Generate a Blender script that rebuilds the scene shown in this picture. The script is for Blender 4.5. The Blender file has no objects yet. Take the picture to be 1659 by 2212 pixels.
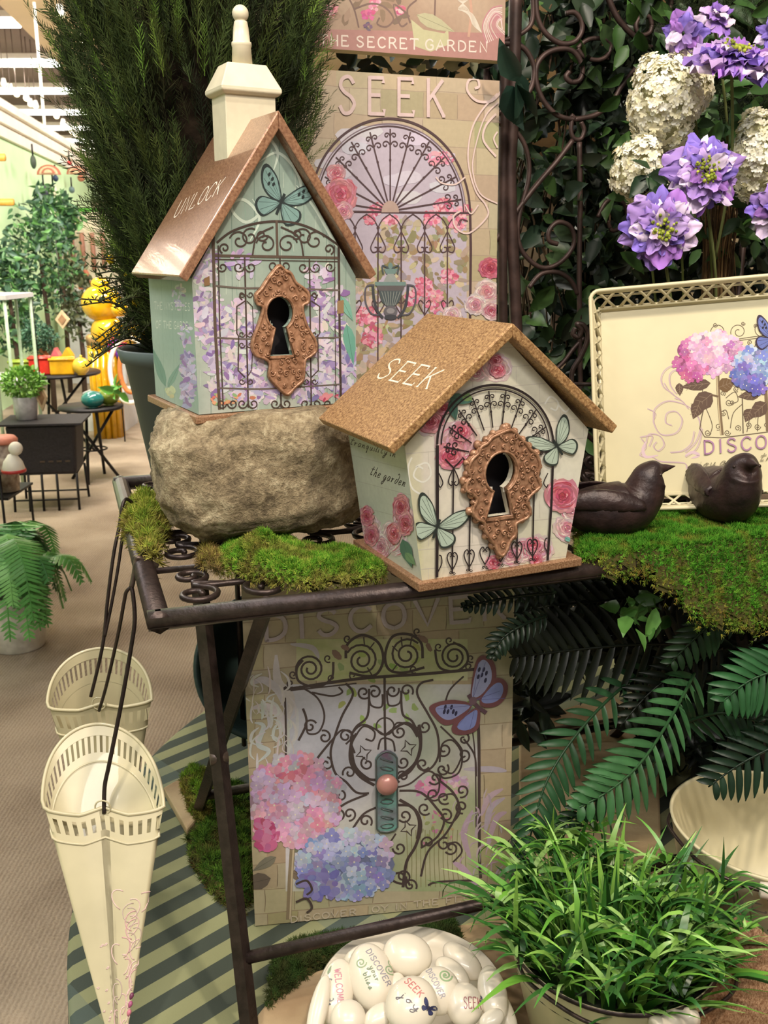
import bpy, math, random
import numpy as np
from mathutils import Matrix, Vector, Euler
from mathutils.geometry import tessellate_polygon

# ------------------------------------------------------------------ camera, light, exposure
S = bpy.context.scene
COL = S.collection
F_PX, PITCH, EYE = 2050.0, math.radians(15.2), 1.55
cam_d = bpy.data.cameras.new('camera'); cam = bpy.data.objects.new('camera', cam_d); COL.objects.link(cam)
cam.location = (0, 0, EYE); cam.rotation_euler = (math.pi/2 - PITCH, 0, 0)
cam_d.sensor_fit = 'VERTICAL'; cam_d.sensor_height = 36.0; cam_d.lens = F_PX/2212*36.0
cam_d.clip_start = 0.02; cam_d.clip_end = 100
cam_d.dof.use_dof = True; cam_d.dof.focus_distance = 1.32; cam_d.dof.aperture_fstop = 14.0
S.camera = cam
S.view_settings.view_transform = 'Standard'; S.view_settings.look = 'None'
S.view_settings.exposure = 0.42; S.view_settings.gamma = 1.0
S.view_settings.use_curve_mapping = False
W = bpy.data.worlds.new('store_ambient'); S.world = W; W.use_nodes = True
W.node_tree.nodes['Background'].inputs[0].default_value = (1.0, 0.93, 0.84, 1)
W.node_tree.nodes['Background'].inputs[1].default_value = 0.2
def area(name, loc, sx, sy, power, col=(1, .93, .84), target=None):
    d = bpy.data.lights.new(name, 'AREA'); d.shape = 'RECTANGLE'; d.size = sx; d.size_y = sy
    d.energy = power; d.color = col
    o = bpy.data.objects.new(name, d); COL.objects.link(o); o.location = loc
    if target is not None:
        o.rotation_euler = (Vector(target)-Vector(loc)).to_track_quat('-Z', 'Y').to_euler()
    return o
area('unseen_ceiling_light', (0.2, -0.9, 3.5), 2.4, 0.25, 48, (1, .94, .86), (0.05, 1.3, 1.2))
area('unseen_ceiling_light', (-2.2, 1.2, 3.5), 2.4, 0.25, 27, (.97, .97, 1), (-.2, 1.3, 1.2))
area('unseen_ceiling_spot', (0.75, 0.15, 3.45), 0.12, 0.12, 30, (1, .86, .68), (0.35, 1.4, 1.2))
area('unseen_ceiling_spot', (-0.55, 0.25, 3.45), 0.12, 0.12, 20, (1, .9, .76), (-.15, 1.3, 1.3))
for yy in (8.45, 6.4, 4.3):   # the same row of tubes as the visible ones, nearer than the frame shows
    area('unseen_ceiling_light', (-3.40-.136*(yy-8.45)-1.2, yy, 3.77), 2.3, 0.2, 110, (1, .97, .92), (-3.40-.136*(yy-8.45)-1.2, yy, 0))
for k in range(2):  # added lights hidden behind the cypress, brightening the mint wall
    area('unseen_ceiling_light', (-.8-.5*k, 9.5+4*k, 3.68), 2.4, .6, 150, (1, .96, .88), (-4.4-.6*k, 11.5+4*k, 1.9))
for k in range(3):  # added lights above the frame, aimed to brighten the wall and cornice
    area('unseen_ceiling_spot', (-1.2-k*.5, 6.6-k*.8, 3.55), .5, .3, 75, (1, .95, .86), (-3.4-k*.5, 9.5+3*k, 1.2))

# ------------------------------------------------------------------ helpers
R = random.Random(7); NR = np.random.RandomState(11)
def lin(c):
    c = np.asarray(c, float)
    if c.max() > 1.5: c = c/255.0
    return np.where(c <= .04045, c/12.92, ((c+.055)/1.055)**2.4)
def ray(px, py):
    u = (px-829.5)/F_PX; v = (1106-py)/F_PX
    return Vector((u, math.cos(PITCH)+v*math.sin(PITCH), -math.sin(PITCH)+v*math.cos(PITCH)))
EYEV = Vector((0, 0, EYE))
def GZ(px, py, z):
    d = ray(px, py); return EYEV + d*((z-EYE)/d.z)
def GY(px, py, Y):
    d = ray(px, py); return EYEV + d*(Y/d.y)
def MPP(Y):  # metres per pixel at ground distance Y near the middle
    return Y/F_PX*1.03

MATS = {}
def mat(name, col, rough=.6, metal=0., var=.12, scale=30., bump=0., bscale=None, spec=.5, col2=None, coat=0., attr=False, emis=None, trans=0.):
    if name in MATS: return MATS[name]
    m = bpy.data.materials.new(name); m.use_nodes = True; nt = m.node_tree; N = nt.nodes; L = nt.links
    p = N['Principled BSDF']
    p.inputs['Roughness'].default_value = rough; p.inputs['Metallic'].default_value = metal
    p.inputs['Specular IOR Level'].default_value = spec; p.inputs['Coat Weight'].default_value = coat
    tc = N.new('ShaderNodeTexCoord')
    nz = N.new('ShaderNodeTexNoise'); nz.inputs['Scale'].default_value = scale; nz.inputs['Detail'].default_value = 6
    L.new(tc.outputs['Object'], nz.inputs['Vector'])
    c1 = lin(col); c2 = lin(col2) if col2 is not None else c1*(1-var*1.6)
    if attr:
        a = N.new('ShaderNodeAttribute'); a.attribute_name = 'Col'
        mr = N.new('ShaderNodeMapRange'); mr.inputs['From Min'].default_value = .3; mr.inputs['From Max'].default_value = .7
        mr.inputs['To Min'].default_value = 1-var; mr.inputs['To Max'].default_value = 1+var*.6
        L.new(nz.outputs['Fac'], mr.inputs['Value'])
        vm = N.new('ShaderNodeVectorMath'); vm.operation = 'SCALE'
        L.new(a.outputs['Color'], vm.inputs[0]); L.new(mr.outputs[0], vm.inputs['Scale'])
        L.new(vm.outputs[0], p.inputs['Base Color'])
    else:
        cr = N.new('ShaderNodeValToRGB'); e = cr.color_ramp.elements
        e[0].position = .33; e[1].position = .67
        e[0].color = (*c2, 1); e[1].color = (*(c1 if col2 is not None else np.clip(c1*(1+var*.5), 0, 1)), 1)
        L.new(nz.outputs['Fac'], cr.inputs['Fac']); L.new(cr.outputs[0], p.inputs['Base Color'])
    if bump > 0:
        nb = N.new('ShaderNodeTexNoise'); nb.inputs['Scale'].default_value = bscale or scale*3; nb.inputs['Detail'].default_value = 8
        L.new(tc.outputs['Object'], nb.inputs['Vector'])
        b = N.new('ShaderNodeBump'); b.inputs['Strength'].default_value = bump; b.inputs['Distance'].default_value = .004
        L.new(nb.outputs['Fac'], b.inputs['Height']); L.new(b.outputs[0], p.inputs['Normal'])
    if emis:
        p.inputs['Emission Color'].default_value = (*lin(emis[0]), 1); p.inputs['Emission Strength'].default_value = emis[1]
    if trans: p.inputs['Subsurface Weight'].default_value = trans; p.inputs['Subsurface Radius'].default_value = (.01, .01, .006); p.inputs['Subsurface Scale'].default_value = .3
    MATS[name] = m; return m

class B:
    """collects geometry; build() links ONE mesh object"""
    def __init__(s): s.v = []; s.c = []; s.ch = []; s.n = 0
    def add(s, v, f, col=(.8, .8, .8), mi=0, M=None):
        v = np.asarray(v, float).reshape(-1, 3)
        if M is not None:
            A = np.array(M); v = v @ A[:3, :3].T + A[:3, 3]
        c = np.asarray(col, float)
        if c.ndim == 1: c = np.tile(c, (len(v), 1))
        s.v.append(v); s.c.append(c)
        if isinstance(f, np.ndarray):
            s.ch.append(((f+s.n).astype(np.int64).ravel(), np.full(len(f), f.shape[1]), np.full(len(f), mi)))
        elif len(f):
            s.ch.append((np.array([i+s.n for q in f for i in q]), np.array([len(q) for q in f]), np.full(len(f), mi)))
        s.n += len(v); return s
    def build(s, name, mats, parent=None, smooth=True, loc=None, rot=None):
        me = bpy.data.meshes.new(name)
        V = np.concatenate(s.v); C_ = np.concatenate(s.c)
        Lp = np.concatenate([a for a, _, _ in s.ch]); T = np.concatenate([b for _, b, _ in s.ch]); MI = np.concatenate([c for _, _, c in s.ch])
        me.vertices.add(len(V)); me.vertices.foreach_set('co', V.astype(np.float32).ravel())
        me.loops.add(len(Lp)); me.loops.foreach_set('vertex_index', Lp.astype(np.int32))
        me.polygons.add(len(T)); st = np.concatenate([[0], np.cumsum(T)[:-1]]).astype(np.int32)
        me.polygons.foreach_set('loop_start', st)
        me.polygons.foreach_set('material_index', MI.astype(np.int32))
        me.polygons.foreach_set('use_smooth', np.full(len(T), smooth))
        at = me.attributes.new('Col', 'FLOAT_COLOR', 'POINT')
        at.data.foreach_set('color', np.concatenate([C_, np.ones((len(C_), 1))], 1).astype(np.float32).ravel())
        for m in (mats if isinstance(mats, (list, tuple)) else [mats]): me.materials.append(m)
        me.update(calc_edges=True); me.validate()
        o = bpy.data.objects.new(name, me); COL.objects.link(o)
        if parent is not None: o.parent = parent
        if loc is not None: o.location = loc
        if rot is not None: o.rotation_euler = rot
        return o
def tag(o, label=None, cat=None, group=None, kind=None):
    if label: o['label'] = label
    if cat: o['category'] = cat
    if group: o['group'] = group
    if kind: o['kind'] = kind
    return o
def empty(name, loc, rz=0, label=None, cat=None, group=None, rot=None):
    o = bpy.data.objects.new(name, None); COL.objects.link(o); o.location = loc
    o.rotation_euler = rot if rot is not None else (0, 0, rz); o.empty_display_size = .02
    return tag(o, label, cat, group)
def bevel(o, w, seg=2):
    m = o.modifiers.new('bevel', 'BEVEL'); m.width = w; m.segments = seg; m.limit_method = 'ANGLE'; m.angle_limit = .6
    return o
def TR(x=0, y=0, z=0, rx=0, ry=0, rz=0, s=1):
    return Matrix.Translation((x, y, z)) @ Euler((rx, ry, rz)).to_matrix().to_4x4() @ Matrix.Scale(s, 4)

def box(x0, x1, y0, y1, z0, z1):
    v = [(x, y, z) for z in (z0, z1) for y in (y0, y1) for x in (x0, x1)]
    return v, [(0, 2, 3, 1), (4, 5, 7, 6), (0, 1, 5, 4), (2, 6, 7, 3), (0, 4, 6, 2), (1, 3, 7, 5)]
def lathe(prof, n=32, sx=1., sy=1., cap0=True, cap1=True):
    v = []; f = []
    for r, z in prof:
        for i in range(n):
            a = 2*math.pi*i/n; v.append((r*math.cos(a)*sx, r*math.sin(a)*sy, z))
    for k in range(len(prof)-1):
        for i in range(n):
            j = (i+1) % n; f.append((k*n+i, k*n+j, (k+1)*n+j, (k+1)*n+i))
    if cap0: f.append(tuple(range(n-1, -1, -1)))
    if cap1: f.append(tuple((len(prof)-1)*n+i for i in range(n)))
    return v, f
def sphere(rx, ry=None, rz=None, n=16, m=10, M=None):
    ry = ry or rx; rz = rz or rx
    prof = [(math.sin(math.pi*k/m), -math.cos(math.pi*k/m)) for k in range(m+1)]
    prof[0] = (1e-4, -1); prof[-1] = (1e-4, 1)
    v, f = lathe(prof, n); v = [(a*rx, b*ry, c*rz) for a, b, c in v]
    return v, f
def spline(pts, k=6, closed=False):
    P = [np.asarray(p, float) for p in pts]; n = len(P); out = []
    if n < 3 and not closed: return [tuple(p) for p in P]
    rng = range(n if closed else n-1)
    for i in rng:
        if closed: p0, p1, p2, p3 = P[i-1], P[i], P[(i+1) % n], P[(i+2) % n]
        else: p0, p1, p2, p3 = P[max(i-1, 0)], P[i], P[i+1], P[min(i+2, n-1)]
        for j in range(k):
            t = j/k
            out.append(tuple(.5*((2*p1)+(-p0+p2)*t+(2*p0-5*p1+4*p2-p3)*t*t+(-p0+3*p1-3*p2+p3)*t**3)))
    if not closed: out.append(tuple(P[-1]))
    return out
def tube(path, r, n=8, caps=True, closed=False, sq=None):
    P = [Vector(p) for p in path]; m = len(P)
    rr = r if isinstance(r, (list, tuple, np.ndarray)) else [r]*m
    v = []; f = []; up = None
    for i in range(m):
        if closed: t = (P[(i+1) % m]-P[i-1])
        else: t = P[min(i+1, m-1)]-P[max(i-1, 0)]
        if t.length < 1e-9: t = Vector((0, 0, 1))
        t.normalize()
        if up is None:
            up = Vector((0, 0, 1)) if abs(t.z) < .9 else Vector((0, 1, 0))
        a = (up - t*up.dot(t))
        if a.length < 1e-5: a = t.orthogonal()
        a.normalize(); up = a; b = t.cross(a)
        for k in range(n):
            an = 2*math.pi*k/n; ca, sa = math.cos(an), math.sin(an)
            if sq: ca, sa = ca*sq[0], sa*sq[1]
            v.append(tuple(P[i]+(b*ca+a*sa)*rr[i]))
    for i in range(m-1 if not closed else m):
        i2 = (i+1) % m
        for k in range(n):
            j = (k+1) % n; f.append((i*n+k, i*n+j, i2*n+j, i2*n+k))
    if caps and not closed:
        f.append(tuple(range(n-1, -1, -1))); f.append(tuple((m-1)*n+k for k in range(n)))
    return v, f
def plate(outer, holes, y0, y1):
    """outline in (x,z), holes likewise, between y0 (front) and y1"""
    loops = [outer]+list(holes)
    pts = [p for l in loops for p in l]; n = len(pts)
    tri = tessellate_polygon([[Vector((p[0], p[1], 0)) for p in l] for l in loops])
    v = [(p[0], y0, p[1]) for p in pts]+[(p[0], y1, p[1]) for p in pts]; f = []
    for t in tri: f.append(tuple(t)); f.append(tuple(i+n for i in t[::-1]))
    b = 0
    for l in loops:
        k = len(l)
        for i in range(k): j = (i+1) % k; f.append((b+i, b+j, b+j+n, b+i+n))
        b += k
    return v, f
def fixn(o):
    import bmesh
    bm = bmesh.new(); bm.from_mesh(o.data); bmesh.ops.recalc_face_normals(bm, faces=bm.faces); bm.to_mesh(o.data); bm.free(); return o
def scatter(b, tv, tf, loc, X, Y, Z, cols, mi=0):
    """instances of one small template; X,Y,Z = per-instance axis vectors (N,3)"""
    tv = np.asarray(tv, float); tf = np.asarray(tf); N = len(loc); k = len(tv)
    V = loc[:, None, :] + tv[None, :, 0:1]*X[:, None, :] + tv[None, :, 1:2]*Y[:, None, :] + tv[None, :, 2:3]*Z[:, None, :]
    F = (tf[None]+(np.arange(N)*k)[:, None, None]).reshape(-1, tf.shape[1])
    C_ = np.repeat(cols, k, 0)
    b.add(V.reshape(-1, 3), F, C_, mi)
def unit(a): return a/np.maximum(np.linalg.norm(a, axis=-1, keepdims=True), 1e-9)
def frames(D, roll=None, rs=NR):
    """orthonormal frames with Y along D"""
    D = unit(D); q = rs.normal(size=D.shape); X = unit(np.cross(D, q)); Z = np.cross(X, D); return X, D, Z
def pal(cols, N, rs=NR, jit=.12):
    c = np.array([lin(x) for x in cols])[rs.randint(len(cols), size=N)]
    return np.clip(c*(1+rs.uniform(-jit, jit, (N, 1))*2), 0, 1)

# ------------------------------------------------------------------ stroke lettering
GL = {
'A': [[(0, 0), (.5, 1), (1, 0)], [(.2, .38), (.8, .38)]],
'C': ['s', [(.95, .8), (.7, .98), (.4, .98), (.1, .75), (.05, .4), (.25, .08), (.6, 0), (.95, .2)]],
'D': ['s', [(.1, 0), (.1, .01), (.1, .99), (.1, 1), (.5, .98), (.85, .8), (.95, .5), (.85, .2), (.5, .02), (.1, 0)]],
'E': [[(.1, 0), (.1, 1)], [(.1, 1), (.85, 1), (.85, .86)], [(.1, .52), (.7, .52)], [(.1, 0), (.9, 0), (.9, .14)]],
'F': [[(.1, 0), (.1, 1)], [(.1, 1), (.85, 1)], [(.1, .52), (.7, .52)]],
'G': ['s', [(.95, .8), (.7, .98), (.4, .98), (.1, .75), (.05, .4), (.25, .08), (.6, 0), (.9, .12), (.92, .45), (.6, .45)]],
'H': [[(.1, 0), (.1, 1)], [(.9, 0), (.9, 1)], [(.1, .5), (.9, .5)]],
'I': [[(.5, 0), (.5, 1)]],
'K': [[(.1, 0), (.1, 1)], [(.9, 1), (.1, .42)], [(.35, .6), (.95, 0)]],
'L': [[(.1, 1), (.1, 0), (.85, 0), (.85, .14)]],
'M': [[(.05, 0), (.12, 1), (.5, .2), (.88, 1), (.95, 0)]],
'N': [[(.1, 0), (.1, 1), (.9, 0), (.9, 1)]],
'O': ['s', [(.5, 0), (.15, .15), (.03, .5), (.15, .85), (.5, 1), (.85, .85), (.97, .5), (.85, .15), (.5, 0)]],
'R': [[(.1, 0), (.1, 1)], 's', [(.1, 1), (.6, 1), (.85, .78), (.6, .52), (.1, .5)], [(.5, .5), (.95, 0)]],
'S': ['s', [(.85, .82), (.6, 1), (.25, .95), (.12, .75), (.35, .57), (.68, .45), (.88, .25), (.65, .02), (.3, 0), (.08, .2)]],
'T': [[(.5, 0), (.5, 1)], [(0, .86), (0, 1), (1, 1), (1, .86)]],
'U': ['s', [(.1, 1), (.1, .99), (.1, .4), (.25, .05), (.55, 0), (.8, .1), (.9, .4), (.9, 1)]],
'V': [[(0, 1), (.5, 0), (1, 1)]],
'W': [[(0, 1), (.28, 0), (.5, .8), (.72, 0), (1, 1)]],
'Y': [[(0, 1), (.5, .5), (1, 1)], [(.5, .5), (.5, 0)]],
'a': ['s', [(.85, .5), (.4, .52), (.15, .25), (.3, 0), (.7, .15), (.85, .5), (.8, .1), (1.05, .1)]],
'b': ['s', [(.1, .9), (.15, .3), (.3, 0), (.7, .1), (.8, .4), (.5, .5), (.2, .3)]],
'd': ['s', [(.75, .45), (.35, .5), (.15, .2), (.35, 0), (.75, .2), (.9, .7), (.5, 1.15), (.2, 1.0)]],
'e': ['s', [(.1, .22), (.6, .3), (.75, .48), (.4, .52), (.15, .25), (.35, 0), (.95, .15)]],
'f': ['s', [(.9, .9), (.7, 1.05), (.5, .7), (.4, 0), (.3, -.4), (.1, -.45), (.3, -.1), (.9, .35)]],
'g': ['s', [(.8, .45), (.35, .5), (.15, .2), (.4, 0), (.8, .4), (.7, -.3), (.3, -.55), (.2, -.3), (1, .1)]],
'h': ['s', [(.3, 1.05), (.25, .5), (.15, 0), (.3, .35), (.65, .5), (.75, .2), (.75, 0), (1.05, .1)]],
'i': ['s', [(.3, .5), (.3, .1), (.5, 0), (.85, .15)], [(.34, .68), (.36, .74)]],
'j': ['s', [(.6, .5), (.55, -.2), (.3, -.55), (.1, -.4), (.9, .1)], [(.62, .68), (.64, .74)]],
'l': ['s', [(.1, .2), (.6, .9), (.45, 1.1), (.3, .5), (.4, 0), (.8, .12)]],
'm': ['s', [(0, .4), (.1, .5), (.1, 0), (.3, .45), (.45, .45), (.45, 0), (.65, .45), (.85, .45), (.85, .05), (1.1, .1)]],
'n': ['s', [(.05, .4), (.2, .5), (.2, 0), (.45, .45), (.75, .45), (.75, .05), (1.05, .1)]],
'o': ['s', [(.5, .5), (.15, .25), (.4, 0), (.75, .25), (.5, .5), (1.0, .4)]],
'q': ['s', [(.8, .45), (.35, .5), (.15, .2), (.4, 0), (.8, .4), (.75, -.5), (.95, -.3)]],
'r': ['s', [(.1, .35), (.3, .5), (.3, 0), (.5, .4), (.9, .45)]],
's': ['s', [(.05, .1), (.5, .55), (.6, .25), (.3, 0), (.1, .1), (.95, .15)]],
't': ['s', [(.5, 1.0), (.4, .4), (.4, .05), (.9, .12)], [(.0, .68), (1.0, .74)]],
'u': ['s', [(.15, .5), (.2, .05), (.55, .05), (.75, .5), (.75, .05), (1.05, .1)]],
'w': ['s', [(.05, .5), (.15, .05), (.45, .1), (.5, .45), (.6, .05), (.9, .1), (.95, .5), (1.1, .4)]],
'y': ['s', [(.1, .5), (.25, .1), (.6, .1), (.8, .5), (.7, -.3), (.3, -.55), (.2, -.3), (1, .1)]],
}
def letters(text, gap=.28, sp=.7):
    x = 0; out = []
    for ch in text:
        if ch == ' ': x += sp; continue
        w = .4 if ch in 'Iil' else 1.0 if ch != 'm' else 1.25
        smooth = False
        for s in GL.get(ch, []):
            if s == 's': smooth = True; continue
            pts = spline(s, 4) if (smooth and len(s) > 2) else s
            out.append([(x+(p[0]*w if ch != 'I' else .2), p[1]) for p in pts]); smooth = False
        x += w+gap
    return out, x-gap

# ------------------------------------------------------------------ printed artwork (thin layers of paint on one plane of a thing)
def clip_poly(poly, clip):
    out = poly
    for i in range(len(clip)):
        a = clip[i]; b = clip[(i+1) % len(clip)]
        ex, ey = b[0]-a[0], b[1]-a[1]; res = []
        if not out: return []
        for k in range(len(out)):
            p, q = out[k-1], out[k]
            sp = ex*(p[1]-a[1])-ey*(p[0]-a[0]); sq = ex*(q[1]-a[1])-ey*(q[0]-a[0])
            if sq >= 0:
                if sp < 0: t = sp/(sp-sq); res.append(tuple(p[i2]+(q[i2]-p[i2])*t for i2 in range(len(p))))
                res.append(q)
            elif sp >= 0:
                t = sp/(sp-sq); res.append(tuple(p[i2]+(q[i2]-p[i2])*t for i2 in range(len(p))))
        out = res
    return out
def ds(c):   # printed inks are a little duller than pure colour
    m = (c[0]+c[1]+c[2])/3; return tuple((x*.83+m*.17)*.90 for x in c[:3])
class Art:
    def __init__(s, PM, O, U, V, clip=None, exclude=None, seed=3, map3=None):
        s.b = B(); s.O, s.U, s.V = Vector(O), Vector(U).normalized(), Vector(V).normalized()
        s.N = s.U.cross(s.V); s.PM = PM; s.rot = PM.to_3x3()
        s.wo = PM @ s.O; s.wu = s.rot @ s.U; s.wv = s.rot @ s.V; s.wn = s.rot @ s.N
        if s.wn.dot(EYEV-s.wo) < 0: s.N = -s.N
        s.dh = 1.5e-6; s.h = 6e-5; s.clip = clip; s.ex = exclude; s.R = random.Random(seed); s.map3 = map3
        if clip:
            ar = sum(clip[i-1][0]*clip[i][1]-clip[i][0]*clip[i-1][1] for i in range(len(clip)))
            if ar < 0: s.clip = clip[::-1]
    def uv(s, p):
        if len(p) > 2 and p[2] is None: return (p[0], p[1])
        d = ray(p[0], p[1]); t = (s.wo-EYEV).dot(s.wn)/d.dot(s.wn); q = EYEV+d*t-s.wo
        return (q.dot(s.wu), q.dot(s.wv))
    def P3(s, u, v, h):
        if s.map3: return s.map3(u, v, h)
        return tuple(s.O+s.U*u+s.V*v+s.N*h)
    def raw(s, polys, col):
        """convex uv polygons; col = colour or list per vertex"""
        V = []; Fc = []; C_ = []
        for pi, poly in enumerate(polys):
            cc = col if not isinstance(col, list) else col[pi]
            multi = isinstance(cc, list)
            pts = [(p[0], p[1])+(tuple(cc[i]) if multi else ()) for i, p in enumerate(poly)]
            if s.clip: pts = clip_poly(pts, s.clip)
            if len(pts) < 3: continue
            if multi: pts = [p[:2]+ds(p[2:5]) for p in pts]
            else: cc = ds(cc)
            if s.ex:
                cx = sum(p[0] for p in pts)/len(pts); cy = sum(p[1] for p in pts)/len(pts)
                if s.ex(cx, cy): continue
            n = len(V); 
            for p in pts: V.append(s.P3(p[0], p[1], s.h)); C_.append(p[2:5] if multi else cc)
            Fc.append(tuple(range(n, n+len(pts))))
        if Fc: s.b.add(V, Fc, np.array(C_, float))
    def step(s): s.h += s.dh if s.h < 4.5e-3 else 0
    def fill(s, pts, col, convex=False):
        p = [s.uv(q) for q in pts]; s.step()
        if convex: s.raw([p], lin(col)); return
        tri = tessellate_polygon([[Vector((a, b, 0)) for a, b in p]])
        s.raw([[p[i] for i in t] for t in tri], lin(col))
    def path(s, pts, w, col, taper=False):
        p = [s.uv(q) for q in pts]; s.step(); qs = []
        if s.map3:
            d_ = [p[0]]
            for a_, b_ in zip(p, p[1:]):
                for k in range(1, 7): d_.append((a_[0]+(b_[0]-a_[0])*k/6, a_[1]+(b_[1]-a_[1])*k/6))
            p = d_
        n = len(p)
        L = []; 
        for i in range(n):
            a = p[max(i-1, 0)]; b = p[min(i+1, n-1)]; dx, dy = b[0]-a[0], b[1]-a[1]; l = math.hypot(dx, dy) or 1e-9
            ww = w/2*(math.sin(math.pi*min(max(i/(n-1), .04), .96))**.6 if taper else 1)
            L.append(((p[i][0]-dy/l*ww, p[i][1]+dx/l*ww), (p[i][0]+dy/l*ww, p[i][1]-dx/l*ww)))
        for i in range(n-1): qs.append([L[i][0], L[i][1], L[i+1][1], L[i+1][0]])
        s.raw(qs, lin(col))
    def curve(s, pts, w, col, k=5, taper=False): s.path(spline(pts, k), w, col, taper)
    def blob(s, x, y, rx, ry, a, col, n=10, jit=.0):
        ca, sa = math.cos(a), math.sin(a)
        pts = []
        for i in range(n):
            t = 2*math.pi*i/n; q = 1+s.R.uniform(-jit, jit); X, Y = rx*math.cos(t)*q, ry*math.sin(t)*q
            pts.append((x+X*ca-Y*sa, y+X*sa+Y*ca))
        s.fill(pts, col, True)
    def spiral(s, x, y, r, turns, a0, w, col, dirn=1, rin=.15):
        n = int(14*turns)+6; pts = []
        for i in range(n+1):
            t = i/n; rr = r*(1-t*(1-rin)); a = a0+dirn*t*turns*2*math.pi
            pts.append((x+rr*math.cos(a), y+rr*math.sin(a)))
        s.path(pts, w, col)
    def jc(s, c, j=14): return tuple(min(255, max(0, v+s.R.uniform(-j, j))) for v in c)
    def text(s, txt, p0, p1, hgt, w, col, slant=0., serif=True, up=None, gap=.28, sp=.7):
        st, tot = letters(txt, gap, sp)
        dx, dy = p1[0]-p0[0], p1[1]-p0[1]
        l = math.hypot(dx, dy); ux, uy = (dy/l, -dx/l) if up is None else up
        def m(q):
            x = (q[0]/tot); h = q[1]*hgt
            return (p0[0]+dx*x+ux*h+dx/l*slant*h, p0[1]+dy*x+uy*h+dy/l*slant*h)
        for q in st:
            s.path([m(a) for a in q], w, col)
            if serif:
                for e, n_ in ((q[0], q[1]), (q[-1], q[-2])):
                    sw = .09
                    if abs(e[0]-n_[0]) < abs(e[1]-n_[1])*1.2 and (e[1] < .03 or e[1] > .97) and len(q) < 5:
                        s.path([m((e[0]-sw, e[1])), m((e[0]+sw, e[1]))], w*.8, col)
    def petals(s, x, y, rx, ry, n, size, cols, asp=.5):
        keep, s.dh = s.dh, 5e-7
        for i in range(n):
            a = s.R.uniform(0, 6.283); q = math.sqrt(s.R.random())
            px, py = x+rx*q*math.cos(a), y+ry*q*math.sin(a)
            z = size*s.R.uniform(.55, 1.25); s.blob(px, py, z, z*asp*s.R.uniform(.7, 1.3), s.R.uniform(0, 3.14), s.jc(s.R.choice(cols), 12), 8, .18)
        s.dh = keep
    def leaf(s, x, y, l, w, a, col, vein=None):
        ca, sa = math.cos(a), math.sin(a); pts = []
        for t, q in ((0, 0), (.15, .7), (.35, 1), (.6, .8), (.85, .3), (1, 0), (.85, -.3), (.6, -.8), (.35, -1), (.15, -.7)):
            X, Y = t*l, q*w/2; pts.append((x+X*ca-Y*sa, y+X*sa+Y*ca))
        s.fill(pts, col, True)
        s.path([(x, y), (x+l*.95*ca, y+l*.95*sa)], .0006, vein or tuple(c*.7 for c in col))
    def rose(s, x, y, r, outer=(238, 178, 190), inner=(200, 50, 85), squash=.9, ang=0.):
        rings = 5
        for k in range(rings):
            rr = r*(1-k/rings)*.85; n = max(3, 8-k)
            t = k/(rings-1); c = tuple(outer[i]*(1-t)+inner[i]*t for i in range(3))
            for i in range(n):
                a = 2*math.pi*(i+.5*(k % 2))/n+ang+s.R.uniform(-.2, .2)
                px, py = x+rr*.62*math.cos(a), y+rr*.62*math.sin(a)*squash
                s.blob(px, py, rr*.52, rr*.62, a, s.jc(tuple(v*.88 for v in c), 8), 14, .2)
                s.blob(px-rr*.09*math.cos(a), py-rr*.09*math.sin(a), rr*.44, rr*.52, a, s.jc(c, 14), 14, .24)
        s.spiral(x, y, r*.28, 1.4, 0, .0009, tuple(v*.7 for v in inner))
        for i in range(18):
            a = s.R.uniform(0, 6.28); q = r*s.R.uniform(.12, .85)
            s.curve([(x+q*(1+.12*math.sin(t*5))*math.cos(a+t), y+q*math.sin(a+t)*squash) for t in (0, .25, .5, .75)], .0016, s.jc(inner if i % 2 else tuple(min(255, v+14) for v in outer), 12), 3, True)
    def hydrangea(s, x, y, rx, ry, n, size, cols, eye=(235, 225, 200)):
        pts = [(s.R.uniform(-1, 1), s.R.uniform(-1, 1)) for _ in range(n*3)]
        pts = [p for p in pts if p[0]**2+p[1]**2 < 1][:n]
        s.blob(x, y, rx*.96, ry*.96, 0, tuple(c*.78 for c in cols[0]), 22, .06)
        for p in pts:
            px, py = x+p[0]*rx, y+p[1]*ry; a0 = s.R.uniform(0, 1.57); z = size*s.R.uniform(.75, 1.1)
            c = cols[min(len(cols)-1, int((p[0]*.35+p[1]*-.5+1+s.R.uniform(-.4, .4))/2*len(cols)) % len(cols))]; c = s.jc(c, 16)
            for k in range(4):
                a = a0+k*math.pi/2
                s.h -= 1.2e-6 if k else 0
                s.blob(px+z*.5*math.cos(a), py+z*.5*math.sin(a), z*.5, z*.42, a, tuple(min(255, v*(1.0+.05*(k % 2))) for v in c), 7)
            s.blob(px, py, z*.13, z*.13, 0, eye, 5)
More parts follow.
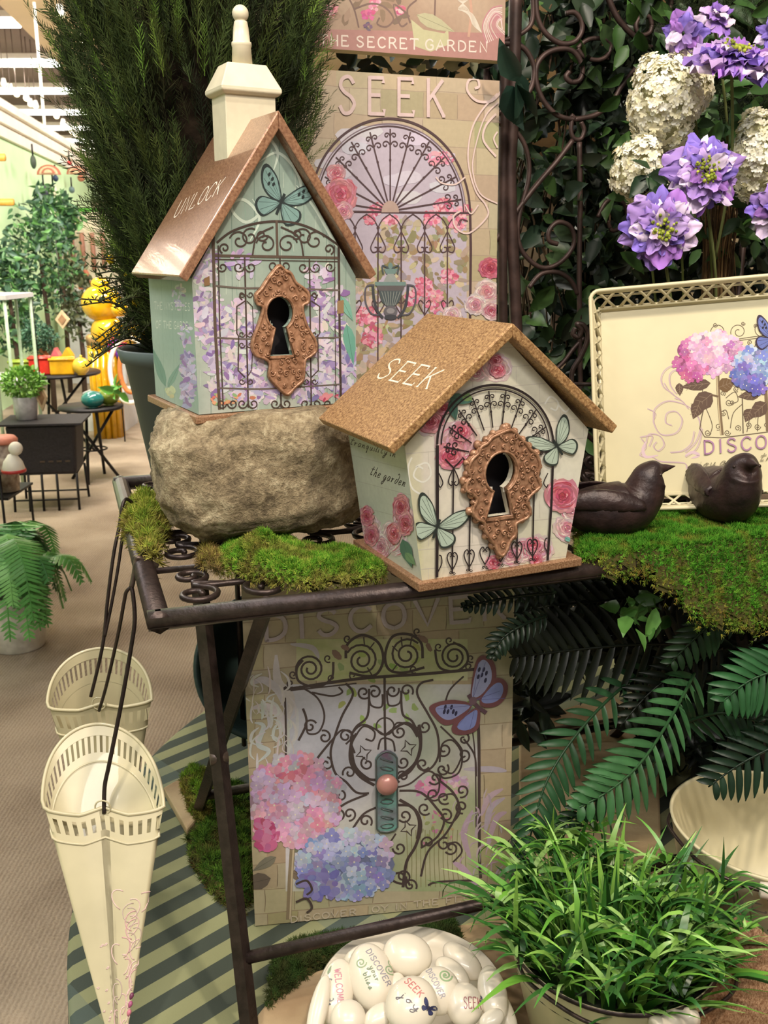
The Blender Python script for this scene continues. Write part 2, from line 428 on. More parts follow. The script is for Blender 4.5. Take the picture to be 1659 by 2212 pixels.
    def butterfly(s, x, y, sc, ang, wing, edge, body=(60, 50, 60), flip=1, spots=True):
        ca, sa = math.cos(ang), math.sin(ang)
        fw = [(0, 0), (.15, -.35), (.45, -.75), (.85, -1.0), (1.0, -.9), (.95, -.6), (.75, -.25), (.4, -.02)]
        hw = [(0, 0), (.35, 0), (.7, .05), (.8, .3), (.65, .55), (.4, .65), (.2, .45), (.05, .2)]
        for side, q in ((1, 1), (-1, 1)):
            for poly in (hw, fw):
                for shr, c in ((1, edge), (.84, wing)):
                    cx = sum(p[0] for p in poly)/len(poly); cy = sum(p[1] for p in poly)/len(poly)
                    o = [(cx*(1-shr)*.75+p[0]*(shr), cy*(1-shr)*.75+p[1]*(shr)) for p in poly]
                    o = [(side*a, b) for a, b in o]
                    o = spline(o, 3, True)
                    s.fill([(x+sc*(a*ca-b*sa), y+sc*(a*sa+b*ca)) for a, b in o], c)
                for p in poly[2:-1]:
                    a, b = side*p[0]*.86, p[1]*.86
                    s.path([(x, y), (x+sc*(a*ca-b*sa), y+sc*(a*sa+b*ca))], .0005, edge)
            if spots:
                for a, b in ((.45, -.45), (.55, -.6), (.6, -.42), (.7, -.7)):
                    a *= side; s.blob(x+sc*(a*ca-b*sa), y+sc*(a*sa+b*ca), sc*.05, sc*.08, ang, body, 6)
        s.path([(x+sc*.3*sa, y-sc*.3*ca), (x-sc*.42*sa, y+sc*.42*ca)], sc*.09*MPP(1.3), body)
    def field(s, x0, y0, x1, y1, nx, ny, fn):
        """smoothly varying painted ground; corners in px"""
        s.step(); g = [[s.uv((x0+(x1-x0)*i/nx, y0+(y1-y0)*j/ny)) for i in range(nx+1)] for j in range(ny+1)]
        cc = [[lin(fn(i/nx, j/ny)) for i in range(nx+1)] for j in range(ny+1)]
        polys = []; cols = []
        for j in range(ny):
            for i in range(nx):
                polys.append([g[j][i], g[j][i+1], g[j+1][i+1], g[j+1][i]]); cols.append([cc[j][i], cc[j][i+1], cc[j+1][i+1], cc[j+1][i]])
        s.raw(polys, cols)
    def done(s, name, parent, m=None):
        if s.b.n == 0: return None
        return s.b.build(name, m or MATS['print'], parent, smooth=False)
def vnoise(seed, n=24):
    rs = np.random.RandomState(seed); g = rs.rand(n, n)
    def f(u, v, k=6):
        x, y = (u*k) % (n-1), (v*k) % (n-1); i, j = int(x), int(y); a, b = x-i, y-j
        a = a*a*(3-2*a); b = b*b*(3-2*b)
        return (g[j, i]*(1-a)+g[j, i+1]*a)*(1-b)+(g[j+1, i]*(1-a)+g[j+1, i+1]*a)*b
    return f
def mixc(a, b, t):
    t = max(0, min(1, t)); return tuple(a[i]*(1-t)+b[i]*t for i in range(3))

mat('print', (200, 200, 200), rough=.45, var=.06, scale=120, attr=True)
mat('gloss_print', (200, 200, 200), rough=.22, var=.03, scale=60, attr=True)
mat('iron', (62, 50, 47), rough=.38, metal=.55, var=.25, scale=60, bump=.15, bscale=200)
mat('iron_light', (96, 82, 74), rough=.35, metal=.6, var=.2, scale=60)
mat('copper_glitter', (184, 146, 114), rough=.42, metal=.35, var=.2, scale=420, bump=.35, bscale=900, col2=(128, 88, 60))
mat('roof_copper', (178, 136, 106), rough=.3, metal=.3, var=.2, scale=300, bump=.08, bscale=700, col2=(134, 94, 72), coat=.6)
mat('roof_gold', (200, 160, 112), rough=.36, metal=.25, var=.2, scale=330, bump=.25, bscale=700, col2=(126, 90, 56))
mat('leaf', (60, 90, 40), rough=.45, var=.15, scale=40, attr=True)
mat('leaf_matte', (60, 90, 40), rough=.75, var=.15, scale=60, attr=True, spec=.25)
mat('petal', (220, 215, 190), rough=.7, var=.03, scale=60, attr=True, spec=.2, trans=.35)
mat('cream_enamel', (214, 204, 168), rough=.3, var=.05, scale=12, coat=.25)
# ------------------------------------------------------------------ setting
AX = -.136                                     # the shop's aisle drifts left as it recedes
def carpet():
    m = bpy.data.materials.new('carpet'); m.use_nodes = True; nt = m.node_tree; N = nt.nodes; L = nt.links; p = N['Principled BSDF']
    p.inputs['Roughness'].default_value = .95; p.inputs['Specular IOR Level'].default_value = .1
    tc = N.new('ShaderNodeTexCoord'); n1 = N.new('ShaderNodeTexNoise'); n1.inputs['Scale'].default_value = 2.2; n1.inputs['Detail'].default_value = 5
    n2 = N.new('ShaderNodeTexNoise'); n2.inputs['Scale'].default_value = 160; n2.inputs['Detail'].default_value = 3
    wv = N.new('ShaderNodeTexWave'); wv.inputs['Scale'].default_value = 26; wv.inputs['Distortion'].default_value = 2.5; wv.inputs['Detail'].default_value = 3; wv.inputs['Detail Scale'].default_value = 3
    for n in (n1, n2, wv): L.new(tc.outputs['Object'], n.inputs['Vector'])
    a = N.new('ShaderNodeMath'); a.operation = 'MULTIPLY_ADD'; a.inputs[1].default_value = .45; L.new(n2.outputs['Fac'], a.inputs[0]); L.new(n1.outputs['Fac'], a.inputs[2])
    b = N.new('ShaderNodeMath'); b.operation = 'MULTIPLY_ADD'; b.inputs[1].default_value = .16; L.new(wv.outputs['Fac'], b.inputs[0]); L.new(a.outputs[0], b.inputs[2])
    cr = N.new('ShaderNodeValToRGB'); e = cr.color_ramp.elements; e[0].position = .45; e[0].color = (*lin((106, 90, 76)), 1); e[1].position = 1.05; e[1].color = (*lin((172, 156, 138)), 1)
    L.new(b.outputs[0], cr.inputs[0]); L.new(cr.outputs[0], p.inputs['Base Color'])
    bp = N.new('ShaderNodeBump'); bp.inputs['Strength'].default_value = .5; bp.inputs['Distance'].default_value = .01; L.new(b.outputs[0], bp.inputs['Height']); L.new(bp.outputs[0], p.inputs['Normal'])
    return m
def struct(name, b, m, smooth=False):
    return tag(b.build(name, m, smooth=smooth), kind='structure')
struct('floor', B().add(*box(-12, 9, -3, 30, -.05, 0)), carpet())
mg = mat('mint_wall_paint', (204, 234, 186), rough=.8, var=.04, scale=3)
mw = mat('white_trim_paint', (246, 234, 220), rough=.6, var=.05, scale=5)
mt = mat('tan_wall_paint', (188, 168, 140), rough=.8, var=.06, scale=3)
mdk = mat('ceiling_panel', (118, 102, 92), rough=.9, var=.1, scale=2)
def quadwall(x0, y0, x1, y1, z0, z1, th):
    d = Vector((x1-x0, y1-y0, 0)).normalized(); n = Vector((-d.y, d.x, 0))*th
    pts = [(x0, y0), (x1, y1), (x1+n.x, y1+n.y), (x0+n.x, y0+n.y)]
    v = [(a, b, z) for z in (z0, z1) for a, b in pts]
    return v, [(3, 2, 1, 0), (4, 5, 6, 7), (0, 1, 5, 4), (1, 2, 6, 5), (2, 3, 7, 6), (3, 0, 4, 7)]
wl = lambda y: -2.55+AX*(y)-.05
struct('wall_left', B().add(*quadwall(wl(-3), -3, wl(28), 28, 0, 2.9, .12)), mg)
struct('wall_left', B().add(*quadwall(wl(-3)-3.6, -3, wl(28)-3.6, 28, 0, 4.3, .12)), mt)
struct('wall_back', B().add(*box(-12, 9, 28, 28.1, 0, 4.3)), mt)
struct('wall_right', B().add(*box(4.6, 4.7, -3, 28, 0, 4.3)), mt)
struct('ceiling', B().add(*box(-12, 9, 2.2, 28, 4.25, 4.3)), mdk)
# lower soffit to the right of the tube lights
sof = lambda y: GZ(0, 16, 3.75).x + (y-GZ(0, 16, 3.75).y)*AX+.02
y0 = GZ(0, 16, 3.75).y
msf = mat('soffit_paint', (196, 172, 140), rough=.85, var=.05, scale=2)
v = [(sof(2.6), 2.6), (4.6, 2.6), (4.6, 28), (sof(28), 28)]
struct('ceiling', B().add([(a, b, z) for z in (3.75, 3.9) for a, b in v], [(0, 1, 2, 3), (7, 6, 5, 4), (0, 4, 5, 1), (1, 5, 6, 2), (2, 6, 7, 3), (3, 7, 4, 0)]), msf)
# cornice on the green wall
def strip(x_off, zz0, zz1, th):
    return quadwall(wl(4)+x_off, 4, wl(28)+x_off, 28, zz0, zz1, th)
struct('trim_1', B().add(*strip(.16, 2.98, 3.06, .28)).add(*strip(.10, 2.86, 2.98, .2)).add(*strip(.05, 2.74, 2.86, .14)), mw)
mlamp = mat('lamp_glow', (255, 250, 240), emis=((255, 250, 240), 6.5))
mwarm = mat('spot_glow', (255, 236, 190), emis=((255, 232, 180), 5))
mwhite = mat('white_plastic', (230, 225, 215), rough=.5, var=.03)
for i in range(7):
    py = [50, 137, 197, 243, 277, 304, 325][i]; px = [45, 131, 190, 236, 262, 285, 300][i]
    p = GZ(px, py, 3.8); x1 = p.x
    e = empty('tube_light', (x1-1.2, p.y, 3.8), 0, ['nearest long white tube light on the grey ceiling at top left',
        'second white ceiling tube light from the camera, crossed by the white rod', 'third white ceiling tube light, just above the spotlight row',
        'fourth ceiling tube light back along the aisle', 'fifth ceiling tube light back, seen through the cypress tips', 'sixth ceiling tube light back, small beside the cypress', 'farthest small ceiling tube light behind the cypress tips'][i], 'ceiling light', 'tube lights along the shop ceiling')
    B().add(*box(-1.2, 1.2, -.14, .14, .03, .09)).build('housing', mwhite, e, smooth=False)
    area('tube_lamp', (x1-1.2, p.y, 3.76), 2.3, .16, 62, (1, .97, .92), (x1-1.2, p.y, 0))
    B().add(*tube([(-1.17, -.07, 0), (1.17, -.07, 0)], .03)).add(*tube([(-1.17, .07, 0), (1.17, .07, 0)], .03)).build('tube', mlamp, e)
rows = [[(8, 180), (22, 192), (36, 203), (57, 212), (66, 224), (77, 228)], [(122, 250), (137, 268), (149, 276), (156, 284), (163, 288)], [(192, 305), (208, 311), (213, 322), (210, 316)], [(130, 28), (178, 87)]]
nm = ['nearest row above the cornice', 'second row by the white rod', 'far row near the cypress', 'pair seen through cypress tips']
pos = ['first', 'second', 'third', 'fourth', 'fifth', 'last']
for ri, rw in enumerate(rows):
    for k, (px, py) in enumerate(rw):
        p = GZ(px, py, 3.45)
        e = empty('track_spotlight', p, 0, 'warm spotlight, %s from left in the %s' % (pos[k] if k < len(rw)-1 else 'last', nm[ri]), 'spotlight', nm[ri])
        r = .036*p.y/12 if ri < 3 else .04
        B().add(*lathe([(r*.6, r*1.6), (r, 0), (r*1.05, -.01)], 14)).build('can', mwhite, e)
        B().add(*tube([(0, 0, r*1.5), (0, 0, (4.26 if p.x < sof(p.y) else 3.76)-p.z)], .005, 5)).build('stem', mdk, e)
        B().add(*sphere(r*.95, n=12, m=8)).build('bulb', mwarm, e)
p0 = GY(70, 0, 9.5); p1 = GY(97, 278, 9.5)
tag(B().add(*tube([(p1.x, 9.5, 4.26), (p1.x, 9.5, p1.z)], .015)).build('hanging_rod', mw), 'thin white vertical rod hanging from the ceiling at upper left', 'rod')
# ------------------------------------------------------------------ birdhouses
mint_wood = mat('mint_wood', (152, 174, 162), rough=.5, var=.12, scale=14, bump=.05)
cream_wood = mat('cream_wood', (226, 220, 200), rough=.45, var=.05, scale=14)
cream_chim = mat('chimney_cream', (222, 212, 186), rough=.4, var=.06, scale=40, bump=.05, bscale=150)
dark_in = mat('inside_shade_dark', (26, 20, 26), rough=.9, var=.1)
edge_green = mat('keyhole_edge', (176, 186, 160), rough=.6, var=.08)
BR = (74, 58, 52); BR2 = (98, 80, 68)

def keyhole_uv(cx, cy, r, yb, w0, w1):
    pts = []; a0 = math.radians(-90)+.42; a1 = math.radians(270)-.42
    for i in range(25):
        a = a0+(a1-a0)*i/24; pts.append((cx+r*math.cos(a), cy+r*1.1*math.sin(a)))
    pts += [(cx-w0, cy-r*1.1*.92), (cx-w1, yb), (cx+w1, yb), (cx+w0, cy-r*1.1*.92)]
    return pts
def inside(poly, x, y):
    c = False
    for i in range(len(poly)):
        x1, y1 = poly[i-1]; x2, y2 = poly[i]
        if (y1 > y) != (y2 > y) and x < (x2-x1)*(y-y1)/(y2-y1)+x1: c = not c
    return c
def house_shell(name, o, a, label, prof, depth, roof, slab, wallm, key, roofm, group=None):
    """prof: front outline (x,z) ccw from bottom left; roof: (xc, half, zeave, zapex, y0, y1, th); key outline"""
    h = empty(name, o, math.radians(a), label, 'birdhouse', group)
    yf = .0085 if name == 'birdhouse' else .012
    f = fixn(B().add(*plate(prof, [key], yf, yf+.009)).build('front_wall', [wallm], h, smooth=False))
    bk = fixn(B().add(*plate(prof, [], yf+depth-.009, yf+depth)).build('back_wall', [wallm], h, smooth=False))
    # side walls
    (x0, z0), (x1, _), (x2, z2), (xa, za), (x3, _) = prof
    for s, (xb, xt) in ((1, (x0, x3)), (-1, (x1, x2))):
        v = [(xb, yf+.0091, z0), (xb, yf+depth-.0091, z0), (xt, yf+depth-.0091, z2), (xt, yf+.0091, z2)]
        w = v+[(p[0]+s*.009, p[1], p[2]) for p in v]
        fixn(B().add(w, [(0, 1, 2, 3), (7, 6, 5, 4), (0, 4, 5, 1), (1, 5, 6, 2), (2, 6, 7, 3), (3, 7, 4, 0)]).build('side_wall', [wallm], h, smooth=False))
    # dark sheet added behind the keyhole, its black standing in for inner shade
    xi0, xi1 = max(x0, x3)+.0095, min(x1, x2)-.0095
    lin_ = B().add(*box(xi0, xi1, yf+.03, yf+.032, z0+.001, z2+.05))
    lin_.build('inner_shade_board', [dark_in], h, smooth=False)
    xc, hf, ze, zp, ya, yb, th = roof
    L_ = math.hypot(hf, zp-ze); nx, nz = (zp-ze)/L_, hf/L_
    for s in (-1, 1):
        out = [(xc, zp), (xc+s*hf, ze+.004), (xc+s*(hf-nx*th), ze-nz*th+.004), (xc, zp-th/nz)]
        o_ = fixn(B().add(*plate(out, [], ya, yb)).build('roof_panel', [roofm], h, smooth=False)); bevel(o_, .0018)
    sw, sd, sh = slab
    bevel(B().add(*box(0, sw, 0, sd, 0, sh)).build('base_board', [MATS['copper_glitter']], h, smooth=False), .0015)
    bpy.context.view_layer.update()
    return h, yf
def PMof(o, a): return Matrix.Translation(o) @ Matrix.Rotation(math.radians(a), 4, 'Z')

def escutcheon(h, PM, yf, outer_px, key, name='keyhole_plate', bumps=None, seed=1, th=.006, lush=False):
    A = Art(PM, (0, yf, 0), (1, 0, 0), (0, 0, 1), seed=seed)
    out = spline([A.uv(p) for p in outer_px], 4, True)
    out = [tuple(p) for p in out]
    b = B(); v, f = plate(out, [key], yf-th, yf-.0002); b.add(v, f)
    rs = random.Random(seed); n = len(out)
    # raised rim and scrolls
    cx = sum(p[0] for p in out)/n; cz = sum(p[1] for p in out)/n
    rim = [((p[0]-cx)*.955+cx, yf-th-.0003, (p[1]-cz)*.965+cz) for p in out]
    b.add(*tube(rim, .0021, 6, closed=True))
    kcx = sum(p[0] for p in key)/len(key); kcz = sum(p[1] for p in key)/len(key)
    b.add(*tube([((p[0]-kcx)*1.1+kcx, yf-th-.0002, (p[1]-kcz)*1.07+kcz) for p in key], .0016, 6, closed=True))
    # scroll relief between key and rim
    pts = []
    for i in range(600):
        x = rs.uniform(min(p[0] for p in out), max(p[0] for p in out)); z = rs.uniform(min(p[1] for p in out), max(p[1] for p in out))
        big = [((p[0]-kcx)*1.2+kcx, (p[1]-kcz)*1.13+kcz) for p in key]; sm = [((p[0]-cx)*.9+cx, (p[1]-cz)*.92+cz) for p in out]
        if inside(big, x, z) or not inside(sm, x, z): continue
        if all((x-a)**2+(z-c)**2 > .0078**2 for a, c in pts): pts.append((x, z))
    for x, z in pts:
        a0 = rs.uniform(0, 6.28); d = rs.choice((-1, 1)); r = rs.uniform(.0032, .0052)
        sp = [(x+r*(1-t*.8)*math.cos(a0+d*t*7), yf-th-.0006-.0006*t, z+r*(1-t*.8)*math.sin(a0+d*t*7)) for t in [k/12 for k in range(13)]]
        b.add(*tube(sp, [.0011]*13, 5))
        b.add(*sphere(.0012, .0012, .0012, 8, 5), M=TR(x, yf-th-.0012, z))
    if lush:
        for i in range(0, n, 5):
            p = out[i]; r = rs.uniform(.0035, .0058)
            b.add(*lathe([(r, 0), (r, .004), (r*.6, .006), (.0001, .007)], 12), M=TR(p[0], yf-.0015, p[1], rx=math.pi/2))
            b.add(*sphere(.0016, n=8, m=5), M=TR(p[0], yf-.0088, p[1]))
    e = fixn(b.build(name, [MATS['plate_copper']], h, smooth=True))
    e.data.polygons.foreach_set('use_smooth', [len(p.vertices) == 4 and abs(p.normal.y) < .99 for p in e.data.polygons])
    return e
mat('plate_copper', (184, 142, 114), rough=.36, metal=.25, var=.25, scale=140, bump=.25, bscale=260, col2=(132, 94, 70))

# ---- tall mint birdhouse on the rock
HA, HO = 29.0, Vector((-.2518, 1.2563, 1.33))
PM1 = PMof(HO, HA)
key1 = keyhole_uv(.128, .1425, .0195, .0848, .0085, .0180)
key1 = [(p[0], p[1]) for p in key1]
prof1 = [(.0075, .0115), (.2465, .0115), (.2465, .190), (.127, .378), (.0075, .190)]
h1, yf1 = house_shell('birdhouse', HO, HA, 'tall mint green birdhouse with cream chimney, standing on the grey rock', prof1, .205, (.127, .143, .189, .3985, -.012, .222, .013), (.254, .235, .0105), mint_wood, key1, MATS['roof_copper'])
def ex1(u, v): return inside([((p[0]-.128)*1.06+.128, (p[1]-.125)*1.04+.125) for p in key1], u, v)
A = Art(PM1, (0, yf1, 0), (1, 0, 0), (0, 0, 1), clip=prof1, exclude=ex1, seed=5)
vn = vnoise(3)
A.field(405, 230, 790, 900, 44, 70, lambda u, v: mixc(mixc((138, 166, 154), (178, 192, 178), vn(u, v, 5)), (212, 212, 202), max(0, min(1, (v-.35)*1.2))*.55*vn(v, u, 7)*1.6))
for x in (452, 499, 548, 603, 655, 703, 745):
    A.path([(x, 240), (x+2, 560), (x+4, 900)], .0007, (96, 130, 118))
for i in range(150):
    x = A.R.uniform(420, 765); y = A.R.uniform(290, 880); l = A.R.uniform(10, 60)
    A.path([(x, y), (x+A.R.uniform(-1, 2), y+l)], .0005, A.R.choice([(140, 180, 162), (206, 222, 204), (120, 164, 148)]))
for pts in ([(560, 350), (600, 330), (640, 370), (650, 420), (625, 470)], [(520, 410), (500, 450), (530, 480), (560, 460), (545, 430)], [(560, 320), (580, 300), (600, 330), (590, 370)], [(640, 400), (680, 450), (720, 520), (750, 560)], [(470, 470), (520, 430), (560, 470), (540, 520)]):
    A.curve(pts, .0042, (206, 226, 210), 6, True)
lav = [(170, 150, 200), (196, 180, 216), (138, 112, 174), (222, 212, 230), (186, 168, 208), (206, 192, 214), (214, 206, 216)]
for x, y, rx, ry, n in ((445, 575, 26, 50, 45), (450, 680, 36, 60, 70), (475, 740, 40, 60, 60), (520, 700, 42, 50, 55), (545, 760, 46, 50, 55), (500, 820, 60, 40, 70), (545, 850, 40, 26, 30), (580, 845, 40, 20, 24), (700, 640, 45, 40, 34), (700, 715, 50, 50, 60), (735, 790, 36, 60, 70), (690, 800, 30, 45, 36), (660, 850, 40, 20, 24), (520, 570, 40, 30, 12), (690, 590, 30, 20, 14)):
    A.petals(x, y, rx, ry, int(n*1.25), 12, lav, .42)
A.petals(500, 862, 60, 12, 16, 7, [(214, 120, 90), (226, 160, 120), (150, 180, 120)], .6)
A.petals(705, 855, 24, 12, 10, 7, [(200, 60, 90), (230, 130, 150)], .6)
A.leaf(748, 700, 90, 26, 1.4, (104, 176, 156)); A.leaf(735, 640, 60, 20, 1.1, (120, 186, 166))
# butterfly
A.butterfly(607, 437, 66, .38, (124, 166, 162), (44, 58, 60), (40, 52, 54))
# iron gate print
def gate1(P):
    P.curve([(468, 524), (500, 500), (550, 483), (600, 478), (650, 485), (695, 505), (731, 530)], .0028, BR, 8)
    P.path([(463, 552), (733, 557)], .0034, BR2); P.path([(463, 560), (733, 565)], .0012, BR)
    P.path([(460, 515), (464, 700), (474, 884)], .0042, BR2); P.path([(471, 530), (474, 700), (482, 884)], .0018, BR)
    P.path([(731, 525), (733, 700), (736, 882)], .0036, BR); P.path([(722, 530), (725, 880)], .0012, BR)
    P.blob(458, 514, 6, 7, 0, BR, 10); P.blob(731, 524, 5, 6, 0, BR, 10)
    P.path([(597, 476), (599, 556)], .0034, BR2)
    for x, y, r, a, d in ((485, 536, 12, 2, 1), (517, 520, 22, 3.4, 1), (540, 512, 20, -1, -1), (575, 528, 22, 3.3, 1), (565, 508, 14, 0, 1), (620, 528, 22, -.2, -1), (655, 512, 20, 3.6, 1), (680, 520, 22, -.4, -1), (710, 538, 12, 1.2, -1), (640, 505, 12, 2.2, -1)):
        P.spiral(x, y, r, 1.25, a, .0021, BR, d, .2)
    P.curve([(545, 552), (555, 510), (590, 490)], .0022, BR); P.curve([(655, 554), (645, 512), (606, 490)], .0022, BR)
    for x0, y0, x1, y1 in ((528, 556, 536, 880), (604, 556, 606, 592), (606, 848, 607, 880), (668, 560, 672, 880)):
        P.path([(x0, y0), (x1, y1)], .0022, BR)
    for xc, yc in ((528, 577), (603, 574), (668, 578)):
        P.spiral(xc-13, yc, 12, 1.2, 0, .0018, BR, 1, .25); P.spiral(xc+13, yc, 12, 1.2, math.pi, .0018, BR, -1, .25)
    for y in (577,):
        P.spiral(480, y, 11, 1.2, 3.1, .0018, BR, -1, .25); P.spiral(712, y, 11, 1.2, 0, .0018, BR, 1, .25)
    for pts in ([(463, 617), (520, 622), (560, 622)], [(655, 624), (733, 627)], [(466, 729), (520, 732), (548, 732)], [(676, 730), (733, 729)], [(470, 838), (560, 840), (640, 836), (735, 830)]):
        P.curve(pts, .0022, (112, 100, 92), 5)
    for sx, xm in ((1, 531), (-1, 670)):
        def X(d): return xm-sx*d
        P.curve([(X(0), 640), (X(8), 634), (X(14), 641), (X(8), 648)], .0018, BR)
        P.path([(X(2), 650), (X(20), 662), (X(20), 720), (X(16), 726), (X(17), 800), (X(2), 815)], .0018, BR)
        P.path([(X(-2), 650), (X(-14), 662), (X(-16), 720), (X(-12), 800), (X(-2), 815)], .0012, BR)
        for yy in (636, 722, 745, 824):
            P.spiral(X(9), yy, 7, 1.1, 0, .0014, BR, 1, .3); P.spiral(X(-9), yy, 7, 1.1, 3.1, .0014, BR, -1, .3)
    for xc in (490, 535, 606, 671, 720):
        P.spiral(xc-12, 872, 11, 1.2, 0, .0018, BR, 1, .25); P.spiral(xc+12, 872, 11, 1.2, math.pi, .0018, BR, -1, .25)
    P.fill([(440, 602), (452, 596), (453, 616), (441, 618)], (150, 112, 70)); P.fill([(728, 650), (742, 648), (742, 676), (728, 678)], (160, 126, 84))
gate1(A)
A.done('gate_artwork', h1)
# left wall print
A = Art(PM1, (.0075, 0, 0), (0, 1, 0), (0, 0, 1), clip=[(yf1+.0002, .0116), (yf1+.205, .0116), (yf1+.205, .19), (yf1+.0002, .19)], seed=8)
A.field(300, 585, 440, 900, 12, 30, lambda u, v: mixc((138, 168, 156), (176, 192, 180), vn(u, v, 4)))
for x in (348, 370, 392): A.path([(x, 590), (x+8, 880)], .0008, (110, 146, 132))
A.petals(385, 640, 14, 30, 22, 7, lav, .45); A.petals(405, 820, 16, 60, 90, 9, lav[:3]+[(196, 180, 220)], .45); A.petals(400, 720, 12, 30, 16, 8, lav, .45)
A.leaf(358, 835, 90, 18, -1.9, (108, 150, 136)); A.leaf(362, 838, 60, 14, -1.1, (120, 160, 146)); A.petals(368, 850, 12, 10, 8, 7, [(190, 200, 150), (200, 210, 170)], .7)
A.text('THE MYSTERIES', (333, 668), (411, 671), 16, .0009, (238, 240, 226), serif=False, up=(0, -1))
A.text('OF THE GARDEN', (337, 709), (413, 712), 16, .0009, (238, 240, 226), serif=False, up=(0, -1))
A.done('side_artwork', h1)
# roof lettering on the left panel
def roof_plane(PM, roof):
    xc, hf, ze, zp, ya, yb, th = roof
    return Art(PM, (xc, ya, zp), (0, 1, 0), (-hf, 0, ze+.004-zp), seed=2)
A = roof_plane(PM1, (.127, .143, .189, .3985, -.012, .222, .013))
A.text('UNLOCK', (372, 472), (470, 420), 34, .0021, (240, 226, 206), slant=.35, up=(.26, -.96), serif=False)
A.done('roof_lettering', h1)
# chimney
ch = B(); cx0, cx1, cy0, cy1 = .0905, .1635, .083, .137
sl = (.3985-.193)/.143
zr = lambda x: .3985-sl*abs(x-.127)-.004
v = [(cx0, cy0, zr(cx0)), (.127, cy0, .394), (cx1, cy0, zr(cx1)), (cx1, cy0, .432), (cx0, cy0, .432)]
n5 = [(a, cy1, c) for a, b_, c in v]
f = [(0, 1, 2, 3, 4), (9, 8, 7, 6, 5)]+[(i, i+5, (i+1) % 5+5, (i+1) % 5) for i in range(5)]
o_ = fixn(B().add(v+n5, f).build('chimney', [cream_chim], h1, smooth=False)); bevel(o_, .0012)
chim = o_
cap = B(); z0 = .428
def sq(hx, hy, z): return [(.127-hx, .110-hy, z), (.127+hx, .110-hy, z), (.127+hx, .110+hy, z), (.127-hx, .110+hy, z)]
rings = [(.039, .030, z0), (.0435, .0345, z0+.004), (.0435, .0345, z0+.009), (.028, .019, .469)]
v = []; f = []
for r_ in rings: v += sq(*r_)
for k in range(3):
    for i in range(4): f.append((k*4+i, k*4+(i+1) % 4, (k+1)*4+(i+1) % 4, (k+1)*4+i))
f += [(3, 2, 1, 0), (12, 13, 14, 15)]
c_ = B().add(v, f).build('chimney_cap', [cream_chim], chim, smooth=False); bevel(c_, .0015)
prof = [(.0142, .468), (.0128, .492), (.0135, .493), (.0138, .4955), (.0134, .498), (.0118, .4985), (.0105, .515), (.0092, .522), (.0086, .524)]
for k in range(1, 11):
    a = math.pi*(-.42+.92*k/10); prof.append((max(.0001, .0112*math.cos(a)), .5335+.0112*math.sin(a)))
B().add(*lathe(prof, 24), M=TR(.127, .110, 0)).build('finial', [cream_chim], chim)
cr2 = lambda pts: [(260+x*.3617, 440+y*.3617) for x, y in pts]
escutcheon(h1, PM1, yf1, cr2([(940, 360), (975, 388), (1010, 405), (1040, 460), (1090, 498), (1120, 530), (1118, 580), (1085, 600), (1088, 660), (1115, 740), (1160, 815), (1166, 880), (1130, 915), (1100, 935), (1092, 990), (1085, 1060), (1040, 1100), (990, 1148), (940, 1110), (900, 1070), (875, 1030), (880, 960), (850, 930), (800, 912), (775, 870), (778, 810), (812, 720), (835, 640), (832, 605), (800, 590), (795, 540), (830, 500), (862, 450), (900, 400)]), key1, seed=4)

# ---- small white rose birdhouse in front
H2A, H2O = 25.0, Vector((.0428, 1.0959, 1.15))
PM2 = PMof(H2O, H2A)
key2 = keyhole_uv(.1125, .1400, .0222, .0825, .0100, .0195)
prof2 = [(.0085, .0115), (.2225, .0115), (.2475, .182), (.1155, .305), (-.0165, .182)]
h2, yf2 = house_shell('birdhouse', H2O, H2A, 'squat white birdhouse printed with red roses and an arched gate, SEEK on its roof', prof2, .175, (.1135, .163, .184, .322, -.014, .205, .0125), (.243, .205, .0115), cream_wood, key2, MATS['roof_gold'])
yf2 = .0085
def ex2(u, v): return inside([((p[0]-.1135)*1.06+.1135, (p[1]-.12)*1.04+.12) for p in key2], u, v)
A = Art(PM2, (0, yf2, 0), (1, 0, 0), (0, 0, 1), clip=prof2, exclude=ex2, seed=15)
A.field(850, 680, 1300, 1260, 40, 50, lambda u, v: mixc(mixc((226, 224, 206), (232, 216, 206), vn(u, v, 5)), (206, 204, 150), max(0, .75*vn(v, u, 6)-.25) + (.35 if u < .14 else 0) + .3*max(0, 1-abs(u-.62)*5)*max(0, 1-v*3)))
for k in range(12):
    y = 760+k*42; A.path([(860, y+12), (1290, y-26)], .0009, (206, 198, 184))
    for j in range(5): x = 880+j*95+(k % 2)*45; A.path([(x, y+10-(x-860)*.08), (x+1, y+48-(x-860)*.08)], .0008, (208, 200, 186))
c3 = lambda x, y: (660+x*.41, 660+y*.41)
for pts in ([(580, 850), (640, 830), (660, 890), (620, 930), (570, 900), (590, 850), (620, 860)], [(1260, 520), (1290, 480), (1330, 510), (1320, 550), (1290, 540)], [(560, 800), (540, 860), (560, 960), (620, 1000)], [(1330, 520), (1370, 560), (1400, 520)]):
    A.curve([c3(*p) for p in pts], .0022, (240, 238, 226), 6)
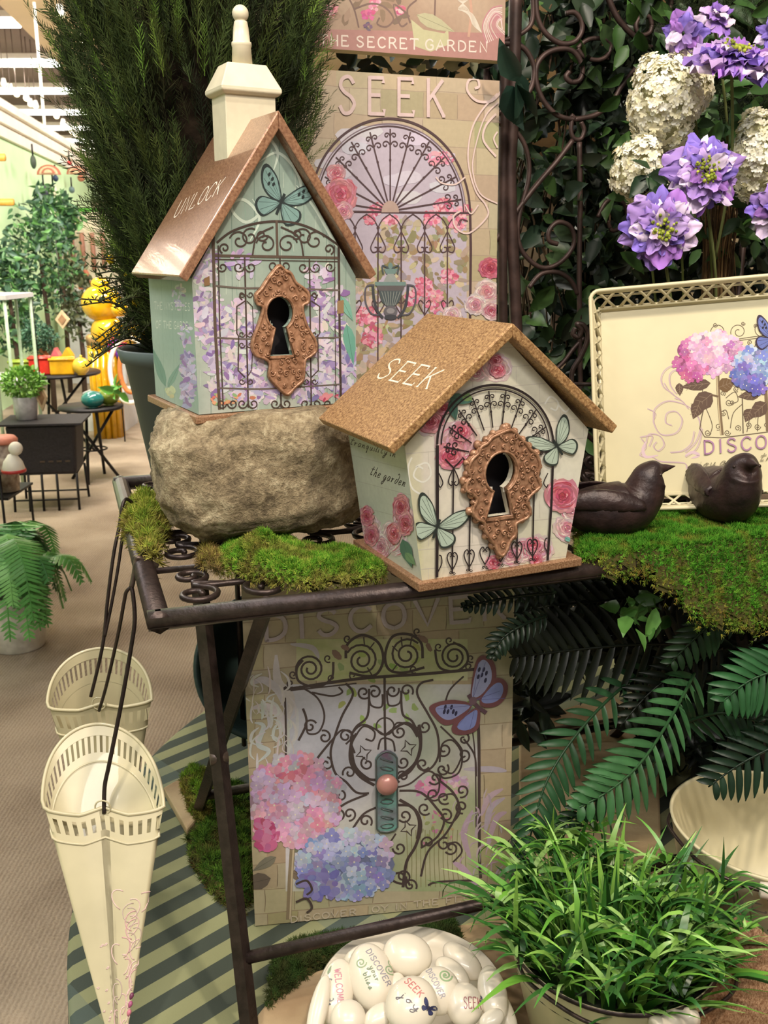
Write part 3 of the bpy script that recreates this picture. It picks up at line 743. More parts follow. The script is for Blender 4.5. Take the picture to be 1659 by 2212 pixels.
# roses behind the gate
def P3_(x, y): return c3(x, y)
for x, y, r in ((900, 350, 24), (1005, 330, 36), (650, 610, 36), (800, 720, 52), (1150, 1290, 30), (1080, 1310, 30), (1380, 1170, 34), (1230, 1280, 34), (1400, 1080, 26)):
    A.rose(*c3(x, y), r, (244, 214, 214), (214, 120, 144))
for x, y, r in ((1000, 290, 16), (1010, 340, 19), (660, 610, 28), (760, 790, 34), (720, 540, 18), (820, 660, 24), (1350, 1000, 42), (1195, 1260, 20), (985, 1350, 18), (1210, 1330, 16)):
    A.rose(*c3(x, y), r, (236, 150, 168), (196, 50, 84))
A.leaf(*c3(750, 480), 55, 24, .2, (70, 120, 104)); A.leaf(*c3(760, 500), 44, 22, 1.3, (60, 104, 92)); A.leaf(*c3(820, 470), 26, 20, .4, (116, 150, 90)); A.leaf(*c3(1360, 1220), 18, 10, .5, (110, 190, 180))
def gate2(P, K=(44, 34, 38)):
    # arch: centre (1005,735) crop, radii 310 x 325
    def arch(rx, ry, w, a0=180, a1=0):
        P.path([c3(995+rx*math.cos(math.radians(a)), 735-(rx and ry)*math.sin(math.radians(a))+((a-90)/90*-6)) for a in np.linspace(a0, a1, 41)], w, K)
    arch(306, 318, .0030); arch(284, 296, .0018)
    P.path([c3(689, 735), c3(690, 1080), c3(687, 1430)], .0042, K); P.path([c3(1301, 735), c3(1290, 1040), c3(1270, 1340)], .0036, K)
    P.path([c3(695, 800), c3(1300, 740)], .0022, K)
    ctr = (1005, 790)
    for i, a in enumerate(np.linspace(172, 8, 10)):
        ca, sa = math.cos(math.radians(a)), -math.sin(math.radians(a))
        e = (ctr[0]+ca*285, ctr[1]+sa*345); s_ = (ctr[0]+ca*150, ctr[1]+sa*150); q = (ctr[0]+ca*210, ctr[1]+sa*235)
        P.path([c3(*s_), c3(*e)], .0017, K)
        for dd, rr in ((.91, 15), (.79, 20)):
            cx_, cy_ = ctr[0]+ca*285*dd, ctr[1]+sa*345*dd
            for sgn in (-1, 1):
                px_, py_ = cx_-sa*sgn*rr, cy_+ca*sgn*rr
                x_, y_ = c3(px_, py_); P.spiral(x_, y_, rr*.36, 1.0, math.atan2(-(py_-cy_), -(px_-cx_)), .0014, K, sgn, .3)
        P.blob(*c3(*q), 2.5, 3.5, 0, K, 8)
    for k, (xt, xb) in enumerate(((775, 768), (865, 857), (945, 940), (1025, 1022), (1115, 1108), (1203, 1190))):
        yb = 1410-k*14; yt = 850-k*9
        P.path([c3(xt, yt), c3(xb, yb)], .0021, K)
        for sgn in (-1, 1):   # heart scrolls at the foot, drops at the top
            P.curve([c3(xb, yb-20), c3(xb+sgn*22, yb-62), c3(xb+sgn*26, yb-95), c3(xb+sgn*12, yb-112), c3(xb+sgn*3, yb-98), c3(xb+sgn*12, yb-88)], .0016, K)
            P.curve([c3(xt, yt+4), c3(xt+sgn*22, yt+52), c3(xt+sgn*26, yt+82), c3(xt+sgn*13, yt+96), c3(xt+sgn*3, yt+84), c3(xt+sgn*12, yt+74)], .0016, K)
            P.curve([c3(xt, yt+2), c3(xt+sgn*26, yt-24), c3(xt+sgn*44, yt-44)], .0016, K)
            P.spiral(*c3(xb+sgn*9, yb-4), 3.2, 1, 0, .0011, K, sgn, .3)
    for sgn, x, yb in ((1, 692, 1420), (-1, 1275, 1330)):
        P.curve([c3(x, yb-20), c3(x+sgn*20, yb-62), c3(x+sgn*18, yb-100), c3(x+sgn*6, yb-108)], .0016, K)
        P.curve([c3(x+sgn*4, 880), c3(x+sgn*26, 930), c3(x+sgn*12, 955), c3(x+sgn*3, 940)], .0016, K)
# pink wash inside the gate
A.h += 2e-5
gate2(A)
A.butterfly(*c3(688, 1165), 60, .35, (182, 204, 186), (52, 62, 58), (40, 50, 48), spots=False)
A.butterfly(*c3(1320, 740), 52, -.55, (184, 204, 186), (52, 62, 58), (40, 50, 48), spots=False)
A.done('gate_artwork', h2)
# left wall (leans outward going up)
LU = Vector((0, 1, 0)); LV = Vector((-.0250, 0, .1705))
A = Art(PM2, (.0085, 0, .0115), LU, LV, clip=[(yf2+.0002, .0002), (yf2+.175, .0002), (yf2+.175, .1715), (yf2+.0002, .1715)], seed=21)
A.field(720, 900, 930, 1270, 16, 24, lambda u, v: mixc((206, 206, 188), (190, 196, 182), vn(u, v, 5)))
A.text('tranquility in', c3(230, 730), c3(470, 800), 15, .0011, (84, 78, 74), slant=.3, serif=False, up=(.15, -.99))
A.text('the garden', c3(335, 890), c3(520, 955), 20, .0012, (74, 68, 66), slant=.3, serif=False, up=(.15, -.99))
for y in range(5): A.path([c3(215, 780+y*130), c3(560, 870+y*130)], .0007, (186, 182, 168))
for x, y, r in ((345, 1180, 24), (480, 1240, 26), (520, 1130, 26), (450, 1220, 26), (400, 1270, 22)): A.rose(*c3(x, y), r, (240, 212, 214), (212, 120, 142), 1.7)
for x, y, r in ((325, 1110, 17), (505, 1060, 20), (350, 1210, 17), (530, 1150, 19), (470, 1200, 17)): A.rose(*c3(x, y), r, (234, 150, 166), (192, 50, 80), 1.8)
A.leaf(*c3(515, 1230), 66, 26, 1.25, (84, 124, 104)); A.leaf(*c3(530, 1300), 36, 16, .9, (120, 160, 110))
A.done('side_artwork', h2)
A = roof_plane(PM2, (.1135, .163, .184, .322, -.014, .205, .0125))
A.text('SEEK', c3(365, 375), c3(640, 438), 50, .0026, (246, 234, 206), slant=.3, up=(.50, -.87), serif=True)
A.done('roof_lettering', h2)
escutcheon(h2, PM2, yf2, [c3(*p) for p in [(1050, 640), (1085, 650), (1115, 685), (1150, 715), (1170, 745), (1205, 775), (1222, 830), (1210, 890), (1226, 940), (1195, 970), (1165, 1000), (1150, 1030), (1170, 1070), (1155, 1110), (1120, 1130), (1090, 1150), (1092, 1200), (1060, 1240), (1030, 1310), (1000, 1312), (975, 1260), (945, 1220), (925, 1180), (918, 1140), (880, 1120), (855, 1080), (870, 1040), (878, 1010), (850, 980), (820, 965), (825, 920), (845, 895), (832, 850), (850, 800), (885, 768), (900, 730), (935, 710), (960, 680), (1000, 660)]], key2, seed=9, lush=True, th=.009)
# a third birdhouse, only its roof corner reaches the frame at bottom right
p = GZ(1640, 2160, .80)
h3 = empty('birdhouse', (p.x+.02, p.y-.02, .575), math.radians(25), 'birdhouse with glittery copper roof, cut off at the bottom right corner', 'birdhouse')
bevel(B().add(*box(0, .18, 0, .16, 0, .012)).build('base_board', MATS['copper_glitter'], h3, smooth=False), .0015)
fixn(B().add(*plate([(.02, .012), (.16, .012), (.16, .12), (.09, .19), (.02, .12)], [], .02, .14)).build('body', cream_wood, h3, smooth=False))
for s in (-1, 1):
    out = [(.09, .21), (.09+s*.11, .10), (.09+s*.10, .095), (.09, .195)]
    bevel(fixn(B().add(*plate(out, [], -.01, .16)).build('roof_panel', MATS['copper_glitter'], h3, smooth=False)), .001)
# ------------------------------------------------------------------ folding iron table
TA = math.radians(18.4); TO = Vector((-.2722, 1.0261, 0)); ZT = 1.15; ZL = .55
PMT = Matrix.Translation(TO) @ Matrix.Rotation(TA, 4, 'Z')
tb = empty('iron_table', TO, TA, 'dark brown iron folding table with scrollwork top and crossed legs', 'table')
TW, TD = 1.02, .75
iron = MATS['iron']
def rail(a, b, name, parent, r=.0145):
    bb = B(); bb.add(*tube([a, b], r, 14, sq=(1, .82)))
    v, f = tube([a, b], r*1.0, 4); bb.add(*tube([(a[0], a[1], a[2]-.006), (b[0], b[1], b[2]-.006)], r*.95, 4, sq=(1, .6)))
    return bb.build(name, iron, parent)
zr_ = ZT-.0135
fr_ = rail((-.0, .012, zr_), (TW, .012, zr_), 'front_rail', tb); rail((0.012, 0, zr_), (.012, TD, zr_), 'side_rail', tb)
rail((0, TD-.012, zr_), (TW, TD-.012, zr_), 'back_rail', tb); rail((TW-.012, 0, zr_), (TW-.012, TD, zr_), 'side_rail', tb)
scr = B()
def scroll2(b, cx, cy, r, a0, turns, d, z, w=.0042):
    pts = [(cx+r*(1-.8*t)*math.cos(a0+d*turns*6.283*t), cy+r*(1-.8*t)*math.sin(a0+d*turns*6.283*t), z) for t in [k/22 for k in range(23)]]
    b.add(*tube(pts, w, 8)); return pts[0]
zs = ZT-.012
for gx in range(5):
    for gy in range(4):
        x = .11+gx*.2; y = .11+gy*.18
        for d, sx in ((1, -1), (-1, 1)):
            a = scroll2(scr, x+sx*.045, y-.03, .032, math.pi/2, 1.3, d*-1, zs)
            b_ = scroll2(scr, x-sx*.045, y+.04, .026, -math.pi/2, 1.3, d*-1, zs)
            scr.add(*tube(spline([a, (x, y, zs), b_], 8), .0042, 8))
for gx in range(1, 5): scr.add(*tube([(.012+gx*.2, .012, zs-.003), (.012+gx*.2, TD-.01, zs-.003)], .004, 8))
for gy in range(1, 4): scr.add(*tube([(.012, .02+gy*.18, zs-.004), (TW-.012, .02+gy*.18, zs-.004)], .0045, 8))
scr.build('scroll_grid', iron, tb)
Li = PMT.inverted()
def L_(p): return tuple(Li @ Vector(p))
def leg_frame(top, bot, nm, w=.0095):
    t = Vector(L_(top)); b_ = Vector(L_(bot)); d = Vector((.86, 0, 0))
    for off in (Vector((0, 0, 0)), d):
        l = B().add(*tube([t+off, b_+off], w, 4, sq=(1.25, 1.25))).build('leg', iron, tb, smooth=False)
        B().add(*lathe([(.011, 0), (.013, .004), (.012, .02)], 12), M=Matrix.Translation(b_+off)).build('foot', MATS['iron'], l)
botA = GZ(548, 2300, ZL+.001); topA = GZ(428, 1235, ZT-.028)
botB = GZ(425, 1762, ZL+.001); topB = GZ(578, 1300, ZT-.028)
leg_frame(topA, botA, 'a'); leg_frame(topB, botB, 'b')
# stretchers
def onA(t): return Vector(L_(topA)).lerp(Vector(L_(botA)), t)
def onB(t): return Vector(L_(topB)).lerp(Vector(L_(botB)), t)
for f_, t in ((onA, .80), (onB, .87)):
    q = f_(t); B().add(*tube([q, q+Vector((.86, 0, 0))], .0085, 10)).build('stretcher', iron, tb)
q = onA(.40); B().add(*tube([q+Vector((-.012, 0, 0)), q+Vector((.012, 0, 0))], .008, 10)).build('pivot_bolt', MATS['iron_light'], tb)
for dx in (.21, .225):
    B().add(*tube([(dx, .66, ZT-.03), (dx+.005, .69, ZL+.03)], .005, 8)).build('back_strut', iron, tb)

# ------------------------------------------------------------------ round lower table with striped cloth
def cloth_mat():
    m = bpy.data.materials.new('striped_cloth'); m.use_nodes = True; nt = m.node_tree; N = nt.nodes; L = nt.links; p = N['Principled BSDF']; p.inputs['Roughness'].default_value = .9
    tc = N.new('ShaderNodeTexCoord'); sp = N.new('ShaderNodeSeparateXYZ')
    mp = N.new('ShaderNodeMapping'); mp.inputs['Rotation'].default_value = (0, 0, -math.radians(44)); L.new(tc.outputs['Object'], mp.inputs[0]); L.new(mp.outputs[0], sp.inputs[0])
    def strp(sock, per, width, soft=.04):
        a = N.new('ShaderNodeMath'); a.operation = 'DIVIDE'; L.new(sock, a.inputs[0]); a.inputs[1].default_value = per
        b = N.new('ShaderNodeMath'); b.operation = 'FRACT'; L.new(a.outputs[0], b.inputs[0])
        c = N.new('ShaderNodeMath'); c.operation = 'COMPARE'; L.new(b.outputs[0], c.inputs[0]); c.inputs[1].default_value = .5; c.inputs[2].default_value = width/2
        return c.outputs[0]
    s1 = strp(sp.outputs['Y'], .056, .5); s2 = strp(sp.outputs['X'], .42, .2)
    m1 = N.new('ShaderNodeMixRGB'); L.new(s1, m1.inputs[0]); m1.inputs[1].default_value = (*lin((58, 66, 58)), 1); m1.inputs[2].default_value = (*lin((134, 136, 100)), 1)
    m2 = N.new('ShaderNodeMixRGB'); m2.blend_type = 'MIX'; mu = N.new('ShaderNodeMath'); mu.operation = 'MULTIPLY'; L.new(s2, mu.inputs[0]); mu.inputs[1].default_value = .35
    L.new(mu.outputs[0], m2.inputs[0]); L.new(m1.outputs[0], m2.inputs[1]); m2.inputs[2].default_value = (*lin((92, 108, 104)), 1)
    L.new(m2.outputs[0], p.inputs['Base Color'])
    nz = N.new('ShaderNodeTexNoise'); nz.inputs['Scale'].default_value = 500; L.new(tc.outputs['Object'], nz.inputs[0])
    bp = N.new('ShaderNodeBump'); bp.inputs['Strength'].default_value = .2; bp.inputs['Distance'].default_value = .002; L.new(nz.outputs['Fac'], bp.inputs['Height']); L.new(bp.outputs[0], p.inputs['Normal'])
    return m
ct = empty('display_table', (.598, 1.496, 0), 0, 'low round display table standing on the carpet under the iron table', 'table')
wood = mat('dark_wood', (80, 60, 45), rough=.6, var=.2, scale=12)
B().add(*lathe([(1.095, .515), (1.1, .52), (1.1, .542), (1.095, .545)], 96)).build('table_top', wood, ct)
B().add(*lathe([(.4, 0), (.4, .02), (.06, .05), (.05, .5), (.3, .514)], 32)).build('pedestal', wood, ct)
v = []; f = []; n = 160; rad = [0, .4, .8, 1.06, 1.104, 1.112]
for k, r_ in enumerate(rad):
    for i in range(n):
        a = 6.2832*i/n; v.append((r_*math.cos(a), r_*math.sin(a), ZL-(.004 if k == 5 else 0)-(.0005 if k >= 4 else 0)))
for k in range(5):
    for i in range(n): f.append((k*n+i, k*n+(i+1) % n, (k+1)*n+(i+1) % n, (k+1)*n+i))
for q in range(1, 8):
    for i in range(n):
        a = 6.2832*i/n; r_ = 1.112+.004*q+.012*q/7*math.sin(i/n*6.2832*14); v.append((r_*math.cos(a), r_*math.sin(a), ZL-.004-q*.042))
    for i in range(n): f.append(((4+q)*n+i, (4+q)*n+(i+1) % n, (5+q)*n+(i+1) % n, (5+q)*n+i))
cl = B().add(v, f).build('tablecloth', cloth_mat(), loc=(.598, 1.496, 0))
tag(cl, 'sage and dark green striped cloth draped over the low round table', 'tablecloth')

# ------------------------------------------------------------------ rock
def rock_mat():
    m = bpy.data.materials.new('rock'); m.use_nodes = True; nt = m.node_tree; N = nt.nodes; L = nt.links; p = N['Principled BSDF']; p.inputs['Roughness'].default_value = .88
    tc = N.new('ShaderNodeTexCoord'); ns = []
    for sc, det in ((14, 10), (70, 8), (260, 4)):
        n = N.new('ShaderNodeTexNoise'); n.inputs['Scale'].default_value = sc; n.inputs['Detail'].default_value = det; n.inputs['Roughness'].default_value = .65; n.inputs['Distortion'].default_value = .6; L.new(tc.outputs['Object'], n.inputs['Vector']); ns.append(n)
    a = N.new('ShaderNodeMath'); a.operation = 'ADD'; L.new(ns[0].outputs['Fac'], a.inputs[0]); L.new(ns[1].outputs['Fac'], a.inputs[1])
    b = N.new('ShaderNodeMath'); b.operation = 'MULTIPLY_ADD'; L.new(ns[2].outputs['Fac'], b.inputs[0]); b.inputs[1].default_value = .5; L.new(a.outputs[0], b.inputs[2])
    cr = N.new('ShaderNodeValToRGB'); e = cr.color_ramp.elements; e[0].position = .98/2; e[0].color = (*lin((98, 84, 64)), 1); e[1].position = 1.6/2; e[1].color = (*lin((220, 204, 170)), 1)
    k = cr.color_ramp.elements.new(.63); k.color = (*lin((160, 142, 112)), 1)
    h = N.new('ShaderNodeMath'); h.operation = 'MULTIPLY'; h.inputs[1].default_value = .5; L.new(b.outputs[0], h.inputs[0]); L.new(h.outputs[0], cr.inputs[0]); L.new(cr.outputs[0], p.inputs['Base Color'])
    bp = N.new('ShaderNodeBump'); bp.inputs['Strength'].default_value = .9; bp.inputs['Distance'].default_value = .009; L.new(b.outputs[0], bp.inputs['Height']); L.new(bp.outputs[0], p.inputs['Normal'])
    return m
rk = rock_mat()
def blob(rx, ry, rz, e, n=96, m=64, amp=.06, seed=2, fr=5):
    from mathutils import noise
    v = []; 
    for k in range(m+1):
        ph = -math.pi/2+math.pi*k/m
        for i in range(n):
            th = 2*math.pi*i/n
            sg = lambda c, p_: math.copysign(abs(c)**p_, c)
            x = sg(math.cos(ph), e)*sg(math.cos(th), e); y = sg(math.cos(ph), e)*sg(math.sin(th), e); z = sg(math.sin(ph), e)
            q = Vector((x, y, z)); d = 1+amp*noise.fractal(q*fr*.25+Vector((seed, 0, 0)), .9, 2.1, 3)+amp*.35*noise.fractal(q*fr*1.1+Vector((0, seed, 0)), .6, 2.2, 7)
            v.append((x*rx*d, y*ry*d, z*rz*d))
    f = []
    for k in range(m):
        for i in range(n): f.append((k*n+i, k*n+(i+1) % n, (k+1)*n+(i+1) % n, (k+1)*n+i))
    return v, f
v, f = blob(.143, .125, .098, .58, amp=.10, seed=6)
vv = []
for x, y, z in v:
    u = (z+.09)/.18
    x = x*(1.0+.06*(1-u)) + .010*(1-u)
    if x < 0: x *= 1-.10*max(0, -z/.09)
    vv.append((x, y, min(z, .0885+.0008*math.sin(x*90))))
zmin = min(p[2] for p in vv)
rock = tag(B().add(vv, f).build('rock', rk, loc=(-.196, 1.368, ZT-zmin), rot=(0, 0, math.radians(12))), 'large rounded grey-brown rock under the mint birdhouse', 'rock')
ROCKTOP = ZT-zmin+.0885

# ------------------------------------------------------------------ canvases
def canvas(label, o, yaw, tilt, w, h_, th=.018, name='canvas_print'):
    e = empty(name, o, label=label, cat='canvas print', rot=None)
    e.rotation_euler = (-tilt, 0, yaw)
    B().add(*box(.004, w-.004, .0015, th, .004, h_-.004)).build('stretcher_frame', mat('canvas_frame', (150, 124, 96), rough=.7), e, smooth=False)
    o_ = B().add(*box(0, w, 0, .0014, 0, h_)).add(*box(0, .0015, .0014, th-.003, 0, h_)).add(*box(w-.0015, w, .0014, th-.003, 0, h_)).add(*box(0, w, .0014, th-.003, h_-.0015, h_)).add(*box(0, w, .0014, th-.003, 0, .0015))
    o_.build('canvas', mat('canvas_ground', (206, 190, 150), rough=.6, var=.12, scale=12, bump=.1, bscale=500), e, smooth=False)
    PM = Matrix.Translation(o) @ Euler((-tilt, 0, yaw)).to_matrix().to_4x4()
    return e, PM
def brickwork(A, x0, y0, x1, y1, rows, slope=0., base=((212, 198, 156), (196, 182, 132), (222, 204, 180)), seed=4, mort=(168, 148, 116)):
    rs = random.Random(seed); hh = (y1-y0)/rows
    for r_ in range(rows):
        x = x0-rs.uniform(0, 60)
        while x < x1:
            w = rs.uniform(55, 120); c = mixc(base[0], rs.choice(base), rs.uniform(0, .8)); c = A.jc(c, 5)
            yy = y0+r_*hh; sl = slope
            A.h -= 1.6e-6
            A.fill([(x, yy+sl*(x-x0)), (x+w, yy+sl*(x+w-x0)), (x+w, yy+hh+sl*(x+w-x0)), (x, yy+hh+sl*(x-x0))], c, True)
            A.h += 1.6e-6
            if rs.random() < .8: A.curve([(x+w, yy+3+sl*(x+w-x0)), (x+w+rs.uniform(-2, 2), yy+hh*.5+sl*(x+w-x0)), (x+w, yy+hh-3+sl*(x+w-x0))], .0012, mixc(mort, c, .35), 3)
            x += w
        A.h += 1.6e-6
        A.curve([(x0+k*(x1-x0)/10, y0+r_*hh+slope*k*(x1-x0)/10+rs.uniform(-2, 2)) for k in range(11)], .0012, mixc(mort, base[0], .3), 3)
        A.h -= 1.6e-6
    A.h += 2e-5
# --- SEEK
SY = math.radians(19)
tr = GY(1079, 174, 1.90); dxs = Vector((math.cos(SY), math.sin(SY), 0)); SW = .405
s_tilt = math.radians(2)
so = tr-dxs*SW; SH = tr.z-ZT-.001
so = Vector((so.x, so.y, 0))+Vector((0, 0, tr.z-SH)) 
so = so - Vector((-math.sin(SY), math.cos(SY), 0))*math.sin(s_tilt)*SH
seek, PMS = canvas('tall canvas print reading SEEK above an arched garden gate, behind the two birdhouses', so, SY, s_tilt, SW, SH)
A = Art(PMS, (0, 0, 0), (1, 0, 0), (0, 0, 1), clip=[(0, 0), (SW, 0), (SW, SH), (0, SH)], seed=31)
c4 = lambda x, y: (640+x*.3164, y*.3164)
brickwork(A, 590, 120, 1110, 1100, 17, .062, base=((202, 182, 150), (176, 168, 118), (212, 188, 174), (192, 164, 140)), seed=9, mort=(166, 142, 122))
vs = vnoise(12)
# sky inside arch and the garden below
ctr = c4(640, 1440)
def archpt(a, rx, ry): return c4(640+rx*math.cos(math.radians(a)), 1440-ry*math.sin(math.radians(a))+(a-90)/90*-22)
pts = [archpt(a, 520, 600) for a in np.linspace(180, 0, 40)]+[c4(1165, 2500), c4(100, 2500)]
A.fill(pts, (196, 182, 202))
A.dh = 4e-7
for i in range(1000):
    x = A.R.uniform(120, 1160); y = A.R.uniform(1500, 3000) if x > 560 else A.R.uniform(1850, 3000)
    c = A.R.choice([(168, 150, 112), (190, 176, 140), (152, 134, 96), (206, 190, 160), (176, 160, 150)])
    A.blob(*c4(x, y), A.R.uniform(4, 15), A.R.uniform(3, 9), A.R.uniform(0, 3), A.jc(c), 7, .3)
for i in range(14):
    A.blob(*c4(A.R.uniform(200, 1000), A.R.uniform(900, 1400)), 30, 14, 0, A.jc((214, 206, 222), 5), 12, .1)
A.dh = 1.5e-6
pk = [(226, 116, 148), (236, 150, 176), (206, 84, 120), (240, 180, 196)]
for x, y, rx, ry, n in ((560, 1430, 26, 16, 26), (640, 1500, 20, 12, 20), (920, 1490, 22, 18, 26), (1010, 1410, 30, 20, 34), (1100, 1500, 26, 30, 30), (1150, 1440, 16, 14, 14), (860, 1960, 26, 26, 40), (950, 2060, 24, 30, 36), (1040, 1890, 22, 18, 26), (780, 2040, 18, 16, 18), (470, 2160, 34, 26, 40), (520, 2300, 30, 26, 30), (900, 2350, 40, 30, 30), (1000, 1080, 30, 16, 16), (500, 1500, 16, 12, 10)):
    A.petals(*c4(x, y), rx*.8, ry*.8, n*2, 5.5, pk, .7)
A.petals(*c4(960, 1080), 22, 12, 14, 9, [(240, 160, 180), (232, 140, 166)], .5)
Ki = (88, 62, 66)
def gate3(P, K):
    for rx, ry, w in ((545, 630, .0042), (515, 596, .0018), (500, 578, .0026)):
        P.path([archpt(a, rx, ry) for a in np.linspace(180, 0, 50)], w, K if rx != 515 else (140, 118, 130))
    P.path([c4(1185, 1440), c4(1190, 1700), c4(1180, 2600)], .005, K); P.path([c4(95, 1440), c4(95, 2600)], .005, K)
    P.path([c4(360, 1445), c4(1180, 1456)], .0036, K); P.path([c4(100, 1440), c4(400, 1446)], .003, K)
    for a in np.linspace(172, 8, 11):
        ca, sa = math.cos(math.radians(a)), -math.sin(math.radians(a))
        s_ = (640+ca*50, 1440+sa*50)
        P.path([c4(*s_), c4(640+ca*490, 1440+sa*560)], .0028, K)
        for dd, rr in ((.92, 24), (.81, 32)):
            cx_, cy_ = 640+ca*490*dd, 1440+sa*560*dd
            for sg in (-1, 1):
                px_, py_ = cx_-sa*sg*rr, cy_+ca*sg*rr
                P.spiral(*c4(px_, py_), rr*.3164*.8, 1.05, math.atan2(-(py_-cy_), -(px_-cx_)), .0021, K, sg, .25)
        P.blob(*c4(640+ca*490*.62, 1440+sa*560*.62), 2.6, 4, math.atan2(sa, ca)+1.57, K, 8)
    P.fill([c4(640+60*math.cos(t), 1450-80*math.sin(t)) for t in np.linspace(0, math.pi, 12)], (190, 160, 148))
    for x in (260, 400, 557, 715, 875, 1030):
        P.path([c4(x, 1560), c4(x-2, 2700)], .0026, K); P.blob(*c4(x, 1555), 3.6, 3.6, 0, K, 8)
        for sg in (-1, 1):
            P.curve([c4(x, 1580), c4(x+sg*30, 1640), c4(x+sg*50, 1690), c4(x+sg*36, 1722), c4(x+sg*8, 1715), c4(x+sg*8, 1690), c4(x+sg*24, 1688)], .0021, K)
            P.curve([c4(x, 1552), c4(x+sg*30, 1500), c4(x+sg*80, 1462)], .0021, K)
            P.curve([c4(x, 2150), c4(x+sg*40, 2080), c4(x+sg*30, 2050), c4(x+sg*8, 2070)], .0021, K)
    for sg, x in ((1, 1170), (1, 1160)):
        P.curve([c4(x, 1510), c4(x-40, 1500), c4(x-60, 1540)], .0018, K)
gate3(A, Ki)
A.rose(*c4(270, 1180), 22, (240, 176, 186), (214, 90, 120)); A.rose(*c4(300, 1330), 38, (236, 150, 164), (204, 66, 96), 1.15); A.rose(*c4(320, 1440), 22, (240, 176, 190), (214, 110, 140))
A.rose(*c4(1320, 1830), 26, (226, 110, 140), (176, 40, 74)); A.rose(*c4(1300, 1990), 30, (240, 214, 210), (214, 120, 140)); A.rose(*c4(1220, 2080), 26, (240, 220, 220), (206, 120, 140)); A.rose(*c4(1060, 2150), 22, (240, 222, 222), (216, 150, 160)); A.rose(*c4(1330, 2120), 24, (238, 206, 206), (190, 70, 100))
pkl = (236, 206, 200)
for pts, w in (([(1400, 620), (1330, 690), (1230, 690), (1165, 620), (1175, 550), (1230, 540), (1245, 590), (1215, 605)], .0045), ([(1370, 640), (1260, 760), (1190, 900), (1170, 1100), (1220, 1300), (1290, 1400), (1300, 1480), (1180, 1590), (1090, 1560), (1070, 1480), (1120, 1440)], .0032), ([(1375, 700), (1290, 790), (1230, 960), (1200, 1150), (1250, 1320), (1370, 1390)], .0026), ([(1360, 780), (1290, 860), (1275, 960), (1360, 1070)], .004), ([(1150, 1210), (1080, 1260), (990, 1250), (950, 1210)], .0028), ([(1240, 1400), (1190, 1460), (1150, 1400)], .0026), ([(1370, 900), (1345, 950), (1370, 1010)], .003)):
    A.curve([c4(*p) for p in pts], w, pkl, 6)
A.text('SEEK', c4(285, 770), c4(1010, 795), 78, .0062, (228, 198, 196), up=(0, -1), gap=.62)
# door knocker print
c_t, c_d, c_k = (116, 148, 144), (80, 92, 96), (70, 72, 80)
for sg in (-1, 1):
    A.curve([c4(640+sg*110, 1945), c4(640+sg*165, 1960), c4(640+sg*170, 2060), c4(640+sg*130, 2140), c4(640+sg*70, 2150)], .003, (96, 92, 104), 6)
    A.curve([c4(640+sg*120, 1950), c4(640+sg*112, 2040), c4(640+sg*90, 2120), c4(640+sg*50, 2170)], .005, c_k, 6)
    A.curve([c4(640+sg*12, 1830), c4(640+sg*55, 1815), c4(640+sg*48, 1870)], .003, c_d, 5)
A.fill([c4(595, 1835), c4(690, 1835), c4(672, 1870), c4(612, 1870)], c_t, True); A.fill([c4(620, 1870), c4(662, 1870), c4(692, 1925), c4(592, 1925)], (156, 164, 160), True)
A.fill([c4(535, 1925), c4(745, 1925), c4(745, 1950), c4(535, 1950)], c_t, True); A.fill([c4(545, 1950), c4(738, 1950), c4(725, 1985), c4(560, 1985)], (104, 98, 100), True)
A.fill([c4(560, 1985), c4(725, 1985), c4(700, 2060), c4(660, 2095), c4(620, 2095), c4(580, 2060)], c_d, True)
for k in range(7): A.path([c4(580+k*21, 1990), c4(610+k*10, 2085)], .0012, (150, 156, 150))
A.blob(*c4(640, 1815), 5, 7, 0, c_t, 12); A.blob(*c4(641, 2125), 15, 12, 0, (108, 104, 112), 16); A.blob(*c4(641, 2122), 9, 6, 0, (150, 146, 150), 12); A.blob(*c4(641, 2165), 14, 6, 0, c_k, 12)
A.done('printed_artwork', seek)

# --- THE SECRET GARDEN, hung above
gt = GY(1089, 132, 1.88); GW = .41
so2 = Vector((gt.x, gt.y, gt.z))-dxs*GW
sg_, PMG = canvas('canvas print with THE SECRET GARDEN lettered on a dusty pink band, hung at the top', so2, SY, math.radians(1), GW, .42, th=.03)
A = Art(PMG, (0, 0, 0), (1, 0, 0), (0, 0, 1), clip=[(0, 0), (GW, 0), (GW, .42), (0, .42)], seed=41)
va = vnoise(19)
A.field(560, -340, 1120, 150, 30, 30, lambda u, v: mixc((168, 132, 108), (206, 178, 150), va(u, v, 6)))
A.fill([(560, 60), (1100, 72), (1100, 150), (560, 130)], (190, 134, 126), True)
for i in range(26): A.blob(A.R.uniform(600, 880), A.R.uniform(-20, 50), 14, 7, A.R.uniform(0, 3), A.R.choice([(150, 122, 96), (184, 150, 126), (134, 110, 92)]), 8, .3)
for x, y, r_ in ((712, 22, 16), (698, 40, 12), (865, 20, 8), (810, 12, 12)): A.petals(x, y, r_, r_, 20, 6, pk, .7)
A.petals(795, 32, 13, 11, 20, 6, [(222, 70, 140), (230, 96, 160)], .7); A.petals(795, 58, 9, 7, 8, 5, [(110, 90, 120), (130, 100, 130)], .7)
for pts in ([(765, 20), (800, 8), (830, 15), (850, 40), (835, 58), (815, 52), (820, 38)], [(880, 30), (850, 10), (865, 55), (880, 50)], [(750, -10), (765, 20), (775, 60)], [(940, 0), (938, 60)], [(900, 0), (880, 20), (886, 50)]): A.curve([(p[0], p[1]) for p in pts], .003, (134, 104, 94), 5)
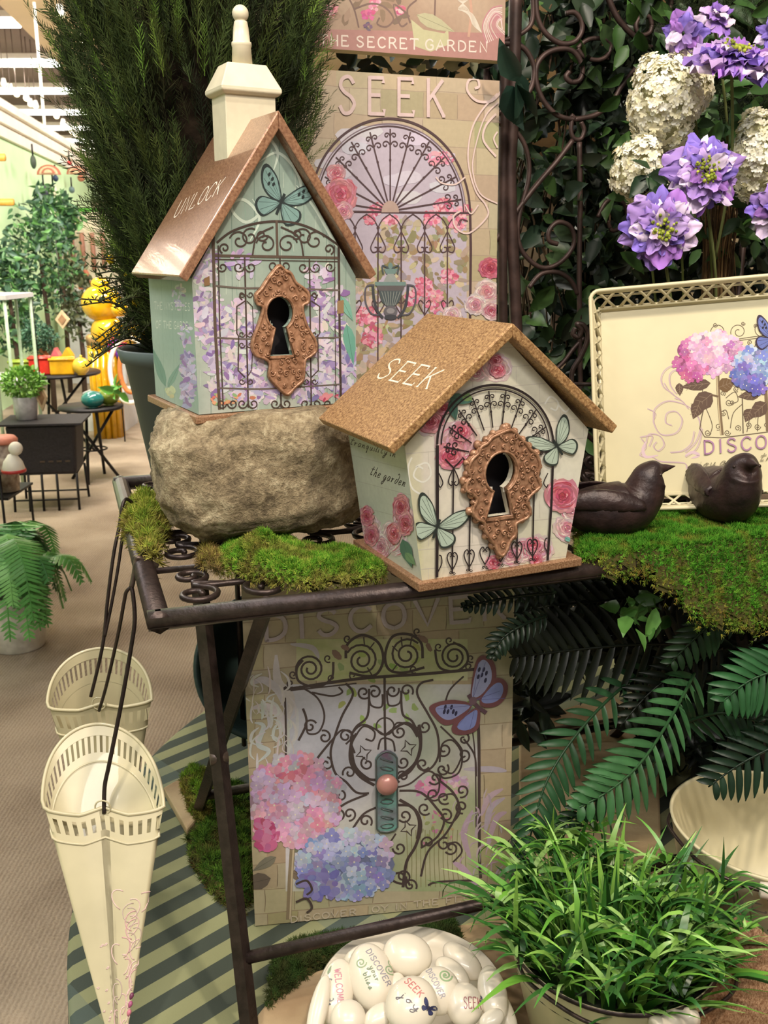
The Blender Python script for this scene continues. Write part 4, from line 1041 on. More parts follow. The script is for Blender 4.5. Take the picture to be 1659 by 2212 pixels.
A.fill([(888, 42), (915, 64), (960, 72), (968, 62), (970, 96), (930, 112), (896, 100)], (204, 198, 150)); A.leaf(900, 32, 90, 30, .42, (196, 190, 148))
A.curve([(1016, 0), (1018, 30), (1012, 80)], .005, (214, 164, 138), 5)
for k in range(12): A.curve([(1050+k*4, 95-k*2), (1042+k*3, 55), (1060+k*2, 20+k*2), (1085, 12+k*5)], .0018, A.R.choice([(226, 190, 188), (206, 130, 146), (236, 210, 206)]), 5)
for k in range(8): A.curve([(1010-k*3, 0), (990-k*2+k*5, 20), (1020, 30+k*3), (1040, 70)], .0012, (226, 214, 196), 5)
A.text('THE SECRET GARDEN', (690, 97), (1053, 113), 22, .0026, (240, 220, 206), up=(0, -1), gap=.35, sp=.55)
for x, y in ((785, 60), (915, 60)): pass
A.done('printed_artwork', sg_)

# --- DISCOVER, under the table
bl = GZ(551, 2000, ZL+.002); br_ = GZ(1100, 1945, ZL+.002)
DY = math.atan2(br_.y-bl.y, br_.x-bl.x); DW = (br_-bl).length; DH = .555
dis, PMD = canvas('canvas print reading DISCOVER with hydrangeas and a blue butterfly, under the iron table', bl, DY, math.radians(4), DW, DH)
A = Art(PMD, (0, 0, 0), (1, 0, 0), (0, 0, 1), clip=[(0, 0), (DW, 0), (DW, DH), (0, DH)], seed=51)
c5 = lambda x, y: (500+x*.3858, 1260+y*.3858)
brickwork(A, 510, 1240, 1120, 2030, 15, -.08, base=((190, 174, 138), (176, 168, 112), (200, 182, 152), (182, 156, 124)), seed=12, mort=(142, 116, 90))
vg = vnoise(33)
A.field(617, 1478, 1034, 1925, 30, 34, lambda u, v: mixc(mixc((196, 196, 212), (216, 208, 214), vg(u, v, 4)), mixc((160, 176, 120), (204, 196, 160), vg(v, u, 9)), max(0, (u-.45)*2.6*vg(u, v, 6)+max(0, v-.45)*1.6)))
A.field(640, 1380, 1010, 1470, 12, 6, lambda u, v: mixc((182, 194, 118), (210, 204, 160), vg(u, v, 8)))
for i in range(60): A.blob(*c5(A.R.uniform(600, 1370), A.R.uniform(330, 800)), 10, 6, A.R.uniform(0, 3), A.jc((168, 186, 100), 16), 8, .3) if A.R.random() < .35 else None
A.petals(*c5(1120, 1150), 34, 22, 40, 9, [(216, 110, 160), (206, 130, 176), (230, 160, 196)], .6); A.petals(*c5(1270, 1120), 18, 20, 20, 8, [(206, 150, 190), (220, 180, 206)], .6); A.petals(*c5(1150, 1380), 40, 40, 30, 7, [(206, 120, 160), (190, 180, 120), (160, 170, 110)], .5)
for k in range(14): A.curve([c5(980+k*26, 1380), c5(985+k*25, 1560), c5(980+k*27, 1700)], .0012, (150, 146, 96), 3)
for pts, w in (([(110, 700), (200, 690), (280, 750), (300, 850)], .012), ([(250, 400), (260, 550), (330, 640), (320, 760)], .014), ([(130, 780), (180, 800), (150, 900), (210, 940), (150, 1000)], .008), ([(330, 340), (450, 360), (490, 420)], .008), ([(320, 770), (310, 900), (330, 1000)], .008), ([(120, 560), (180, 540), (260, 600), (300, 700)], .012), ([(370, 700), (360, 850), (300, 960)], .006)):
    A.curve([c5(*p) for p in pts], w, A.jc((206, 202, 204), 8), 6, True)
for pts in ([(1520, 1150), (1440, 1200), (1400, 1300)], [(1530, 1200), (1450, 1260), (1420, 1400)], [(1540, 1280), (1480, 1320), (1430, 1480)], [(1350, 1270), (1300, 1400), (1340, 1550)], [(1540, 1050), (1450, 1040), (1300, 1040)], [(1240, 1560), (1300, 1600), (1380, 1700)]):
    A.curve([c5(*p) for p in pts], .010, A.jc((196, 170, 190), 8), 6, True)
K4 = (84, 68, 66)
def C(pts, w=.0024, k=6): A.curve([c5(*p) for p in pts], w*1.2, K4, k)
def Sp(x, y, r_, t=1.4, a=0, d=1, w=.0030): A.spiral(*c5(x, y), r_*.3858*(1.3 if r_ == 30 else 1), t, a, w, K4, d, .2)
C([(310, 580), (330, 590), (700, 535), (1100, 505), (1370, 480)], .004); C([(330, 600), (700, 560)], .0018)
C([(300, 640), (305, 900), (300, 1400)], .0026); C([(1375, 700), (1385, 900), (1388, 1500), (1395, 1650)], .004); C([(1350, 830), (1365, 1000), (1370, 1400)], .0018)
for x, y, r_, a, d in ((440, 480, 80, 3, 1), (730, 430, 92, 3.6, 1), (980, 400, 92, 5.5, -1), (1245, 410, 80, 0, -1)): Sp(x, y, r_, 2.1, a, d, .0032)
C([(640, 420), (650, 340), (730, 290), (820, 330), (850, 420), (820, 500), (760, 520), (660, 500)], .0034); C([(1070, 420), (1060, 330), (990, 285), (900, 300), (860, 400), (880, 480), (960, 500), (1080, 470)], .0034)
C([(1140, 370), (1150, 440), (1180, 480), (1260, 490), (1320, 440), (1310, 370), (1240, 330)], .003); C([(570, 440), (560, 530), (480, 580), (380, 550), (365, 480), (400, 430)], .003)
for x, y in ((650, 310), (540, 420), (1040, 270), (1160, 355), (1220, 320), (330, 560), (345, 510), (1330, 465), (1340, 420), (560, 530), (680, 515), (1020, 480)): Sp(x, y, 24, 1.1, 1, 1, .0022)
for a_, b_ in (((740, 300), (745, 350)), ((800, 330), (770, 370)), ((950, 300), (955, 350)), ((900, 350), (930, 380)), ((1010, 300), (1000, 350)), ((760, 470), (790, 520)), ((930, 450), (900, 490))): A.path([c5(*a_), c5(*b_)], .002, K4)
A.blob(*c5(590, 400), 12, 7, .8, (150, 116, 100), 8, .3); A.blob(*c5(640, 360), 10, 6, .2, (150, 116, 100), 8, .3); A.blob(*c5(1070, 310), 12, 6, .6, (150, 116, 100), 8, .3); A.blob(*c5(1105, 360), 9, 6, 1.2, (150, 116, 100), 8, .3)
C([(857, 520), (858, 760), (862, 940)], .003)
C([(380, 575), (480, 640), (520, 740), (490, 830), (430, 840), (420, 790)]); C([(450, 610), (560, 630), (620, 610), (600, 580)]); C([(640, 560), (680, 620), (620, 740), (580, 850), (555, 950), (580, 1060), (640, 1110), (700, 1170), (770, 1175)], .003)
C([(1130, 540), (1060, 560), (1040, 620), (1100, 730), (1150, 830), (1160, 950), (1130, 1020), (1080, 1050), (1040, 1010)], .003); C([(1170, 800), (1270, 900), (1290, 960), (1240, 1060), (1180, 1040)]); C([(1300, 520), (1220, 600), (1190, 700)])
C([(375, 880), (420, 780), (400, 700)], .003); C([(560, 880), (480, 980), (450, 1040)], .003); C([(700, 840), (670, 900), (668, 1000), (720, 1080), (800, 1130)], .004); C([(1050, 790), (1060, 870), (1050, 960), (1000, 1050), (930, 1090)], .004)
C([(770, 590), (762, 740), (700, 800), (670, 850)], .003); C([(950, 600), (958, 730), (1010, 770), (1050, 850)], .003); C([(690, 860), (740, 800), (800, 830), (790, 880), (750, 870)]); C([(900, 820), (930, 780), (1000, 800), (1040, 860)])
for k in range(46):   # pale feathery acanthus strokes down the left
    x0 = A.R.uniform(120, 340); y0 = A.R.uniform(420, 980); dx = A.R.uniform(-60, 60); dy = A.R.uniform(40, 120)
    A.curve([c5(x0, y0), c5(x0+dx*.8, y0+dy*.4), c5(x0+dx, y0+dy), c5(x0+dx*.3, y0+dy*1.3)], A.R.uniform(.0012, .005), A.jc((214, 208, 206), 8), 4, True)
for k in range(30):
    x0 = A.R.uniform(1300, 1530); y0 = A.R.uniform(1080, 1600); dx = A.R.uniform(-80, 20); dy = A.R.uniform(30, 120)
    A.curve([c5(x0, y0), c5(x0+dx*.8, y0+dy*.4), c5(x0+dx, y0+dy)], A.R.uniform(.0012, .004), A.jc((196, 172, 190), 10), 4, True)
C([(690, 950), (668, 860), (740, 790), (860, 850)]); C([(860, 850), (980, 780), (1055, 870), (1030, 1000), (940, 1080)], .0036); C([(670, 900), (690, 1020), (760, 1090), (810, 1100)], .0036)
C([(1165, 1000), (1180, 900), (1240, 880), (1290, 960), (1270, 1060), (1190, 1090), (1160, 1050)]); C([(1160, 1200), (1240, 1180), (1280, 1270), (1230, 1340), (1170, 1310)]); C([(1300, 870), (1360, 960), (1370, 1080)]); C([(1200, 1460), (1260, 1450), (1290, 1500), (1240, 1560)]); C([(560, 880), (620, 820), (680, 850), (640, 900)])
C([(930, 1240), (1010, 1250), (1050, 1330), (1040, 1430)], .0036); C([(870, 1600), (900, 1660), (960, 1680), (980, 1640)], .003)
A.path([c5(860+50*math.cos(t), 800+48*math.sin(t)) for t in np.linspace(0, 6.283, 24)], .0024, K4)
C([(820, 930), (840, 870), (900, 880), (915, 940)]); C([(770, 600), (780, 680), (840, 690), (845, 620)]); C([(870, 600), (880, 680), (940, 670), (950, 600)])
for x, y in ((740, 610), (800, 610), (900, 600), (980, 600), (440, 800), (520, 860), (640, 855), (530, 1010), (660, 1060), (760, 1010), (940, 830), (1080, 800), (1190, 930), (1300, 870), (1300, 960), (1180, 1040), (960, 1000), (960, 1080), (1070, 1010), (1140, 1090), (1130, 1180), (1080, 1260), (1290, 1160), (1190, 1200), (1200, 1300), (1290, 1250), (660, 1290), (750, 1330), (970, 1300), (940, 1480), (1100, 1450), (1190, 1460), (1230, 1480), (610, 1190), (600, 1300), (1000, 1690), (960, 1640)): Sp(x, y, 30, 1.2, A.R.uniform(0, 6), A.R.choice((1, -1)))
C([(560, 1290), (640, 1230), (760, 1180)], .003); C([(680, 1370), (740, 1290), (820, 1250)], .003); C([(940, 1160), (1060, 1170), (1150, 1260), (1190, 1330), (1150, 1420), (1060, 1480)], .003); C([(940, 1210), (1030, 1270), (1060, 1360), (1030, 1470), (980, 1560), (960, 1700)], .004); C([(1160, 1100), (1240, 1170), (1270, 1260), (1200, 1400), (1100, 1500), (1060, 1640)], .003); C([(930, 1140), (1000, 1120), (1100, 1050), (1160, 1100), (1150, 1180), (1080, 1210)], .0024); C([(880, 1640), (950, 1620), (1000, 1690)], .003); C([(1100, 1690), (1160, 1670), (1390, 1660)], .003); C([(820, 1400), (870, 1460), (920, 1400)])
for x, y in ((740, 950), (990, 920), (990, 1370)):   # little fleur stars
    A.path([c5(x+(46 if k % 2 else 20)*math.cos(k*.785+.4), y+(46 if k % 2 else 20)*math.sin(k*.785+.4)) for k in range(9)], .0022, K4)
# hydrangeas
hp = [(226, 176, 206), (216, 150, 190), (206, 176, 214), (232, 150, 180), (196, 166, 206)]
A.leaf(*c5(330, 1500), 60, 22, -.5, (128, 128, 104)); A.leaf(*c5(250, 1530), 60, 22, 2.6, (132, 126, 108)); A.leaf(*c5(220, 1650), 70, 36, 2.9, (110, 96, 84)); A.leaf(*c5(330, 1620), 60, 30, .2, (140, 120, 100))
A.path([c5(345, 1430), c5(330, 1650), c5(320, 1880)], .008, (150, 130, 100)); A.path([c5(350, 1430), c5(338, 1640), c5(328, 1880)], .0025, (206, 186, 150))
A.hydrangea(*c5(360, 1215), 100, 96, 210, 17, hp); A.petals(*c5(190, 1400), 24, 34, 50, 11, [(196, 60, 120), (210, 90, 150), (220, 120, 170)], .8)
A.petals(*c5(330, 1050), 40, 18, 20, 10, [(220, 110, 140), (230, 150, 180)], .7)
hb = [(150, 160, 214), (176, 186, 226), (140, 146, 206), (190, 196, 226), (196, 190, 220)]
A.hydrangea(*c5(650, 1570), 104, 72, 190, 16, hb); A.petals(*c5(500, 1680), 50, 28, 50, 11, [(124, 118, 196), (136, 130, 206), (150, 140, 200)], .8)
for y_ in (1680, 1780): C([(360, y_), (420, y_-20), (450, y_+30), (420, y_+60)], .003)
# butterfly: blue wings with brown borders
def wing(pts, ins, c): A.fill([c5(*p) for p in spline(pts, 4, True)], (134, 78, 84)); A.fill([c5(*p) for p in spline(ins, 4, True)], c)
wing([(1340, 640), (1345, 540), (1370, 430), (1410, 400), (1460, 430), (1480, 490), (1470, 560), (1400, 640)], [(1345, 630), (1355, 540), (1380, 450), (1410, 425), (1440, 450), (1455, 500), (1445, 560), (1390, 625)], (166, 168, 214))
wing([(1390, 650), (1460, 540), (1510, 530), (1545, 570), (1530, 640), (1480, 685), (1410, 690)], [(1400, 640), (1465, 565), (1505, 555), (1520, 590), (1505, 635), (1470, 662), (1415, 668)], (140, 150, 218))
wing([(1345, 680), (1250, 650), (1160, 660), (1105, 690), (1130, 740), (1190, 790), (1260, 770)], [(1335, 685), (1250, 672), (1170, 680), (1140, 700), (1160, 735), (1200, 760), (1250, 750)], (150, 156, 214))
wing([(1380, 690), (1290, 740), (1235, 790), (1240, 835), (1300, 845), (1370, 820), (1390, 760)], [(1370, 705), (1300, 750), (1265, 790), (1270, 812), (1310, 820), (1355, 800), (1370, 760)], (134, 146, 216))
for x, y in ((1385, 480), (1410, 480), (1400, 510), (1425, 500), (1380, 520), (1420, 540), (1195, 690), (1210, 715), (1230, 690), (1240, 715), (1190, 715), (1255, 725)): A.blob(*c5(x, y), 3, 6, .3, (56, 50, 84), 7)
for a_, b_ in (((1360, 650), (1500, 600)), ((1360, 650), (1530, 640)), ((1350, 640), (1420, 440)), ((1350, 640), (1380, 440)), ((1345, 680), (1150, 700)), ((1350, 690), (1260, 800)), ((1360, 700), (1330, 820))): A.path([c5(*a_), c5(*b_)], .0007, (104, 100, 166))
A.path([c5(1325, 620), c5(1350, 660), c5(1380, 690), c5(1425, 722)], .006, (110, 76, 90)); A.blob(*c5(1350, 655), 8, 10, .7, (130, 96, 110), 10)
A.text('DISCOVER', c5(185, 318), c5(1530, 190), 54, .0062, (196, 178, 184), up=(-.05, -1), gap=.45)
A.text('DISCOVER JOY IN THE FLOWERS', c5(330, 1895), c5(1540, 1745), 13, .0018, (206, 190, 166), up=(0, -1), serif=False)
A.done('printed_artwork', dis)
# raised door plate with its knob, on the print
A2 = Art(PMD, (0, 0, 0), (1, 0, 0), (0, 0, 1)); q0 = A2.uv(c5(868, 1165)); wv_ = .0172; hv = .0655
ol = [(q0[0]+wv_*sx, q0[1]+hv*sz) for sx, sz in ((-1, -.92), (-.7, -1), (0, -1.03), (.7, -1), (1, -.92), (1, .86), (.8, .95), (.4, 1.03), (0, 1.06), (-.4, 1.03), (-.8, .95), (-1, .86))]
dp = fixn(B().add(*plate(ol, [], -.004, -.0015)).build('door_plate', mat('patina', (112, 166, 156), rough=.45, metal=.1, var=.4, scale=26, col2=(120, 96, 118), bump=.3, bscale=120), dis, smooth=False)); bevel(dp, .001)
rim = B().add(*tube([(p[0]*.0+q0[0]+(p[0]-q0[0])*.93, -.0045, q0[1]+(p[1]-q0[1])*.97) for p in ol], .0013, 6, closed=True))
for k in range(9): rim.add(*tube([(q0[0]+.010*math.cos(t*6.28+k), -.0045, q0[1]-.055+k*.0135+.004*math.sin(t*6.28)) for t in [j/8 for j in range(8)]], .0009, 5, closed=True))
rim.build('relief', mat('patina_dark', (104, 112, 112), rough=.4, metal=.4), dp)
B().add(*sphere(.0165, .012, .0165, 20, 14), M=TR(q0[0]-.001, -.014, q0[1]+.018)).build('door_knob', mat('knob_rose', (196, 140, 132), rough=.3, metal=.2, var=.1), dis)
# ------------------------------------------------------------------ enamel tray on its scroll stand
TRO = GZ(1291, 1103, ZT+.012); TWD, THT = .56, .345
tE = (Matrix.Rotation(math.radians(-15), 4, 'Z') @ Matrix.Rotation(math.radians(-15), 4, 'X') @ Matrix.Rotation(math.radians(-5.8), 4, 'Y'))
tray = empty('serving_tray', TRO, label='cream enamel tray with pierced rim, printed with pink and blue hydrangeas, leaning at right', cat='tray', rot=tE.to_euler())
PMR = Matrix.Translation(TRO) @ tE
ins, dp_ = .024, .040
isx = .011
cream = MATS['cream_enamel']
o_ = B().add(*box(isx, TWD-isx, dp_, dp_+.0025, ins, THT-ins)).build('tray_base', cream, tray, smooth=False)
rimb = B()
def rnd(x0, x1, z0, z1, y, r):
    pts = []
    for cx, cz, a0 in ((x1-r, z1-r, 0), (x0+r, z1-r, 90), (x0+r, z0+r, 180), (x1-r, z0+r, 270)):
        for k in range(6): a = math.radians(a0+k*18); pts.append((cx+r*math.cos(a), y, cz+r*math.sin(a)))
    return pts
rimb.add(*tube(rnd(0, TWD, 0, THT, 0, .014), .0032, 8, closed=True))
rimb.add(*tube(rnd(.004, TWD-.004, .007, THT-.007, .013, .012), .0016, 6, closed=True))
rimb.add(*tube(rnd(isx-.001, TWD-isx+.001, ins-.001, THT-ins+.001, dp_, .009), .003, 8, closed=True))
def lat(p0, p1, q0, q1, n):
    p0, p1, q0, q1 = map(Vector, (p0, p1, q0, q1))
    for k in range(n):
        for a, b in ((k/n, (k+1)/n), ((k+1)/n, k/n)):
            rimb.add(*tube([p0.lerp(p1, a), q0.lerp(q1, b)], .0036, 4, sq=(1, .5)))
    for t0, w in ((.9, .0036), (.08, .0036)):
        a = p0.lerp(q0, t0); b = p1.lerp(q1, t0); rimb.add(*tube([a, b], w, 4))
y1 = dp_
for pa, pb, qa, qb, n in (((.01, 0, 0), (TWD-.01, 0, 0), (isx, y1, ins), (TWD-isx, y1, ins), 18), ((.01, 0, THT), (TWD-.01, 0, THT), (isx, y1, THT-ins), (TWD-isx, y1, THT-ins), 18),
                       ((0, 0, .01), (0, 0, THT-.01), (isx, y1, ins), (isx, y1, THT-ins), 13), ((TWD, 0, .01), (TWD, 0, THT-.01), (TWD-isx, y1, ins), (TWD-isx, y1, THT-ins), 13)):
    lat(pa, pb, qa, qb, n)
rimb.build('pierced_rim', cream, tray)
A = Art(PMR, (0, dp_-.0001, 0), (1, 0, 0), (0, 0, 1), clip=[(isx, ins), (TWD-isx, ins), (TWD-isx, THT-ins), (isx, THT-ins)], seed=61)
c6 = lambda x, y: (1200+x*.3255, 580+y*.3255)
PS = (206, 176, 186)
def C6(pts, w, col, k=6, tp=False): A.curve([c6(*p) for p in pts], w, col, k, tp)
for pts in ([(870, 670), (800, 640), (730, 670), (700, 730), (720, 790), (780, 830)], [(880, 690), (810, 670), (760, 700), (760, 770), (800, 830)], [(610, 930), (660, 960), (650, 1020), (700, 1100), (800, 1090), (840, 1010), (800, 950), (740, 960), (730, 1020), (770, 1040)], [(650, 1000), (660, 930), (740, 880), (850, 900), (930, 960), (960, 1050), (930, 1150), (860, 1220)], [(570, 1130), (600, 1180), (560, 1240), (640, 1250), (700, 1280), (850, 1290), (870, 1330)], [(600, 1160), (620, 1100), (690, 1110), (720, 1170), (680, 1210), (650, 1180), (670, 1150)], [(760, 1220), (840, 1210), (900, 1160), (920, 1080)], [(860, 1250), (930, 1200), (960, 1130), (970, 1060)], [(790, 860), (840, 880), (880, 930)], [(560, 1120), (640, 1110), (620, 1180)], [(720, 760), (760, 820), (830, 870)]):
    C6(pts, .0018, PS, 7); C6([(p[0]+7, p[1]+6) for p in pts], .0007, (180, 150, 150), 7)
for pts in ([(600, 1150), (580, 1200), (600, 1250), (680, 1240)], [(860, 1240), (910, 1220), (950, 1240), (900, 1260)]): C6(pts, .005, (222, 190, 200), 5, True)
GK = (112, 96, 74)
def S6(x, y, r_, t=1.3, a=0, d=1, w=.0011): A.spiral(*c6(x, y), r_*.3255, t, a, w, GK, d, .2)
# little gate
C6([(985, 925), (990, 1118), (1410, 1085), (1800, 1050)], .0016, GK, 3); C6([(975, 800), (985, 925)], .0014, GK); C6([(1240, 860), (1245, 1095)], .0018, GK)
for pts in ([(1000, 930), (1040, 1040), (1020, 1110)], [(1330, 500), (1270, 640), (1240, 700)], [(1120, 480), (1200, 470), (1300, 455), (1420, 440)], [(1120, 490), (1300, 468), (1420, 452)], [(1130, 860), (1190, 820), (1210, 880), (1150, 900)], [(1090, 960), (1130, 940), (1150, 1000)], [(1340, 1080), (1350, 960), (1400, 900)], [(1270, 1085), (1300, 980), (1400, 940)], [(1160, 1060), (1180, 960), (1240, 900)]): C6(pts, .0012, GK)
for x, y, r_, a, d in ((1080, 420, 52, 3, 1), (1215, 420, 58, 2, 1), (1370, 410, 50, 4, -1), (1060, 375, 16, 0, 1), (1245, 365, 14, 0, 1), (1330, 380, 14, 2, 1), (1110, 470, 14, 2, -1), (1290, 490, 18, 1, 1), (1010, 1090, 22, 0, 1), (1080, 1050, 24, 2, -1), (1140, 1090, 22, 0, 1), (1210, 1060, 22, 1, -1), (1150, 890, 24, 0, 1), (1170, 890, 16, 2, -1), (1110, 960, 20, 0, 1), (1280, 1040, 22, 2, -1), (1340, 1050, 22, 0, 1), (1330, 960, 18, 1, 1), (1370, 900, 20, 3, -1), (1000, 830, 20, 0, 1), (1110, 830, 18, 1, -1), (1400, 1040, 20, 1, -1), (1200, 800, 20, 1, 1)): S6(x, y, r_, 1.5, a, d)
# hydrangeas, stems and leaves
A.path([c6(1075, 700), c6(1085, 900), c6(1105, 1105)], .0052, (132, 108, 78)); A.path([c6(1070, 700), c6(1080, 900), c6(1098, 1105)], .0016, (206, 186, 140)); A.path([c6(1395, 800), c6(1408, 1080)], .005, (132, 108, 78))
A.path([c6(1000, 830), c6(1080, 850)], .003, (120, 96, 72))
LF = (104, 80, 66)
def heart(x, y, l, w, a, c=LF):
    A.leaf(*c6(x, y), l, w, a, c, (150, 126, 100))
    ca, sa = math.cos(a), math.sin(a); X, Y = c6(x, y)
    for t in (.25, .45, .65):
        for sg in (-1, 1): A.path([(X+l*t*ca, Y+l*t*sa), (X+l*(t+.18)*ca-sg*w*.32*sa, Y+l*(t+.18)*sa+sg*w*.32*ca)], .0005, (150, 126, 100))
heart(1030, 760, 66, 26, 3.0); heart(820, 760, 28, 18, 1.5); heart(1040, 830, 60, 40, 2.45); heart(960, 880, 42, 30, 1.95); heart(1080, 790, 40, 32, -.35, (120, 90, 56)); heart(1360, 830, 50, 24, 3.0); heart(1400, 890, 50, 34, 2.4); heart(1300, 930, 32, 26, 2.0)
A.hydrangea(*c6(1060, 560), 58, 44, 110, 12, [(206, 140, 190), (226, 176, 210), (196, 130, 180), (232, 190, 214), (214, 150, 196)])
A.hydrangea(*c6(900, 640), 34, 34, 40, 12, [(196, 86, 150), (206, 110, 166)]); A.hydrangea(*c6(870, 540), 22, 18, 16, 11, [(186, 80, 150), (206, 120, 176)]); A.hydrangea(*c6(1040, 530), 50, 34, 70, 12, [(216, 160, 204), (232, 196, 218)]); A.hydrangea(*c6(1190, 540), 18, 20, 16, 11, [(200, 120, 176), (216, 150, 196)])
A.hydrangea(*c6(1370, 640), 56, 40, 90, 12, [(140, 160, 216), (170, 186, 226), (126, 144, 206), (186, 196, 226)])
A.hydrangea(*c6(1230, 720), 22, 24, 26, 12, [(96, 96, 180), (116, 110, 196)]); A.hydrangea(*c6(1310, 770), 28, 16, 26, 12, [(100, 96, 186), (120, 116, 200)])
A.hydrangea(1720, 800, 50, 44, 60, 12, [(206, 160, 206), (180, 130, 190)])
A.butterfly(*c6(1440, 470), 44, .25, (100, 116, 196), (60, 44, 70), (40, 34, 50))
A.text('DISCOVER', c6(985, 1232), c6(1690, 1165), 28, .0024, (176, 124, 168), up=(-.04, -1), gap=.4)
A.text('joy among the flowers', c6(925, 1325), c6(1800, 1230), 16, .0012, (150, 140, 110), slant=.5, up=(0, -1), serif=False, sp=.5)
A.done('printed_artwork', tray, MATS['gloss_print'])
# stand
st = empty('tray_easel', (0, 0, 0), 0, 'dark iron scroll easel holding the cream tray upright', 'easel')
def T3(pts, Y, r=.0042, name='scroll', par=None, k=6, m=None):
    P = [tuple(GY(p[0], p[1], Y if len(p) < 3 else p[2])) for p in pts]
    return B().add(*tube(spline(P, k), r, 8)).build(name, m or iron, par)
T3([(1243, 708), (1238, 722), (1250, 728), (1256, 712), (1246, 700), (1262, 704), (1270, 730), (1255, 770), (1237, 800), (1235, 830), (1240, 870), (1262, 930), (1290, 960), (1298, 985), (1292, 1012), (1275, 1012), (1266, 998), (1276, 988), (1284, 1000)], 1.56, .0042, 'scroll', st)
T3([(1255, 1000), (1262, 1030), (1290, 1060, 1.52), (1294, 1106, 1.475)], 1.56, .0042, 'support_leg', st)
T3([(1400, 760), (1400, 960), (1400, 1085)], 1.66, .0042, 'support_leg', st)
T3([(1237, 830), (1400, 830)], 1.6, .0036, 'crossbar', st)

# ------------------------------------------------------------------ cast birds
bm_ = mat('cast_brown', (62, 44, 42), rough=.42, metal=.25, var=.3, scale=30, bump=.5, bscale=70, col2=(36, 26, 28))
def bird(loc, yaw, sc, label, pitch=0):
    e = empty('bird_figurine', loc, math.radians(yaw), label, 'bird figurine')
    sp_ = [(-.125, .052, .004), (-.11, .050, .010), (-.075, .045, .020), (-.04, .040, .035), (-.005, .0385, .042), (.028, .044, .041), (.046, .060, .034), (.053, .078, .0285), (.058, .090, .0255), (.066, .099, .018), (.074, .1015, .0085), (.084, .103, .0048), (.096, .105, .0006)]
    P = spline([(x, 0, z) for x, z, r in sp_], 5); rr = [r[0] for r in spline([(r, 0, 0) for _, _, r in sp_], 5)]
    v, f = tube([(p[0]*sc, 0, p[2]*sc) for p in P], [max(r, .0004)*sc for r in rr], 28)
    v = [(x, y, max(z, 0) if z > 0 else z*.12) for x, y, z in v]
    body = B().add(v, f)
    body.build('body', bm_, e)
    for s in (-1, 1):
        w = B(); n = 22
        rows = []
        for i in range(n+1):
            t = i/n; x = .038-.150*t; z = .054+.004*t+.010*math.sin(t*3.1); hw = .021*math.sin(math.pi*min(1, (t*.92+.10)))**.7
            out = .040*(1-t)**.5*.98 if t > .3 else .0375
            out = .041-.030*max(0, t-.25)**1.1
            row = []
            for j in range(9):
                q = j/8; zz = z+hw*(1-2*q)*.75-.008*t; yy = out*(1-.22*(1-q)**2)+.0035*math.sin(q*math.pi)+(.0012 if (int(t*14)+j) % 2 else 0)
                row.append((x*sc, s*yy*sc, zz*sc))
            rows.append(row)
        v = [p for r_ in rows for p in r_]; k = len(v); v2 = [(p[0], p[1]-s*.006*sc, p[2]) for p in v]; f = []
        for i in range(n):
            for j in range(8):
                a = i*9+j; f.append((a, a+1, a+10, a+9)); f.append((a+k, a+9+k, a+10+k, a+1+k))
        for i in range(n): f.append((i*9, i*9+9, i*9+9+k, i*9+k)); f.append((i*9+8, i*9+8+k, i*9+17+k, i*9+17))
        for j in range(8): f.append((j, j+k, j+1+k, j+1)); f.append((n*9+j, n*9+j+1, n*9+j+1+k, n*9+j+k))
        fixn(w.add(v+v2, f).build('wing', bm_, e))
        B().add(*sphere(.0028*sc, n=8, m=6), M=TR(.066*sc, s*.0185*sc, .096*sc)).build('eye', MATS['iron'], e)
    return e
MOSS_H = .010
b1 = GZ(1318, 1158, ZT+MOSS_H); b2 = GZ(1572, 1140, ZT+MOSS_H)
bird((b1.x+.004, b1.y+.018, ZT+MOSS_H-.002), 6, .94, 'dark brown cast bird beside the white birdhouse, beak pointing right')
bird((b2.x+.006, b2.y+.052, ZT+MOSS_H-.002), -84, 1.02, 'dark brown cast bird at the right edge, facing the viewer')

